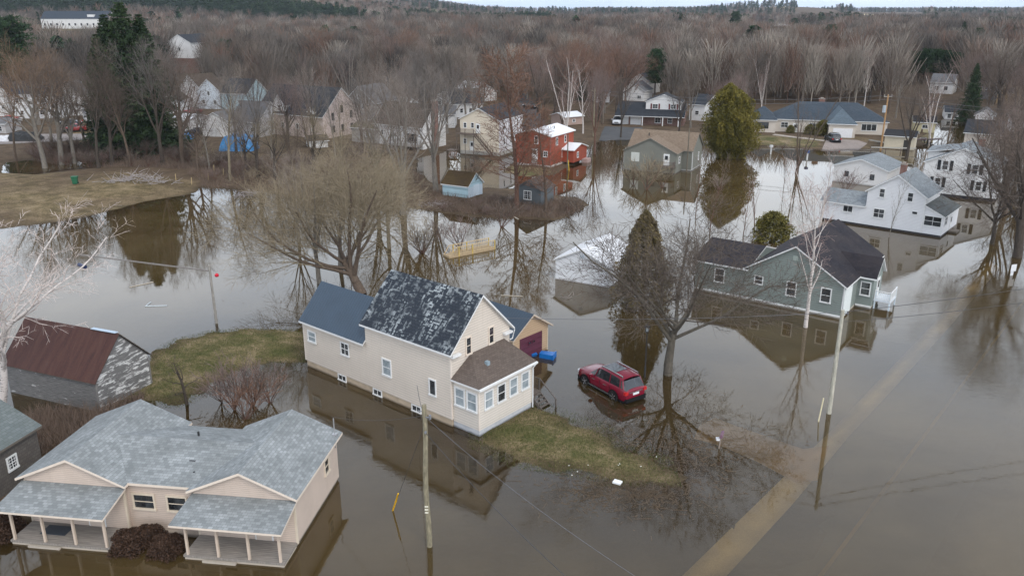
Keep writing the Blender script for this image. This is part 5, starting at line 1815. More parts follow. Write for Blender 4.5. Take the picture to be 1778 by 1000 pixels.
# far hydro pole with transformer
hp = thing('utility_pole', 'tall orange-brown utility pole with grey transformer by the flooded crossing', 'utility pole', 82.1, 184.9)
MB().tube([(0, 0, -0.5), (0, 0, 12.2)], [0.2, 0.15], 10).build('pole', wood((0.42, 0.25, 0.12), 0.3), hp)
MB().tube([(-0.5, -0.1, 8.4), (-0.5, -0.1, 9.9)], 0.36, 12).build('transformer', plain((0.45, 0.50, 0.54), 0.4, 0.2), hp)
m = MB()
m.beam((-0.9, 0, 11.8), (0.9, 0, 11.8), 0.12)
for k in (-0.8, 0, 0.8):
    m.tube([(k, 0, 11.8), (k, 0, 12.3)], 0.06, 6)
m.build('crossarm', plain((0.40, 0.38, 0.34)), hp)
hpt = Vector((82.1, 184.9, 12.1))
for dz, w1, w2 in ((0, 'upper', 0.02), (-0.9, 'lower', 0.0)):
    wire(w1 + ' power line from the transformer pole to the left across the ranch roof', hpt + Vector((0, 0, dz)), Vector((20, 205, 11.5 + dz)), 1.6, 0.035, WIREW, 'power_line')
    wire(w1 + ' power line from the transformer pole to the right', hpt + Vector((0, 0, dz)), Vector((150, 168, 9.0 + dz)), 1.6, 0.035, WIREW, 'power_line')
q = P(1200, 205)
op = thing('utility_pole', 'utility pole beside the brick house', 'utility pole', 20, 205)
MB().tube([(0, 0, -0.5), (0, 0, 11.8)], [0.2, 0.14], 8).build('pole', POLE, op)
MB().beam((-1, 0, 11.2), (1, 0, 11.2), 0.12).build('crossarm', POLE, op)
for i, (px, py, hh) in enumerate(((1192, 299, 8.4), (985, 296, 7.0))):
    q = P(px, py)
    t = thing('utility_pole', ('thin dark pole at the corner of the tan-roofed cottage', 'thin pole with yellow guard by the red house')[i], 'utility pole', q.x, q.y)
    MB().tube([(0, 0, -1), (0, 0, hh)], [0.14, 0.1], 8).build('pole', wood((0.15, 0.13, 0.10)), t)
    if i:
        MB().tube([(0.35, -0.1, -0.2), (0.15, -0.05, 2.0)], 0.08, 6).build('guy_guard', plain((0.6, 0.42, 0.05)), t)

# lamp post
lp = thing('street_lamp', 'black garden lamp post with lantern top, rising from the water behind the red SUV', 'lamp post', 11.4, 65.1)
MB().tube([(0, 0, -1), (0, 0, 1.0), (0, 0, 1.02), (0, 0, 4.1)], [0.085, 0.085, 0.05, 0.045], 10).build('pole', BK, lp)
m = MB()
m.tube([(0, 0, 4.1), (0, 0, 4.2), (0, 0, 4.25)], [0.08, 0.16, 0.16], 8)
m.tube([(0, 0, 4.62), (0, 0, 4.66), (0, 0, 4.82), (0, 0, 4.92)], [0.27, 0.26, 0.10, 0.02], 8)
for k in range(4):
    a_ = k * math.pi / 2 + 0.4
    m.beam((0.14 * math.cos(a_), 0.14 * math.sin(a_), 4.24), (0.2 * math.cos(a_), 0.2 * math.sin(a_), 4.63), 0.025)
m.build('lantern_cap', BK, lp)
MB().tube([(0, 0, 4.25), (0, 0, 4.62)], [0.13, 0.18], 8).build('lantern_glass', plain((0.30, 0.33, 0.34), 0.15), lp)

# mailbox
q = P(1247, 778)
t = thing('mailbox', 'tilted mailbox on a submerged post near the road edge', 'mailbox', q.x, q.y)
MB().beam((0, 0, -0.8), (0.12, 0, 1.0), 0.1).build('post', wood((0.25, 0.2, 0.16)), t)
m = MB()
pr = [(-0.11, 0.95), (0.11, 0.95), (0.11, 1.12), (0.07, 1.2), (-0.07, 1.2), (-0.11, 1.12)]
m.add([(0.05 + c_ * 1.0 + 0.0, -0.3, z_) for c_, z_ in pr] + [(0.3 + c_, 0.25, z_ + .1) for c_, z_ in pr], [tuple(range(6)), tuple(range(11, 5, -1))] + [(i, i + 6, (i + 1) % 6 + 6, (i + 1) % 6) for i in range(6)])
m.build('box', plain((0.16, 0.09, 0.12), 0.4), t)
MB().box(-0.22, 0.02, -0.2, 0.1, 0.72, 0.86).build('newspaper_box', plain((0.7, 0.7, 0.7)), t)

# blue bins floating by the garage door
q = P(949, 620)
t = thing('wheelie_bin', 'bright blue plastic bin floating on its side by the purple garage door', 'bin', q.x, q.y, R(-20), -0.05)
m = MB()
prof = [(0.0, 0.34), (0.1, 0.36), (1.25, 0.46), (1.3, 0.5)]
vs, fs = [], []
for x_, w_ in prof:
    vs += [(x_ - 0.6, -w_, -0.1), (x_ - 0.6, w_, -0.1), (x_ - 0.6, w_, 0.48), (x_ - 0.6, -w_, 0.48)]
for i in range(3):
    for k in range(4):
        fs.append((i * 4 + k, i * 4 + (k + 1) % 4, (i + 1) * 4 + (k + 1) % 4, (i + 1) * 4 + k))
fs += [(0, 1, 2, 3), (15, 14, 13, 12)]
BLUE = plain((0.01, 0.16, 0.52), 0.35)
m.add(vs, fs)
m.build('bin_body', BLUE, t)
MB().box(0.7, 0.78, -0.52, 0.52, -0.05, 0.55).build('lid', BLUE, t)
q = P(926, 617)
t = MB().box(-0.25, 0.25, -0.2, 0.2, -0.1, 0.22).box(-0.3, 0.3, -0.24, 0.24, 0.2, 0.26).build('recycling_box', BLUE)
t.location = (q.x, q.y, 0)
t.rotation_euler = (0.2, 0.1, 0.4)
tag(t, 'small blue recycling box half under water against the purple garage door', 'box')
# debris
q = P(1072, 838)
m = MB()
m.box(-0.28, 0.28, -0.2, 0.2, 0.0, 0.14)
m.box(-0.24, 0.24, -0.16, 0.16, 0.138, 0.17)
o = m.build('foam_block', plain((0.8, 0.8, 0.8), 0.7))
o.location = (q.x, q.y, hgt(q.x, q.y))
o.rotation_euler = (0, 0, -0.5)
tag(o, 'white foam block stranded at the end of the front lawn', 'foam block')
rs = random.Random(11)
lt = 'small scrap of white litter on the front lawn'
for i in range(8):
    q = P(rs.uniform(985, 1180), rs.uniform(790, 826))
    o = MB().box(-0.05, 0.05, -0.03, 0.03, 0, 0.03).build('litter_scrap', plain((0.65, 0.62, 0.55)))
    o.location = (q.x, q.y, max(0.0, hgt(q.x, q.y)) + 0.02)
    o.rotation_euler = (0, 0, rs.uniform(0, 3))
    tag(o, lt, 'litter', 'scraps of litter on the front lawn')


def plank(label, pa, pb, w, mat, z=0.03, name='plank', group=None):
    A_, B_ = P(*pa), P(*pb)
    o = MB().beam((0, 0, 0), B_ - A_, w, 0.06).build(name, mat)
    o.location = (A_.x, A_.y, z)
    return tag(o, label, 'plank', group)


PL = wood((0.42, 0.37, 0.30))
plank('long pale board floating left of the clothes-line post', (225, 499), (266, 490), 0.2, PL)
plank('white pipe floating in the middle of the left pond', (252, 532), (290, 531), 0.12, plain((0.55, 0.6, 0.62)))
plank('short stick at an angle to the floating white pipe', (254, 531), (262, 525), 0.1, plain((0.5, 0.55, 0.58)))
plank('thin pole floating far right of the timber ramp', (870, 513), (908, 515), 0.12, PL)
plank('floating board between the green house and its neighbour', (1478, 596), (1510, 604), 0.08, wood((0.12, 0.10, 0.08)))
plank('weathered log adrift by the dark shed mound', (900, 381), (886, 373), 0.2, PL)

# clothes-line post with its arm
q = P(376, 561)
t = thing('clothes_line_post', 'grey wooden clothes-line post with long arm standing in the left pond', 'post', q.x, q.y)
MB().tube([(0, 0, -1.2), (-0.05, 0, 6.1)], [0.16, 0.12], 8).build('post', wood((0.30, 0.28, 0.25)), t)
e = P(270, 452)
MB().beam((-0.05, 0, 5.5), (e.x - q.x, (e.y - q.y) * 0.2, 5.9), 0.12, 0.12).build('arm', wood((0.22, 0.20, 0.185)), t)
m = MB()
ax_ = (e.x - q.x)
m.tube([(ax_ * 0.80, -0.3, 6.0), (ax_ * 0.86, 0.3, 6.05)], 0.2, 10)
m.build('pulley', plain((0.02, 0.03, 0.08), 0.3), t)
t = MB()
for i in range(7):
    pass
bm_ = bmesh.new()
bmesh.ops.create_icosphere(bm_, subdivisions=3, radius=0.2)
for v_ in bm_.verts:
    if v_.co.z < -0.15:
        v_.co *= 0.85
me_ = bpy.data.meshes.new('buoy')
bm_.to_mesh(me_)
bm_.free()
for p_ in me_.polygons:
    p_.use_smooth = True
me_.materials.append(plain((0.55, 0.01, 0.03), 0.4))
o = link('buoy', me_)
o.location = (-29.0, 77.6, 5.2)
tag(o, 'small red ball hanging beside the top of the clothes-line post', 'ball')
wire('clothes line holding the red ball off the post', (-29.75, 78.0, 5.95), (-29.0, 77.6, 5.5), 0.02, 0.01)

# timber ramp with railings floating
A_, B_ = P(780, 449), P(860, 433)
d = B_ - A_
ang = math.atan2(d.y, d.x)
Lx = d.to_2d().length
t = thing('timber_ramp', 'new yellow timber ramp with picket railings floating in the flood', 'ramp', A_.x, A_.y, ang)
TW = wood((0.55, 0.42, 0.25), 0.2)
MB().box(0, Lx, 0, 1.5, 0.0, 0.22).build('deck', decking((0.50, 0.38, 0.24)), t)
for b in (0.06, 1.44):
    m = MB()
    m.beam((0.9, b, 1.25), (Lx, b, 1.25), 0.12, 0.06)
    m.beam((0.1, b, 0.15), (0.9, b, 1.25), 0.12, 0.06)
    m.beam((0.9, b, 0.32), (Lx, b, 0.32), 0.06, 0.05)
    k = int((Lx - 1.2) / 0.26)
    for i in range(k + 1):
        x_ = 1.1 + (Lx - 1.2) * i / k
        m.beam((x_, b + 0.02, 0.2), (x_, b + 0.02, 1.22), 0.06, 0.04)
    m.build('railing', TW, t)
    for x_ in (1.5, Lx * 0.5, Lx - 0.08):
        MB().box(x_ - 0.07, x_ + 0.07, b - 0.09, b - 0.0, -0.4, 1.3).build('post', wood((0.55, 0.40, 0.12)), t)

# road sign at the right
q = P(1757, 478)
t = thing('road_sign', 'white road sign facing away on a drowned post at the right edge', 'sign', q.x, q.y, R(20))
MB().tube([(0, 0, -1), (0, 0, 1.4)], 0.04, 6).build('post', plain((0.4, 0.4, 0.4), 0.4, 0.5), t)
MB().box(-0.42, 0.42, -0.06, -0.04, 0.5, 1.35).build('sign_plate', plain((0.65, 0.66, 0.67), 0.5), t)
MB().box(-0.36, 0.1, -0.06, -0.04, -0.1, 0.47).build('sign_plate', plain((0.62, 0.63, 0.65), 0.5), t)

# green bin on the field
q = P(132, 325)
t = thing('wheelie_bin', 'green wheeled bin alone on the dry field at the left', 'bin', q.x, q.y, 0.2, hgt(q.x, q.y), scale=1.25)
m = MB()
m.add([(-0.28, -0.3, 0.05), (0.28, -0.3, 0.05), (0.28, 0.3, 0.05), (-0.28, 0.3, 0.05), (-0.38, -0.38, 1.0), (0.38, -0.38, 1.0), (0.38, 0.38, 1.0), (-0.38, 0.38, 1.0)],
      [(0, 1, 5, 4), (1, 2, 6, 5), (2, 3, 7, 6), (3, 0, 4, 7), (0, 3, 2, 1)])
GB = plain((0.02, 0.12, 0.06), 0.5)
m.build('bin_body', GB, t)
MB().box(-0.43, 0.43, -0.42, 0.44, 1.0, 1.09).build('lid', GB, t)
for s in (-1, 1):
    MB().tube([(s * 0.26, 0.36, 0.12), (s * 0.34, 0.36, 0.12)], 0.12, 12).build('wheel', BK, t)


def lump(name, label, cat, px, py, w, d_, h_, mat, seed, group=None):
    """a tarpaulin thrown over a heap"""
    q = P(px, py, 0.3)
    bm = bmesh.new()
    bmesh.ops.create_grid(bm, x_segments=26, y_segments=26, size=1)
    for v in bm.verts:
        r = max(abs(v.co.x), abs(v.co.y))
        f = max(0, 1 - r ** 5)
        nz = mnoise.noise(Vector((v.co.x * 2.2 + seed, v.co.y * 2.2, seed)))
        n2 = mnoise.noise(Vector((v.co.x * 6 + seed, v.co.y * 6, seed)))
        v.co = Vector((v.co.x * w / 2 * (1 + 0.12 * nz), v.co.y * d_ / 2 * (1 + 0.12 * n2), h_ * f * (0.85 + 0.35 * nz) + 0.10 * n2 * f))
    me = bpy.data.meshes.new(name)
    bm.to_mesh(me)
    bm.free()
    me.materials.append(mat)
    o = link(name, me)
    o.location = (q.x, q.y, hgt(q.x, q.y) - 0.02)
    return tag(o, label, cat, group)


def tarpmat(c):
    n = NT('tarpaulin')
    nz = n.noise(n.pos(), 1.6, 5, 0.6, 1.5)
    return n.finish(n.ramp(nz, [(0.3, mul(c, 0.6)), (0.6, c), (0.75, (0.45, 0.6, 0.75))]), 0.35, nz, 0.8, 0.15, spec=0.5)


lump('tarpaulin', 'big bright blue tarpaulin over a heap beside the straight-trunked tree', 'tarpaulin', 415, 262, 7.5, 5.5, 3.6, tarpmat((0.04, 0.22, 0.48)), 1.3)
lump('tarpaulin', 'small blue tarpaulin next to the dark car', 'tarpaulin', 327, 243, 2.4, 2.0, 1.2, tarpmat((0.03, 0.2, 0.5)), 4.3)
lump('tarpaulin', 'black tarpaulin over a heap near the left edge', 'tarpaulin', 44, 246, 7.5, 4, 2.2, plain((0.02, 0.02, 0.02), 0.5), 7.7)
lump('tarpaulin', 'white sheet over a heap by the left edge', 'tarpaulin', 8, 247, 3.5, 3, 1.3, plain((0.6, 0.6, 0.62), 0.6), 5.1)
lump('tarpaulin', 'second white sheet between the junk and the garage', 'tarpaulin', 296, 249, 2.5, 3, 1.6, plain((0.6, 0.6, 0.62), 0.6), 2.1)

# guard rail by the flooded crossing
for i, (pa, pb, lb) in enumerate((((1508, 249), (1560, 258), 'grey steel guard rail left of the transformer pole'), ((1512, 262), (1590, 264), 'low wooden rail along the flooded ditch'))):
    A_, B_ = P(*pa, 0.2), P(*pb, 0.2)
    d = B_ - A_
    t = thing('guard_rail', lb, 'rail', A_.x, A_.y, math.atan2(d.y, d.x), 0.1)
    Lx = d.length
    MB().box(0, Lx, -0.05, 0.05, 0.75, 1.0).build('rail', plain((0.42, 0.40, 0.36)), t)
    for k in range(4):
        MB().box(Lx * k / 3 - .07, Lx * k / 3 + .07, 0.05, 0.2, -0.6, 1.0).build('post', DW, t)
# outdoor tables in the water by the channel
for i, (px, py) in enumerate(((1598, 250), (1622, 250))):
    q = P(px, py)
    t = thing('garden_table', ('dark table standing in the channel, left of the pair', 'dark table with white cloth standing in the channel')[i], 'table', q.x, q.y, 0.3)
    MB().box(-1.8, 1.8, -0.7, 0.7, 1.0, 1.15).build('tabletop', plain((0.06, 0.035, 0.03)), t)
    for sx in (-1.6, 1.6):
        for sy in (-0.55, 0.55):
            MB().box(sx - .06, sx + .06, sy - .06, sy + .06, -0.6, 1.0).build('leg', BK, t)
for i, (px, py) in enumerate(((1338, 268), (1401, 278))):
    q = P(px, py)
    t = thing('mailbox', ('white mailbox post in the water left of the flooded driveway', 'dark mailbox on a pale post nearest the flooded driveway')[i], 'mailbox', q.x, q.y)
    MB().box(-0.12, 0.12, -0.12, 0.12, -1, 1.5).build('post', plain((0.6, 0.6, 0.6)), t)
    MB().box(-0.3, 0.3, -0.35, 0.35, 1.5, 1.95).build('box', plain((0.62, 0.62, 0.62) if i == 0 else (0.05, 0.08, 0.2)), t)
# fence posts along the field
rs = random.Random(5)
for i, (px, py) in enumerate(((306, 318), (333, 322), (362, 316), (388, 309), (372, 303))):
    q = P(px, py)
    o = MB().beam((0, 0, -0.4), (rs.uniform(-.2, .2), 0, 1.3), 0.12).build('fence_post', wood((0.40, 0.30, 0.16)))
    o.location = (q.x, q.y, hgt(q.x, q.y))
    tag(o, 'short leaning wooden fence post at the corner of the field', 'fence post', 'leaning fence posts by the field')
# ------------------------------------------------------------------ trees
def seg_arrays(segs, sides):
    """tapered prisms for a list of (p, q, r0, r1)"""
    if not segs:
        return np.zeros((0, 3)), np.zeros((0, 4), int)
    A = np.array([s[0][:] for s in segs])
    B = np.array([s[1][:] for s in segs])
    r0 = np.array([s[2] for s in segs])[:, None]
    r1 = np.array([s[3] for s in segs])[:, None]
    d = B - A
    d /= np.linalg.norm(d, axis=1, keepdims=True) + 1e-9
    up = np.where(np.abs(d[:, 2:3]) < 0.9, [[0, 0, 1.0]], [[1.0, 0, 0]])
    s = np.cross(d, up)
    s /= np.linalg.norm(s, axis=1, keepdims=True) + 1e-9
    t = np.cross(s, d)
    V = []
    for k in range(sides):
        a = 2 * math.pi * k / sides
        V.append(A + (s * math.cos(a) + t * math.sin(a)) * r0)
    for k in range(sides):
        a = 2 * math.pi * k / sides
        V.append(B + (s * math.cos(a) + t * math.sin(a)) * r1)
    V = np.stack(V, 1).reshape(-1, 3)
    base = (np.arange(len(segs)) * 2 * sides)[:, None]
    F = [base + np.array([[k, (k + 1) % sides, sides + (k + 1) % sides, sides + k]]) for k in range(sides)]
    return V, np.concatenate(F)


def ribbon_arrays(tw, rs):
    """slender tapering quads"""
    A = np.array([s[0][:] for s in tw])
    B = np.array([s[1][:] for s in tw])
    r0 = np.array([s[2] for s in tw])[:, None]
    r1 = np.array([s[3] for s in tw])[:, None]
    d = B - A
    rnd = rs.normal(size=A.shape)
    s = np.cross(d, rnd)
    s /= np.linalg.norm(s, axis=1, keepdims=True) + 1e-9
    V = np.stack([A - s * r0, A + s * r0, B + s * r1, B - s * r1], 1).reshape(-1, 3)
    F = np.arange(len(tw) * 4).reshape(-1, 4)
    return V, F


def grow(seed, trunk_h, trunk_r, levels, lean=(0.0, 0.0), wob=0.06, trunk_keep=0.62, nseg0=7, fork=True):
    """levels: (n, len, ang_lo, ang_hi, start, nseg, wobble, up, radius ratio)"""
    rg = random.Random(seed)
    trunk, crown, twigs = [], [], []
    last = len(levels)

    def branch(p, d, L, r, lv, r_end):
        if lv == 0:
            ns, wb, up = nseg0, wob, 0.0
        else:
            _, _, _, _, _, ns, wb, up, _ = levels[lv - 1]
        pts = [(p, d, r)]
        for i in range(ns):
            t = (i + 1) / ns
            d = (d + Vector((rg.gauss(0, wb), rg.gauss(0, wb), rg.gauss(0, wb) + up / ns))).normalized()
            q = p + d * (L / ns)
            rr = r + (r_end - r) * t
            s = (p, q, pts[-1][2], rr)
            if lv <= 1:
                trunk.append(s)
            elif lv < last:
                crown.append(s)
            else:
                twigs.append(s)
            pts.append((q, d, rr))
            p = q
        if lv >= last:
            return
        n, ln, a0, a1, st, _, _, _, rr_ = levels[lv]
        n = max(1, int(n * rg.uniform(0.8, 1.2)))
        az = rg.uniform(0, 6.28)
        for k in range(n):
            t = st + (1 - st) * (k + rg.uniform(0.2, 0.9)) / n
            t = min(t, 0.999)
            f = t * ns
            i = int(f)
            P0, D0, R0 = pts[i]
            P1, D1, R1 = pts[i + 1]
            f -= i
            o = P0.lerp(P1, f)
            dd = D0.lerp(D1, f).normalized()
            R_ = R0 + (R1 - R0) * f
            az += 2.4 + rg.uniform(-0.5, 0.5)
            ang = R(rg.uniform(a0, a1))
            ax = dd.cross(Vector((0.3, 0.2, 1))) if abs(dd.z) < 0.95 else dd.cross(Vector((1, 0, 0)))
            ax.normalize()
            ax.rotate(Matrix.Rotation(az, 3, dd))
            nd = dd.copy()
            nd.rotate(Matrix.Rotation(ang, 3, ax))
            l2 = ln * rg.uniform(0.7, 1.15) * (1.15 - 0.55 * t if lv > 0 else 1.12 - 0.45 * (t - st) / (1 - st + 1e-6))
            nr = max(0.006, min(R_ * 0.8, R_ * rr_))
            branch(o, nd, l2, nr, lv + 1, max(0.004, nr * 0.28))

    branch(Vector((0, 0, 0)), Vector((lean[0], lean[1], 1)).normalized(), trunk_h, trunk_r, 0, trunk_r * (trunk_keep if fork else 0.08))
    if trunk:
        a, b, r0, r1 = trunk[0]
        trunk[0] = (a - Vector((0, 0, 1.3)), b, r0 * 1.25, r1)
    return trunk, crown, twigs


class Proto:
    def __init__(self, name, data, seed, tw_w=1.0, sides=7):
        trunk, crown, twigs = data
        rs = np.random.RandomState(seed)
        V, F = seg_arrays(trunk, sides)
        self.trunk = np_mesh('trunk', V, [F], DUMMY, smooth=True)
        thick = [s for s in crown if s[2] > 0.022]
        thin = [s for s in crown if s[2] <= 0.022]
        V1, F1 = seg_arrays(thick, 4)
        tw = [(a, b, max(r0, 0.010) * tw_w, max(r1, 0.005) * tw_w) for a, b, r0, r1 in thin + twigs]
        V2, F2 = ribbon_arrays(tw, rs)
        self.crown = np_mesh('crown', np.concatenate([V1, V2]), [F1, F2 + len(V1)], DUMMY)
        zs = V2[:, 2]
        self.h = float(np.percentile(zs, 99.5)) if len(zs) else 1.0
        self.w = float(np.percentile(np.abs(V2[:, :2]), 98))
        self.n = len(F) + len(F1) + len(F2)


DUMMY = twigmat((0.1, 0.1, 0.1))


def set_mat(o, m):
    s = o.material_slots[0]
    s.link = 'OBJECT'
    s.material = m


def plant(proto, name, label, x, y, h, rot, bmat, tmat, group=None, wf=1.0, z=None, cat='tree', tilt=(0, 0)):
    if z is None:
        z = hgt(x, y)
    s = h / proto.h
    t = thing(name, label, cat, x, y, rot, z, group)
    t.rotation_euler = (tilt[0], tilt[1], rot)
    t.scale = (s * wf, s * wf, s)
    a = link('trunk', proto.trunk, t)
    set_mat(a, bmat)
    b = link('crown', proto.crown, t)
    set_mat(b, tmat)
    return t


B_GREY = bark((0.23, 0.205, 0.175))
B_BROWN = bark((0.14, 0.105, 0.08))
B_DARK = bark((0.085, 0.07, 0.058))
B_RED = bark((0.17, 0.10, 0.075))
B_BIRCH = bark((0.54, 0.49, 0.455), 'birch')
B_TAN = bark((0.24, 0.20, 0.14))
T_GREY = twigmat((0.157, 0.140, 0.128))
T_BROWN = twigmat((0.132, 0.104, 0.085))
T_RED = twigmat((0.205, 0.118, 0.082))
T_ROSE = twigmat((0.191, 0.140, 0.123))
T_TAN = twigmat((0.246, 0.200, 0.136))
T_PALE = twigmat((0.230, 0.191, 0.162))
T_DARK = twigmat((0.10, 0.075, 0.062))
T_BIRCH = twigmat((0.34, 0.24, 0.21))
T_ORANGE = twigmat((0.185, 0.125, 0.085))

PR_ = {}
# broad maple of the foreground: short trunk, wide limbs
PR_['maple'] = Proto('maple', grow(4, 3.4, 0.27, [(9, 7.4, 34, 68, 0.62, 6, 0.10, 0.42, 0.55), (9, 3.8, 28, 62, 0.2, 5, 0.14, 0.22, 0.42), (8, 1.9, 25, 60, 0.15, 4, 0.16, 0.12, 0.40), (12, 0.95, 25, 60, 0.1, 2, 0.15, 0.1, 0.42)], wob=0.06), 1, 1.0)
PR_['oak'] = Proto('oak', grow(9, 5.5, 0.30, [(10, 6.2, 25, 58, 0.45, 5, 0.10, 0.55, 0.5), (9, 3.0, 25, 55, 0.2, 4, 0.14, 0.35, 0.42), (8, 1.6, 25, 55, 0.15, 3, 0.15, 0.2, 0.42), (5, 0.9, 20, 50, 0.1, 1, 0.1, 0.1, 0.5)]), 2, 0.85, 6)
PR_['elm'] = Proto('elm', grow(21, 4.5, 0.32, [(8, 8.5, 12, 40, 0.6, 6, 0.07, 0.35, 0.6), (10, 3.6, 18, 45, 0.25, 4, 0.12, 0.4, 0.4), (8, 1.8, 20, 45, 0.15, 3, 0.12, 0.25, 0.42), (5, 1.0, 18, 40, 0.1, 1, 0.1, 0.1, 0.5)]), 3, 0.85, 6)
PR_['ash'] = Proto('ash', grow(33, 15.0, 0.26, [(26, 4.6, 25, 55, 0.28, 5, 0.08, 0.7, 0.42), (8, 2.0, 22, 50, 0.2, 3, 0.12, 0.35, 0.4), (7, 1.1, 20, 50, 0.1, 2, 0.12, 0.2, 0.45)], fork=False, nseg0=10, wob=0.035), 4, 1.0, 6)
PR_['larch'] = Proto('larch', grow(40, 16.0, 0.23, [(64, 4.0, 38, 72, 0.16, 5, 0.12, 0.5, 0.22), (10, 1.5, 30, 60, 0.1, 3, 0.14, 0.3, 0.5), (6, 0.7, 25, 50, 0.1, 1, 0.1, 0.1, 0.6)], fork=False, nseg0=10, wob=0.02), 5, 2.0, 6)
PR_['birch'] = Proto('birch', grow(52, 13.0, 0.20, [(15, 4.4, 22, 48, 0.22, 6, 0.12, 0.35, 0.50), (8, 1.8, 25, 55, 0.2, 4, 0.15, 0.05, 0.38), (7, 0.85, 20, 50, 0.1, 2, 0.15, -0.1, 0.45)], fork=False, nseg0=10, wob=0.07), 6, 1.0, 7)
PR_['clump'] = Proto('clump', grow(63, 1.2, 0.26, [(6, 9.5, 8, 26, 0.4, 8, 0.06, 0.10, 0.5), (10, 2.4, 22, 48, 0.3, 4, 0.12, 0.3, 0.32), (7, 1.1, 20, 45, 0.1, 2, 0.12, 0.15, 0.45)]), 7, 1.1, 6)
PR_['willow'] = Proto('willow', grow(71, 3.2, 0.34, [(9, 8.4, 25, 62, 0.5, 6, 0.12, 0.5, 0.55), (12, 4.0, 25, 60, 0.2, 5, 0.14, 0.25, 0.38), (11, 2.2, 22, 55, 0.15, 3, 0.14, 0.2, 0.38), (11, 1.15, 20, 50, 0.05, 2, 0.12, 0.15, 0.45)], lean=(-0.25, 0.0), wob=0.1), 8, 0.72)
PR_['shrub'] = Proto('shrub', grow(81, 0.3, 0.05, [(13, 2.3, 8, 42, 0.2, 4, 0.10, 0.15, 0.5), (7, 1.0, 20, 45, 0.2, 3, 0.12, 0.2, 0.5), (5, 0.5, 20, 45, 0.1, 1, 0.1, 0.1, 0.6)]), 9, 1.0, 4)
PR_['sapling'] = Proto('sapling', grow(92, 7.5, 0.06, [(16, 2.6, 14, 34, 0.15, 4, 0.06, 0.4, 0.4), (6, 0.9, 18, 40, 0.2, 2, 0.1, 0.2, 0.45)], fork=False, nseg0=8, wob=0.04), 10, 1.1, 5)
PR_['snag'] = Proto('snag', grow(95, 2.6, 0.10, [(6, 1.6, 30, 65, 0.3, 5, 0.2, 0.2, 0.5), (5, 0.8, 30, 60, 0.3, 3, 0.2, 0.1, 0.5), (4, 0.35, 30, 60, 0.2, 2, 0.2, 0.1, 0.6)], wob=0.16), 11, 1.2, 6)

rt = random.Random(77)


def at_px(kind, label, px, py, top, bm_, tm_, wf=1.0, group=None, name='bare_tree', rot=None, cat='tree', tilt=(0, 0)):
    q = P(px, py)
    hh = height_of(px, py, top)
    z = hgt(q.x, q.y)
    if z < 0:
        z = max(z, -0.6)
    OBST.append((q.x, q.y, 1.5))
    return plant(PR_[kind], name, label, q.x, q.y, hh - min(z, 0), rot if rot is not None else rt.uniform(0, 6.28), bm_, tm_, group, wf, z, cat, tilt)


at_px('maple', 'big bare grey maple standing in the water right of the red SUV', 1160, 650, 352, bark((0.135, 0.118, 0.095)), twigmat((0.115, 0.092, 0.075)), 1.12, rot=0.4)
at_px('birch', 'white birch leaning before the sage green house wall', 1399, 568, 305, B_BIRCH, T_BIRCH, 1.0, rot=2.2, name='birch_tree')
at_px('willow', 'wide spreading tan willow behind the navy annex roof', 632, 512, 244, B_BROWN, T_TAN, 1.2, rot=0.3, name='willow_tree')
at_px('elm', 'leaning bare tree left of the spreading willow, standing in the pond', 555, 492, 262, B_GREY, T_TAN, 0.85, rot=1.2)
at_px('snag', 'small crooked bare tree on the grassy strip left of the cream house', 326, 702, 622, B_DARK, T_DARK, 1.1, name='small_bare_tree')
# white birch whose boughs reach in from the left edge
lb = Proto('left_birch', grow(143, 5.2, 0.21, [(10, 10.5, 18, 62, 0.55, 11, 0.13, 0.22, 0.62), (9, 3.6, 25, 60, 0.15, 7, 0.18, 0.10, 0.42), (7, 1.2, 25, 60, 0.15, 3, 0.18, 0.0, 0.40), (5, 0.5, 20, 60, 0.1, 1, 0.18, -0.1, 0.5)], lean=(0.16, 0.05), wob=0.05, nseg0=6, trunk_keep=0.7), 12, 1.0)
q = P(2, 722)
plant(lb, 'birch_tree', 'big white birch reaching in from the left edge over the rusty barn roof', q.x, q.y, 16.5, 0.35, B_BIRCH, twigmat((0.52, 0.44, 0.40)), wf=1.12, z=hgt(q.x, q.y))

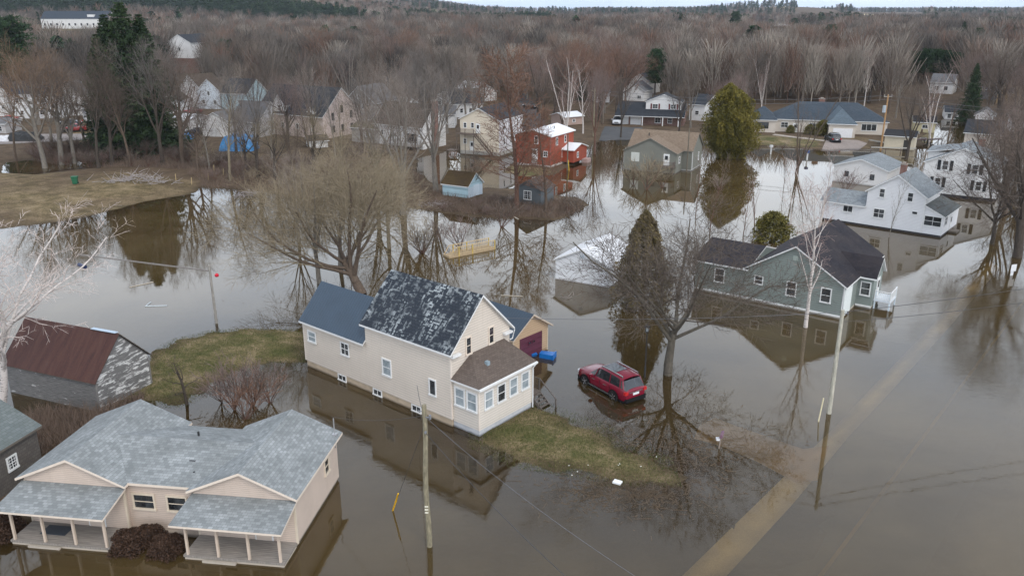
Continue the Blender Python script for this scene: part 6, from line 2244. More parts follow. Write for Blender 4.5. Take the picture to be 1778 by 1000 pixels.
GT = 'bare trees standing along the flood'
SPEC = [
    # kind, px, py, top, bark, twig, width, label
    ('larch', 897, 366, 82, B_RED, T_RED, 1.35, 'tall straight reddish larch beside the dark grey shed, left one'),
    ('larch', 948, 371, 190, B_BROWN, T_RED, 1.2, 'shorter straight larch touching the dark grey shed on its right'),
    ('elm', 590, 462, 268, B_GREY, T_TAN, 0.85, 'slim tan tree standing in the pond right of the leaning one'),
    ('oak', 676, 430, 262, B_TAN, T_TAN, 0.8, 'small tan tree in the water right of the spreading willow'),
    ('elm', 520, 420, 262, B_GREY, T_PALE, 0.8, 'pale slim tree in the water left of the spreading willow'),
    ('ash', 400, 318, 120, B_TAN, T_PALE, 1.0, 'straight pale-trunked tree in front of the blue tarpaulin'),
    ('elm', 700, 372, 128, B_GREY, T_PALE, 1.0, 'tall grey tree on the bank left of the blue shed'),
    ('elm', 757, 338, 112, B_GREY, T_GREY, 0.95, 'tall grey tree close behind the pale blue shed'),
    ('oak', 655, 350, 170, B_TAN, T_PALE, 0.9, 'pale bare tree on the bank before the brown-roofed bungalow'),
    ('ash', 590, 345, 180, B_TAN, T_TAN, 0.8, 'slim tan tree behind the willow, before the pinkish house'),
    ('oak', 822, 345, 262, B_BROWN, T_BROWN, 0.6, 'small twiggy tree beside the pale blue shed door'),
    ('elm', 1032, 268, 120, B_RED, T_ROSE, 0.62, 'reddish fountain-shaped tree right of the red house'),
    ('clump', 983, 238, 92, B_BIRCH, T_BIRCH, 0.8, 'white multi-stemmed birch behind the red house'),
    ('birch', 1012, 236, 108, B_BIRCH, T_BIRCH, 0.9, 'single white birch right of the multi-stemmed one behind the red house'),
    ('elm', 1178, 236, 148, B_DARK, T_BROWN, 1.0, 'dark bare tree before the brick house'),
    ('clump', 1383, 300, 118, B_BROWN, T_BROWN, 0.85, 'twin-stemmed dark tree in the water before the ranch house'),
    ('elm', 1573, 276, 142, B_DARK, T_BROWN, 0.95, 'forked dark tree in front of the cream shed'),
    ('clump', 1614, 246, 112, B_BIRCH, T_BIRCH, 0.8, 'white birch clump by the far channel'),
    ('birch', 1500, 188, 88, B_BIRCH, T_BIRCH, 0.8, 'thin white birch rising behind the ranch house roof'),
    ('clump', 1322, 196, 92, B_BIRCH, T_BIRCH, 0.5, 'pair of thin white birches behind the left end of the ranch house'),
    ('birch', 1681, 206, 120, B_BIRCH, T_BIRCH, 0.5, 'thin bare birch trunk leaning by the dark spruce at right'),
    ('maple', 1722, 424, 232, B_DARK, T_BROWN, 0.85, 'dark bare tree right of the sunroom house, the nearer slim one'),
    ('oak', 1766, 446, 165, B_DARK, T_BROWN, 1.1, 'large dark bare tree at the right edge beside the road sign'),
    ('elm', 1745, 372, 178, B_BROWN, T_ROSE, 1.1, 'bushy rose-brown tree behind the large dark one at the right edge'),
    ('oak', 1776, 335, 190, B_DARK, T_BROWN, 1.1, 'dense brown tree cut by the right edge behind the shuttered house'),
    ('elm', 1700, 300, 180, B_BROWN, T_BROWN, 0.9, 'brown bare tree over the cream house with shutters'),
    ('sapling', 1543, 412, 296, B_GREY, T_PALE, 1.1, 'slim sapling standing before the white sunroom house'),
    ('sapling', 1232, 402, 262, B_RED, T_PALE, 1.2, 'tall pinkish sapling in the water left of the yellow-green cedar'),
    ('sapling', 1290, 410, 305, B_RED, T_BIRCH, 1.3, 'pinkish sapling just left of the yellow-green cedar'),
    ('sapling', 1310, 402, 255, B_RED, T_PALE, 1.0, 'thin tall sapling behind the yellow-green cedar'),
    ('sapling', 1372, 398, 268, B_BIRCH, T_BIRCH, 1.4, 'young white-stemmed birch behind the green house roof'),
    ('clump', 1418, 420, 262, B_BIRCH, T_BIRCH, 0.8, 'branching young birch right of the green house ridge'),
    ('sapling', 1208, 370, 268, B_RED, T_ROSE, 1.3, 'pinkish twiggy sapling below the olive grey cottage'),
    ('sapling', 1360, 330, 232, B_BROWN, T_PALE, 0.8, 'leafless thin stem in the water between ranch and white gables'),
]
for k, px, py, top, b_, t_m, wf, lb_ in SPEC:
    at_px(k, lb_, px, py, top, b_, t_m, wf, GT, name={'birch': 'birch_tree', 'clump': 'bare_tree', 'larch': 'larch_tree', 'sapling': 'sapling'}.get(k, 'bare_tree'))

# row of big trees along the left field
LROW = [(78, 292, 62, 'oak', T_ORANGE), (108, 286, 85, 'oak', T_BROWN), (130, 284, 96, 'elm', T_BROWN), (172, 296, 70, 'ash', T_BROWN), (196, 290, 108, 'oak', T_BROWN),
        (228, 294, 96, 'ash', T_DARK), (284, 292, 70, 'elm', T_GREY), (318, 290, 88, 'oak', T_BROWN),
        (345, 302, 172, 'oak', T_BROWN), (365, 300, 150, 'ash', T_ROSE), (28, 280, 100, 'ash', T_ORANGE), (150, 262, 90, 'ash', T_ORANGE),
        (428, 300, 190, 'oak', T_PALE), (450, 312, 170, 'oak', T_GREY), (478, 318, 195, 'oak', T_TAN), (510, 325, 200, 'elm', T_BROWN), (545, 322, 190, 'oak', T_TAN),
        (92, 262, 120, 'elm', T_BROWN), (210, 268, 110, 'elm', T_BROWN)]
for i, (px, py, top, k, tm) in enumerate(LROW):
    col = {id(T_ORANGE): 'with a few rusty leaves', id(T_BROWN): 'brown-twigged', id(T_GREY): 'grey-twigged', id(T_DARK): 'very dark', id(T_ROSE): 'rose-brown', id(T_PALE): 'pale', id(T_TAN): 'tan-twigged'}[id(tm)]
    place = 'left of the dark spruces' if px < 215 else ('in front of the dark spruces' if px < 330 else 'on the bank between field corner and willow')
    at_px(k, 'tall bare tree %s, %s' % (col, place), px, py, top, rt.choice((B_GREY, B_BROWN, B_DARK)), tm, rt.uniform(0.75, 0.95), 'tall bare trees along the left field, %s %s' % (col, place))


# ---- evergreens
def needle_mesh(pts, sz, rs, up=0.3, tint=None):
    """three-cornered needle tufts at the given points"""
    n = len(pts)
    c = np.repeat(pts, 3, 0).reshape(n, 3, 3)
    dirs = rs.normal(size=(n, 3, 3))
    dirs[:, :, 2] += up
    dirs /= np.linalg.norm(dirs, axis=2, keepdims=True)
    V = (c + dirs * (sz[:, None, None] * rs.uniform(0.6, 1.3, (n, 3, 1)))).reshape(-1, 3)
    F = np.arange(n * 3).reshape(-1, 3)
    return V, F


def spruce(seed, H, Rb, m, density=1.0, droop=0.35, pine=False):
    rs = np.random.RandomState(seed)
    segs = [((0, 0, -1), (0, 0, H * .5), .02 * H, .012 * H), ((0, 0, H * .5), (0, 0, H), .012 * H, .01)]
    P_, S_, T_ = [], [], []
    br = []
    z = H * (0.35 if pine else 0.08)
    while z < H * 0.985:
        t = z / H
        rad = Rb * ((1 - t) ** 0.8) * rs.uniform(0.75, 1.12)
        if pine:
            rad = Rb * math.sin(math.pi * min(1, (1 - t) * 1.25 + 0.08)) ** 0.6 * rs.uniform(0.5, 1.15)
        nb = int(5 + 3 * rs.rand())
        a0 = rs.rand() * 6.28
        for k in range(nb):
            a = a0 + 6.28 * k / nb + rs.uniform(-.3, .3)
            L = rad * rs.uniform(0.75, 1.1) + 0.12
            dx, dy = math.cos(a), math.sin(a)
            dz = (-droop * (1 - t) + 0.25 * t) if not pine else 0.18
            br.append(((0, 0, z), (dx * L, dy * L, z + dz * L), 0.03 + .006 * L, 0.008))
            n = int((6 + 9 * L) * density)
            u = rs.uniform(0.12, 1.02, n) ** 0.8
            w = (0.10 + 0.26 * (1 - u)) * L * 0.8
            off = rs.normal(size=(n, 3)) * w[:, None] * np.array([1, 1, 0.35])
            pts = np.stack([dx * L * u, dy * L * u, z + dz * L * u - 0.06 * L * np.sin(u * 3)], 1) + off
            if pine:
                pts = np.stack([dx * L * u, dy * L * u, z + dz * L * u], 1) + rs.normal(size=(n, 3)) * 0.28 * np.array([1, 1, .6])
            P_.append(pts)
            S_.append(np.full(n, 0.30 if not pine else 0.36) * (0.7 + 0.05 * L))
            T_.append(np.full(n, rs.rand()) * 0.7 + rs.rand(n) * 0.3)
        z += H * rs.uniform(0.022, 0.034) / max(.7, density ** .3)
    V, F = seg_arrays([(Vector(a), Vector(b), c, d) for a, b, c, d in segs], 7)
    trunk = np_mesh('trunk', V, [F], B_DARK, smooth=True)
    pts, sz, tt = np.concatenate(P_), np.concatenate(S_), np.concatenate(T_)
    V2, F2 = needle_mesh(pts, sz, rs, 0.2)
    V1, F1 = seg_arrays([(Vector(a), Vector(b), c, d) for a, b, c, d in br], 3)
    crown = np_mesh('crown', np.concatenate([V1, V2]), [F1, F2 + len(V1)], [m], tint=np.concatenate([np.zeros(len(V1)), np.repeat(tt, 3)]))
    return trunk, crown, H


def cedar(seed, H, prof, m, n=42000, size=0.24, lobes=()):
    """dense evergreen: prof(t) gives the radius; sprays fill an outer shell broken by clumps"""
    rs = np.random.RandomState(seed)
    t = rs.rand(n) ** 0.85
    a = rs.rand(n) * 6.2832
    rad = np.array([prof(x) for x in t])
    # vertical flame-shaped clumps
    nc = 170
    ca, ct, cr = rs.rand(nc) * 6.2832, rs.rand(nc), rs.uniform(0.66, 1.16, nc)
    da = np.abs((a[:, None] - ca[None] + math.pi) % 6.2832 - math.pi)
    dt = (t[:, None] - ct[None]) * 2.4
    k = np.argmin(da ** 2 + dt ** 2, axis=1)
    dist = np.sqrt(np.min(da ** 2 + dt ** 2, axis=1))
    shell = 1 - 0.42 * rs.rand(n) ** 1.7
    r = rad * cr[k] * shell * (1.12 - 1.1 * np.minimum(dist, 0.4))
    r = np.where(rs.rand(n) < 0.08, r * rs.uniform(1.0, 1.2, n), r)
    z = H * t + rs.normal(size=n) * 0.1
    pts = np.stack([np.cos(a) * r, np.sin(a) * r, z], 1)
    if lobes:
        for (lx, ly, lo) in lobes:
            s = (rs.rand(n) < 0.5)
            pts[s, 0] += lx
            pts[s, 1] += ly
            pts[s, 2] *= lo
    sz = np.full(n, size) * rs.uniform(0.6, 1.3, n)
    V, F = needle_mesh(pts, sz, rs, 0.7)
    tint = np.clip(rs.rand(nc)[k] * 0.75 + rs.rand(n) * 0.25, 0, 1)
    crown = np_mesh('crown', V, [F], [m], tint=np.repeat(tint, 3))
    Vt, Ft = seg_arrays([(Vector((0, 0, -1)), Vector((0, 0, H * .6)), 0.03 * H, 0.015 * H), (Vector((0, 0, H * .6)), Vector((0, 0, H * .93)), 0.015 * H, 0.02)], 7)
    trunk = np_mesh('trunk', Vt, [Ft], B_BROWN, smooth=True)
    return trunk, crown, H


N_SPRUCE = leafmat((0.012, 0.026, 0.012), (0.040, 0.066, 0.024))
N_PINE = leafmat((0.014, 0.032, 0.014), (0.040, 0.075, 0.030))
N_CEDAR = leafmat((0.050, 0.050, 0.010), (0.19, 0.155, 0.032))
N_CEDAR2 = leafmat((0.060, 0.050, 0.022), (0.18, 0.138, 0.066))
N_YEW = leafmat((0.055, 0.052, 0.014), (0.165, 0.140, 0.036))
N_BUSH = leafmat((0.030, 0.018, 0.012), (0.085, 0.050, 0.034))
N_GREEN = leafmat((0.015, 0.030, 0.012), (0.045, 0.060, 0.022))


def evergreen(data, name, label, x, y, h, rot=0.0, wf=1.0, group=None, cat='tree', z=None):
    tr, cr, H = data
    t = thing(name, label, cat, x, y, rot, hgt(x, y) if z is None else z, group)
    s = h / H
    t.scale = (s * wf, s * wf, s)
    link('trunk', tr, t)
    link('crown', cr, t)
    OBST.append((x, y, 3))
    return t


def eg_px(data, name, label, px, py, top, wf=1.0, group=None, cat='tree', rot=0.0):
    q = P(px, py)
    return evergreen(data, name, label, q.x, q.y, height_of(px, py, top), rot, wf, group, cat, z=max(hgt(q.x, q.y), -0.4))


SPR = [spruce(201, 20, 5.0, N_SPRUCE, density=2.6), spruce(207, 20, 3.6, N_SPRUCE, density=2.6), spruce(213, 18, 4.4, N_PINE, pine=True, density=2.2)]
cd = cedar(301, 15.5, lambda t: 5.1 * (math.sin(math.pi * min(1, t * 0.86 + 0.14)) ** 0.62) * (0.55 + 0.45 * min(1, t * 5)), N_CEDAR, 62000, 0.25, ((1.9, 0.3, 0.92),))
eg_px(cd, 'cedar_tree', 'huge rounded yellow-green cedar between the olive cottage and the ranch house', 1259, 274, 144, 1.0)
cd2 = cedar(305, 10.5, lambda t: 3.5 * (1 - t) ** 0.62 * min(1, 0.72 + t * 2), N_CEDAR2, 25000, 0.19)
eg_px(cd2, 'cedar_tree', 'pointed dark brown-green cedar beside the small white garage', 1114, 528, 362)
cd3 = cedar(309, 3.2, lambda t: 2.5 * (1 - t ** 2.2) ** 0.5, N_YEW, 7000, 0.18)
eg_px(cd3, 'cedar_shrub', 'round yellow-green cedar shrub behind the green house', 1340, 416, 366, 0.95, cat='shrub')
EV = [(242, 264, 2, 0, 1.35, 'tallest dark spruce of the left group'), (214, 264, 24, 1, 1.5, 'second spruce, left of the tallest one'), (272, 262, 26, 1, 1.45, 'dark spruce tight against the right of the tallest one'),
      (196, 262, 62, 1, 1.5, 'lower spruce at the left of the spruce group'), (34, 180, 34, 2, 1.25, 'dark pine near the left edge, left of the long white building'), (4, 176, 18, 0, 1.2, 'dark spruce cut by the left edge'),
      (1136, 178, 90, 2, 1.0, 'dark green pine behind the brick house'), (1680, 215, 110, 0, 0.95, 'tall dark spruce at the upper right'), (1012, 180, 122, 0, 0.9, 'young green spruce behind the white birches'),
      (1436, 108, 50, 2, 1.0, 'lone pine rising over the woods, upper right'), (1692, 104, 56, 2, 1.0, 'dark pine at the far right, right of the pair'), (1666, 96, 44, 0, 1.2, 'dark spruce at the far right, left of the pair'),
      (1752, 98, 50, 0, 0.9, 'dark spruce nearest the right edge in the woods'), (1274, 76, 28, 2, 1.0, 'lone flat-topped pine in the distant woods'), (1378, 66, 38, 2, 1.3, 'dark pine by the long tan building'),
      (1336, 64, 40, 2, 1.0, 'small pine left of the long tan building'), (1180, 66, 28, 0, 1.2, 'distant spruce left of the lone flat-topped pine')]
for px, py, top, k, wf, lb_ in EV:
    eg_px(SPR[k], ('spruce_tree', 'spruce_tree', 'pine_tree')[k], lb_, px, py, top, wf, rot=rt.uniform(0, 6))
GP = 'pines in a dark row at the upper right'
for i in range(11):
    px = 1575 + i * 8.5
    eg_px(SPR[2], 'pine_tree', 'dark pine in the close row over the white house at the upper right', px, 150 + rt.uniform(-3, 4), 94 + rt.uniform(-4, 6), 1.0, GP, rot=rt.uniform(0, 6))
for i in range(5):
    eg_px(SPR[2], 'pine_tree', 'low dark pine in the patch left of the thin birch, upper right', 1440 + i * 11, 116 + rt.uniform(-2, 3), 84 + rt.uniform(-3, 4), 1.1, 'low pines left of the thin birch', rot=rt.uniform(0, 6))
for i, (px, py, top) in enumerate(((1405, 233, 221), (1372, 231, 222), (1428, 235, 214))):
    eg_px(cd3, 'evergreen_shrub', ('green shrub in the ranch flower bed, middle one', 'green shrub in the ranch flower bed, leftmost one', 'tall green shrub next to the ranch garage')[i], px, py + 4, top, 0.9, cat='shrub')

EVG = [(o.location.x, o.location.y) for o in bpy.data.objects if o.get('category') == 'tree' and o.name.startswith(('spruce_tree', 'pine_tree'))]


# ---- twiggy bushes
def bush_mesh(seed, R_, H, n, m):
    rs = np.random.RandomState(seed)
    a, u = rs.rand(n) * 6.2832, rs.rand(n) ** 0.5
    zz = rs.rand(n)
    r = R_ * u * np.sqrt(np.maximum(0, 1 - zz ** 2.2)) * (1 + 0.15 * np.sin(a * 5 + seed))
    pts = np.stack([np.cos(a) * r, np.sin(a) * r, zz * H * (1 + 0.1 * np.sin(a * 3))], 1)
    V, F = needle_mesh(pts, np.full(n, 0.075) * rs.uniform(.6, 1.4, n), rs, 0.4)
    return np_mesh('crown', V, [F], [m], tint=np.repeat(rs.rand(n), 3))


BM = [bush_mesh(i, 1.0, 1.05, 9000, N_BUSH) for i in range(2)]
for i, (px, py, w, h_, lb_) in enumerate(((228, 948, 1.25, 1.05, 'dense brown clipped bush between the two porches, left one'), (292, 955, 1.15, 0.95, 'dense brown clipped bush between the two porches, right one'),
                                          (8, 925, 1.2, 1.2, 'dark brown bush by the far left porch'), (262, 938, 1.0, 1.0, 'brown clipped bush squeezed behind the other two'))):
    q = P(px, py)
    o = link('bush', BM[i % 2])
    o.location = (q.x, q.y, -0.1)
    o.scale = (w, w, h_)
    tag(o, lb_, 'bush')

SHR = [(408, 712, 628, T_ROSE, 'reddish bare shrub in the water left of the cream house'), (440, 706, 632, T_BROWN, 'reddish bare shrub in the flood nearest the cream house annex'), (425, 728, 652, T_RED, 'low red-brown shrub in front of the taller ones'),
       (470, 700, 632, T_ROSE, 'red twiggy shrub close to the annex wall'), (385, 698, 640, T_ROSE, 'leftmost of the red twiggy shrubs'),
       (735, 440, 372, T_TAN, 'tan shrub standing in the water left of the timber ramp'), (800, 430, 372, T_ROSE, 'rose shrub behind the timber ramp'), (768, 418, 378, T_BROWN, 'brown twiggy shrub left of the ramp end'),
       (1122, 330, 268, T_TAN, 'tan vase-shaped shrub before the olive cottage'), (1100, 322, 278, T_TAN, 'low tan shrub under the olive cottage wall'), (1150, 326, 282, T_TAN, 'low tan shrub before the cottage railing'),
       (730, 440, 392, T_GREY, 'grey shrub near the willow trunk in the water'), (870, 395, 340, T_BROWN, 'shrubby growth below the dark grey shed'), (985, 372, 330, T_BROWN, 'brown shrub at the right tip of the mound'),
       (1465, 335, 292, T_ROSE, 'rose shrub by the white gabled outbuilding'), (1250, 330, 300, T_PALE, 'thin pale shrub standing below the huge cedar')]
for px, py, top, tm, lb_ in SHR:
    at_px('shrub', lb_, px, py, top, B_RED, tm, 1.15, None, 'bare_shrub', cat='shrub')

rb_ = random.Random(31)
for zone_, n_, hr_, tms_, lb_ in (
        ([(60, 285), (330, 298), (345, 262), (60, 262)], 40, (2.2, 4.5), (T_BROWN, T_DARK, T_ROSE, T_BROWN), 'brown bare bush in the thicket along the back of the left field'),
        ([(345, 318), (520, 340), (735, 358), (740, 310), (600, 292), (345, 286)], 60, (2.0, 4.2), (T_BROWN, T_TAN, T_ROSE, T_BROWN, T_PALE), 'tangled bare bush on the bank behind the willow'),
        ([(745, 348), (860, 352), (1010, 345), (1012, 362), (960, 378), (860, 374), (760, 366)], 16, (1.0, 2.0), (T_BROWN, T_ROSE), 'low bare bush on the mound around the two sheds'),
        ([(1200, 246), (1460, 262), (1455, 268), (1200, 254)], 14, (0.8, 1.6), (T_BROWN, T_ROSE), 'low brown bush along the drowned edge of the ranch lawn')):
    zp = np.array(zone_, float)
    k_ = 0
    while k_ < n_:
        px, py = rb_.uniform(zp[:, 0].min(), zp[:, 0].max()), rb_.uniform(zp[:, 1].min(), zp[:, 1].max())
        if sdf(zp, np.array([px]), np.array([py]))[0] < 0:
            continue
        q = P(px, py, 0.2)
        k_ += 1
        if any((q.x - a) ** 2 + (q.y - b) ** 2 < (r * .9) ** 2 for a, b, r in OBST if r > 2.5):
            continue
        plant(PR_['shrub'], 'bare_shrub', lb_, q.x, q.y, rb_.uniform(*hr_), rb_.uniform(0, 6.28), B_RED, rb_.choice(tms_), lb_.replace('bush', 'bushes'), 1.35, cat='shrub')

# brush pile on the field
q = P(240, 322)
rs_ = np.random.RandomState(8)
bp_ = []
for i in range(150):
    x_, y_ = rs_.normal(0, 2.9), rs_.normal(0, 1.0)
    h_ = max(0.1, 1.6 - abs(x_) * 0.3)
    d_ = Vector((rs_.normal(), rs_.normal() * .7, rs_.uniform(-.2, .7))).normalized()
    a_ = Vector((x_, y_, rs_.uniform(0, h_)))
    L_ = rs_.uniform(0.8, 2.4)
    md = a_ + d_ * L_ * .5 + Vector(rs_.normal(size=3) * .12)
    bp_ += [(a_, md, .05, .035), (md, a_ + d_ * L_ + Vector((0, 0, .1)), .035, .012)]
V, F = seg_arrays(bp_, 4)
o = link('brush_pile', np_mesh('brush_pile', V, [F], bark((0.42, 0.38, 0.37))))
o.location = (q.x, q.y, hgt(q.x, q.y))
tag(o, 'pile of cut grey branches at the edge of the field', 'brush pile')
for i, (px, py, lb_) in enumerate(((765, 358, 'heap of broken boards left of the blue shed'), (900, 352, 'scatter of sticks before the dark grey shed'), (985, 512, 'fallen twigs adrift near the white garage'), (430, 338, 'fallen branches on the bank below the blue tarpaulin'))):
    q = P(px, py)
    o = link('branch_pile', o.data) if True else None
    o.location = (q.x, q.y, max(0, hgt(q.x, q.y)) - 0.15)
    o.scale = (0.8, 0.9, 0.35 if i != 2 else 0.1)
    o.rotation_euler = (0, 0, 0.5 * i - 0.2)
    tag(o, lb_, 'brush pile')

# ------------------------------------------------------------------ undergrowth on the banks (nobody could count it)
def scatter_twigs(name, polys, dens, hmin, hmax, mat, seed, wd=0.02, reject=None):
    rs = np.random.RandomState(seed)
    X, Y = [], []
    for p, k in polys:
        p = np.array(p)
        lo, hi = p.min(0), p.max(0)
        n = int((hi[0] - lo[0]) * (hi[1] - lo[1]) * dens * k)
        x, y = rs.uniform(lo[0], hi[0], n), rs.uniform(lo[1], hi[1], n)
        s = sdf(p, x, y) + fbm(x, y, 0.3, 4) * 0.8
        keep = s > (-1.6 if 'grass' in name else 0)
        X.append(x[keep])
        Y.append(y[keep])
    X, Y = np.concatenate(X), np.concatenate(Y)
    Z = height(X, Y)
    k = fbm(X, Y, 0.18, 3) > rs.uniform(-1.2, 0.9, len(X))
    for (ox, oy, orr) in OBST[:0]:
        pass
    k = k | ('grass' in name)
    k = k & (Z > -0.14)
    X, Y, Z = X[k], Y[k], np.maximum(Z[k], -0.3)
    n = len(X)
    L = rs.uniform(hmin, hmax, n)
    d = rs.normal(size=(n, 3)) * 0.45
    d[:, 2] = 1
    d /= np.linalg.norm(d, axis=1, keepdims=True)
    A = np.stack([X, Y, Z], 1)
    B = A + d * L[:, None]
    s = np.cross(d, rs.normal(size=(n, 3)))
    s /= np.linalg.norm(s, axis=1, keepdims=True)
    w = wd * rs.uniform(.6, 1.4, n)[:, None]
    V = np.stack([A - s * w, A + s * w, B], 1).reshape(-1, 3)
    F = np.arange(n * 3).reshape(-1, 3)
    return tag(link(name, np_mesh(name, V, [F], mat)), kind='stuff')


BANKP = poly_px([(330, 305), (345, 326), (430, 332), (520, 347), (640, 354), (735, 364), (800, 372), (870, 376), (745, 330), (722, 300), (600, 290), (450, 285), (340, 285)])
LEFTP = poly_px([(60, 285), (330, 300), (345, 262), (200, 250), (40, 258)])
ISP = poly_px([(742, 350), (800, 352), (860, 352), (1010, 352), (1018, 362), (960, 380), (860, 377), (745, 366)])
BARNP = poly_px([(60, 712), (165, 716), (190, 700), (262, 680), (262, 700), (200, 735), (130, 770), (60, 800), (40, 740)])
PONDSH = poly_px([(480, 612), (545, 600), (520, 700), (455, 745), (380, 735), (370, 690), (420, 655)])
scatter_twigs('undergrowth', [(BANKP, 1), (LEFTP, 1.0), (ISP, 1.6), (BARNP, 5)], 30, 0.25, 1.5, twigmat((0.185, 0.135, 0.105)), 3, 0.024)
RHEDGE = poly_px([(1200, 243), (1300, 250), (1420, 257), (1460, 262), (1450, 268), (1300, 260), (1200, 250)])
scatter_twigs('dry_reeds', [(RHEDGE, 1)], 14, 0.2, 0.9, twigmat((0.20, 0.14, 0.10)), 13, 0.02)
def grassmat(stops):
    n = NT('grass_blades')
    a = n.noise(n.pos(), 0.75, 6, 0.7, 0.5)
    b = n.noise(n.pos(), 6.0, 3, 0.7)
    c = n.ramp(n.math('ADD', n.math('MULTIPLY', a, 0.7), n.math('MULTIPLY', b, 0.3)), stops)
    return n.finish(c, 0.9, spec=0.1)


grassm = grassmat([(0.42, (0.040, 0.066, 0.014)), (0.53, (0.080, 0.100, 0.024)), (0.60, (0.15, 0.145, 0.052)), (0.68, (0.30, 0.25, 0.14)), (0.78, (0.13, 0.10, 0.05))])
scatter_twigs('grass', [(LAWN, 1), (STRIP, 0.8)], 110, 0.05, 0.17, grassm, 5, 0.012)
scatter_twigs('dry_grass', [(LAWN, 1), (STRIP, 1)], 60, 0.05, 0.2, grassmat([(0.42, (0.07, 0.085, 0.025)), (0.53, (0.20, 0.18, 0.08)), (0.64, (0.38, 0.32, 0.19))]), 6, 0.012)

rs = np.random.RandomState(44)
LIT = []
for (px, py, sx_, sy_, n_) in ((1090, 850, 75, 22, 1500), (1160, 800, 60, 30, 700), (1010, 760, 60, 14, 300), (870, 384, 80, 6, 900), (640, 362, 90, 8, 500), (985, 512, 50, 8, 260), (700, 668, 160, 3, 0), (440, 740, 60, 10, 400),
                               (1250, 770, 60, 22, 500), (900, 610, 30, 6, 60), (560, 520, 60, 10, 160), (330, 345, 60, 4, 300), (1130, 740, 90, 30, 250)):
    u_, v_ = rs.normal(px, sx_, n_), rs.normal(py, sy_, n_)
    for a_, b_ in zip(u_, v_):
        q = P(a_, b_)
        LIT.append((q.x, q.y))
LIT = np.array(LIT)
hz_ = height(LIT[:, 0], LIT[:, 1])
LIT = LIT[hz_ < 0.0]
n_ = len(LIT)
th_ = rs.uniform(0, 3.1416, n_)
L_ = rs.exponential(0.10, n_) + 0.03
w_ = rs.uniform(0.008, 0.03, n_)
d_ = np.stack([np.cos(th_), np.sin(th_), np.zeros(n_)], 1) * L_[:, None]
s_ = np.stack([-np.sin(th_), np.cos(th_), np.zeros(n_)], 1) * w_[:, None]
c_ = np.concatenate([LIT, np.full((n_, 1), 0.012)], 1)
V = np.stack([c_ - d_ - s_, c_ + d_ - s_, c_ + d_ + s_, c_ - d_ + s_], 1).reshape(-1, 3)
tag(link('floating_debris', np_mesh('floating_debris', V, [np.arange(n_ * 4).reshape(-1, 4)], twigmat((0.14, 0.10, 0.065)))), kind='stuff')

# ------------------------------------------------------------------ woods around and behind the houses: single trees
kinds = ['oak', 'elm', 'ash', 'elm', 'oak', 'clump']
rw = random.Random(2024)
ZONES = [
    # polygon in photo pixels, number, height range, label
    ([(0, 175), (330, 170), (330, 235), (0, 240)], 14, (14, 20), 'bare tree in the cluttered back yards at the left', (T_BROWN, T_GREY, T_ROSE, T_ORANGE)),
    ([(0, 95), (330, 90), (460, 120), (460, 175), (0, 175)], 24, (16, 24), 'bare tree in the woods at the upper left', (T_BROWN, T_GREY, T_ROSE, T_BROWN)),
    ([(400, 120), (800, 118), (800, 150), (640, 200), (400, 178)], 26, (16, 24), 'bare tree in the woods behind the pinkish house', (T_BROWN, T_ROSE, T_PALE, T_GREY, T_RED)),
    ([(640, 190), (800, 160), (800, 240), (660, 248)], 8, (12, 18), 'bare tree among the houses in the middle', (T_PALE, T_GREY, T_ROSE)),
    ([(800, 105), (1080, 105), (1080, 195), (950, 215), (870, 150), (800, 150)], 24, (15, 23), 'bare tree in the woods behind the back street', (T_ROSE, T_BROWN, T_RED, T_GREY)),
    ([(1120, 105), (1500, 105), (1500, 178), (1130, 160)], 38, (15, 22), 'bare tree in the woods behind the ranch house', (T_BROWN, T_ROSE, T_GREY, T_DARK)),
    ([(1500, 110), (1778, 110), (1830, 210), (1500, 200)], 28, (15, 22), 'bare tree in the woods at the upper right', (T_BROWN, T_ROSE, T_RED, T_BROWN)),
]
ZONES += [
    ([(395, 215), (740, 205), (745, 275), (395, 300)], 20, (12, 19), 'slim bare tree around the pinkish house and its neighbours', (T_PALE, T_ROSE, T_GREY, T_BROWN)),
    ([(660, 170), (860, 165), (900, 200), (790, 262), (660, 260)], 15, (13, 20), 'slim bare tree between the brown-roofed bungalow and the cream apartment house', (T_PALE, T_ROSE, T_BROWN)),
    ([(900, 200), (1090, 195), (1080, 240), (960, 232)], 12, (12, 19), 'slim bare tree behind the red house', (T_RED, T_ROSE, T_BROWN)),
    ([(1120, 170), (1300, 175), (1300, 232), (1220, 236), (1120, 230)], 8, (12, 18), 'slim bare tree around the brick house', (T_BROWN, T_ROSE)),
    ([(1540, 200), (1778, 205), (1800, 290), (1700, 300), (1640, 260)], 18, (12, 18), 'slim bare tree around the cream shuttered house at the right edge', (T_BROWN, T_ROSE, T_DARK)),
]
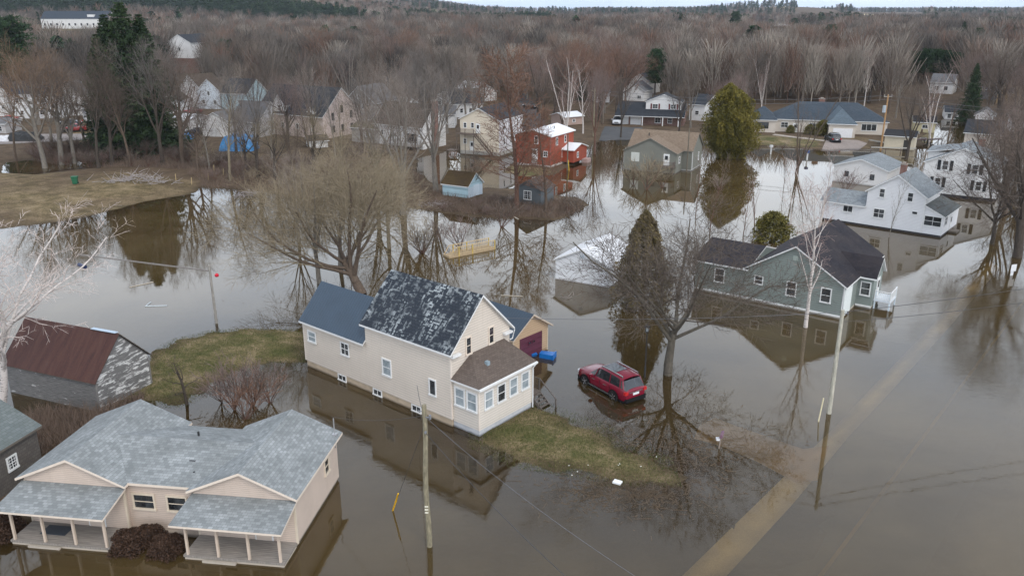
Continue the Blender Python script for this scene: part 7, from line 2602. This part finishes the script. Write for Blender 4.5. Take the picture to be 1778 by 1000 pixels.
for poly, n, hr, lb_, tms in ZONES:
    slim = lb_.startswith('slim')
    pp = np.array(poly)
    k = tries = 0
    while k < n and tries < n * 40:
        tries += 1
        px, py = rw.uniform(pp[:, 0].min(), pp[:, 0].max()), rw.uniform(pp[:, 1].min(), pp[:, 1].max())
        if sdf(pp.astype(float), np.array([px]), np.array([py]))[0] < 0:
            continue
        q = P(px, py, 0.4)
        if any((q.x - a) ** 2 + (q.y - b) ** 2 < (r + 1.5) ** 2 for a, b, r in OBST):
            continue
        if any(abs(q.x - a) < r * 0.7 and 0 < b - q.y < 14 and r > 4 for a, b, r in OBST) and rw.random() < (0.1 if slim else 0.65):
            continue
        if any(ey - 95 < q.y < ey and abs(q.x - ex * q.y / ey) < 3.6 for ex, ey in EVG):
            continue
        OBST.append((q.x, q.y, 2.2))
        kd = rw.choice(['ash', 'elm', 'clump', 'ash', 'oak'] if slim else kinds)
        nm = 'bare_tree'
        plant(PR_[kd], nm, lb_, q.x, q.y, rw.uniform(*hr), rw.uniform(0, 6.28), rw.choice((B_GREY, B_BROWN, B_DARK)), rw.choice(tms), lb_.replace('tree', 'trees'), rw.uniform(0.6, 0.9) if slim else rw.uniform(0.85, 1.2))
        k += 1

# ------------------------------------------------------------------ the far woods: one mass
def far_tree(rs, n_tw, width):
    """unit-height bare tree as slim slivers fanning up from a trunk"""
    A, B, W0, W1 = [], [], [], []
    A.append((0, 0, -0.05)); B.append((0, 0, .55)); W0.append(.014); W1.append(.008)
    for i in range(n_tw):
        h0 = rs.uniform(.18, .8)
        a = rs.uniform(0, 6.28)
        L = rs.uniform(.15, .42)
        out = rs.uniform(.15, .95)
        r0 = rs.uniform(0, .22) * min(1, (1.05 - h0) * 1.6)
        p = (math.cos(a) * r0, math.sin(a) * r0, h0)
        a += rs.normal() * .5
        q_ = (p[0] + math.cos(a) * L * out * .7, p[1] + math.sin(a) * L * out * .7, min(1.02, p[2] + L))
        A.append(p); B.append(q_); W0.append(width); W1.append(width * .3)
    A, B = np.array(A), np.array(B)
    d = B - A
    s = np.cross(d, rs.normal(size=A.shape))
    s /= np.linalg.norm(s, axis=1, keepdims=True) + 1e-9
    W0, W1 = np.array(W0)[:, None], np.array(W1)[:, None]
    return np.stack([A - s * W0, A + s * W0, B + s * W1, B - s * W1], 1)


def far_conifer(rs, n):
    t = rs.uniform(0.12, 1, n)
    a = rs.uniform(0, 6.28, n)
    r = .21 * (1 - t) ** .75 * rs.uniform(.5, 1.1, n) + .01
    c = np.stack([np.cos(a) * r, np.sin(a) * r, t], 1)
    dirs = rs.normal(size=(n, 4, 3)) * .065
    return c[:, None] + dirs * np.array([1, 1, .7])


def far_mat(stops):
    n = NT('far_crowns')
    at = n.add('ShaderNodeAttribute', _attribute_name='tint')
    c = n.ramp(at.outputs['Fac'], stops)
    return n.finish(c, 0.9, spec=0.05)


def forest(name, zone, protos, hs, mat, seed, wx=1.0, conifer_bias=None):
    """zone: list of (y0, y1, spacing, proto index list)"""
    rs = np.random.RandomState(seed)
    VV, TT = [], []
    for y0, y1, sp, pl, accept in zone:
        ny = int((y1 - y0) / sp)
        X, Y = [], []
        for j in range(ny):
            y = y0 + sp * j
            half = y * 0.68 + 40
            x = np.arange(-half, half, sp)
            X.append(x + rs.uniform(-.5, .5, len(x)) * sp)
            Y.append(y + rs.uniform(-.5, .5, len(x)) * sp)
        X, Y = np.concatenate(X), np.concatenate(Y)
        k = accept(X, Y, rs)
        X, Y = X[k], Y[k]
        ok = np.ones(len(X), bool)
        for (ox, oy, orr) in OBST:
            if oy > y0 - 30:
                ok &= ((X - ox) ** 2 + (Y - oy) ** 2 > (orr + 1.0) ** 2) & ~((np.abs(X - ox) < orr * .9) & (Y < oy) & (Y > oy - 26) & (orr > 5))
        if name == 'woods':
            for ex, ey in EVG:
                ok &= ~((Y < ey) & (Y > ey - 110) & (np.abs(X - ex * Y / ey) < 4.0))
        X, Y = X[ok], Y[ok]
        Z = height(X, Y)
        pick = rs.randint(0, len(pl), len(X))
        for pi in range(len(pl)):
            s = pick == pi
            m = int(s.sum())
            if not m:
                continue
            T = protos[pl[pi]]
            hh = rs.uniform(hs[0], hs[1], m)
            hh *= 1 + 0.16 * fbm(X[s], Y[s], 0.02, 6)
            a = rs.uniform(0, 6.28, m)
            ca, sa = np.cos(a), np.sin(a)
            w = hh * wx * rs.uniform(.8, 1.3, m)
            tx = (T[None, :, :, 0] * ca[:, None, None] - T[None, :, :, 1] * sa[:, None, None]) * w[:, None, None] + X[s][:, None, None]
            ty = (T[None, :, :, 0] * sa[:, None, None] + T[None, :, :, 1] * ca[:, None, None]) * w[:, None, None] + Y[s][:, None, None]
            tz = T[None, :, :, 2] * hh[:, None, None] + Z[s][:, None, None]
            VV.append(np.stack([tx, ty, tz], -1).reshape(-1, 3))
            tint = np.clip(rs.normal(.5, .24, m) + 0.22 * fbm(X[s], Y[s], 0.012, 8), 0, 1)
            TT.append(np.repeat(tint, T.shape[0] * 4))
    V = np.concatenate(VV).astype(np.float32)
    F = np.arange(len(V)).reshape(-1, 4)
    print(name, len(F), 'faces')
    return tag(link(name, np_mesh(name, V, [F], mat, tint=np.concatenate(TT))), kind='stuff')


rsf = np.random.RandomState(5)
FP = [far_tree(rsf, 230, .0045) for _ in range(4)] + [far_tree(rsf, 110, .0075) for _ in range(4)] + [far_tree(rsf, 46, .014) for _ in range(4)]


def px_of(X, Y, Z=0.0):
    c, s = math.cos(CAM_TH), math.sin(CAM_TH)
    z = Z - CAM_H
    d = Y * c - z * s
    return 889 + CAM_F * X / d, 500 - CAM_F * (Y * s + z * c) / d


FIELDS = [[(1478, 40), (1478, 27), (1600, 27), (1604, 40)], [(1378, 36), (1384, 27), (1450, 29), (1450, 37)], [(880, 26), (1000, 24), (1000, 29), (880, 30)]]


def open_ground(X, Y, rs):
    k = np.ones(len(X), bool)
    u, v = px_of(X, Y, 8.0)
    for f in FIELDS:
        k &= ~(sdf(np.array(f, float), u, v) > 0)
    k &= ~((np.abs(u - 1345) < 45) & (v > 40) & (v < 62))
    k &= ~((u > 300) & (u < 360) & (v > 100) & (v < 140))
    k &= ~((u > 62) & (u < 200) & (Y > 440) & (Y < 975))
    k &= ~((u > 290) & (u < 345) & (Y > 300) & (Y < 390))
    k &= ~((u > 570) & (u < 630) & (Y > 330) & (Y < 395))
    k &= ~((u > 1340) & (u < 1450) & (v > 54) & (v < 66))
    return k & (rs.rand(len(X)) > 0.04)


def no_pines(X, Y, rs):
    k = open_ground(X, Y, rs)
    k &= ~((Y > 1040) & (X < 70) & (Y < 1650) & (fbm(X, Y, 0.006, 3) > -0.35))
    k &= ~((Y > 1700) & (rs.rand(len(X)) < 0.55))
    return k


def near_open(X, Y, rs):
    u, v = px_of(X, Y, 0.5)
    return open_ground(X, Y, rs) & (v < 186)


BARE = far_mat([(0.0, (0.060, 0.055, 0.050)), (0.25, (0.105, 0.090, 0.078)), (0.42, (0.165, 0.145, 0.125)), (0.55, (0.120, 0.096, 0.080)), (0.68, (0.175, 0.105, 0.078)), (0.82, (0.235, 0.198, 0.165)), (1.0, (0.29, 0.255, 0.215))])
forest('woods', [(215, 420, 7.0, [0, 1, 2, 3], near_open), (420, 800, 8.5, [4, 5, 6, 7], open_ground), (800, 1500, 12.0, [8, 9, 10, 11], no_pines), (1500, 4200, 30.0, [8, 9, 10, 11], no_pines)],
       FP, (13, 20), BARE, 4, 1.0)
FCN = [far_conifer(rsf, 260) for _ in range(4)] + [far_conifer(rsf, 80) for _ in range(4)]


def conifers(X, Y, rs):
    u, v = px_of(X, Y, 14.0)
    n = fbm(X, Y, 0.008, 12)
    p = np.where(n > np.where(X > 120, 0.58, 0.80), 0.6, 0.008)
    band = (Y > 1080) & (X < 60) & (Y < 1600)
    p = np.where(band, np.where(fbm(X, Y, 0.006, 3) > -0.35, 1.0, 0.1), p)
    p = np.where((Y > 1700), np.where(n > -0.2, 0.6, 0.1), p)
    p = np.where((Y > 2100) & (X > 500) & (X < 1100), 0.9, p)
    return open_ground(X, Y, rs) & (rs.rand(len(X)) < p)


CON = far_mat([(0.0, (0.018, 0.036, 0.020)), (0.6, (0.026, 0.050, 0.024)), (1.0, (0.042, 0.070, 0.030))])
forest('evergreen_woods', [(300, 900, 13.0, [0, 1, 2, 3], conifers), (900, 1700, 10.0, [4, 5, 6, 7], conifers), (1700, 4200, 30.0, [4, 5, 6, 7], conifers)], FCN, (13, 19), CON, 14)
# ------------------------------------------------------------------ the air
HAZE = True
if HAZE:
    m = MB().box(-4600, 5600, -200, 5400, -3.2, 75)
    n = NT('haze')
    pv = n.add('ShaderNodeVolumePrincipled')
    pv.inputs['Color'].default_value = (0.80, 0.88, 1.0, 1)
    pv.inputs['Density'].default_value = 0.00006
    pv.inputs['Anisotropy'].default_value = 0.0
    n.link(pv.outputs['Volume'], n.out.inputs['Volume'])
    hz = m.build('haze', n.m)
    tag(hz, kind='stuff')
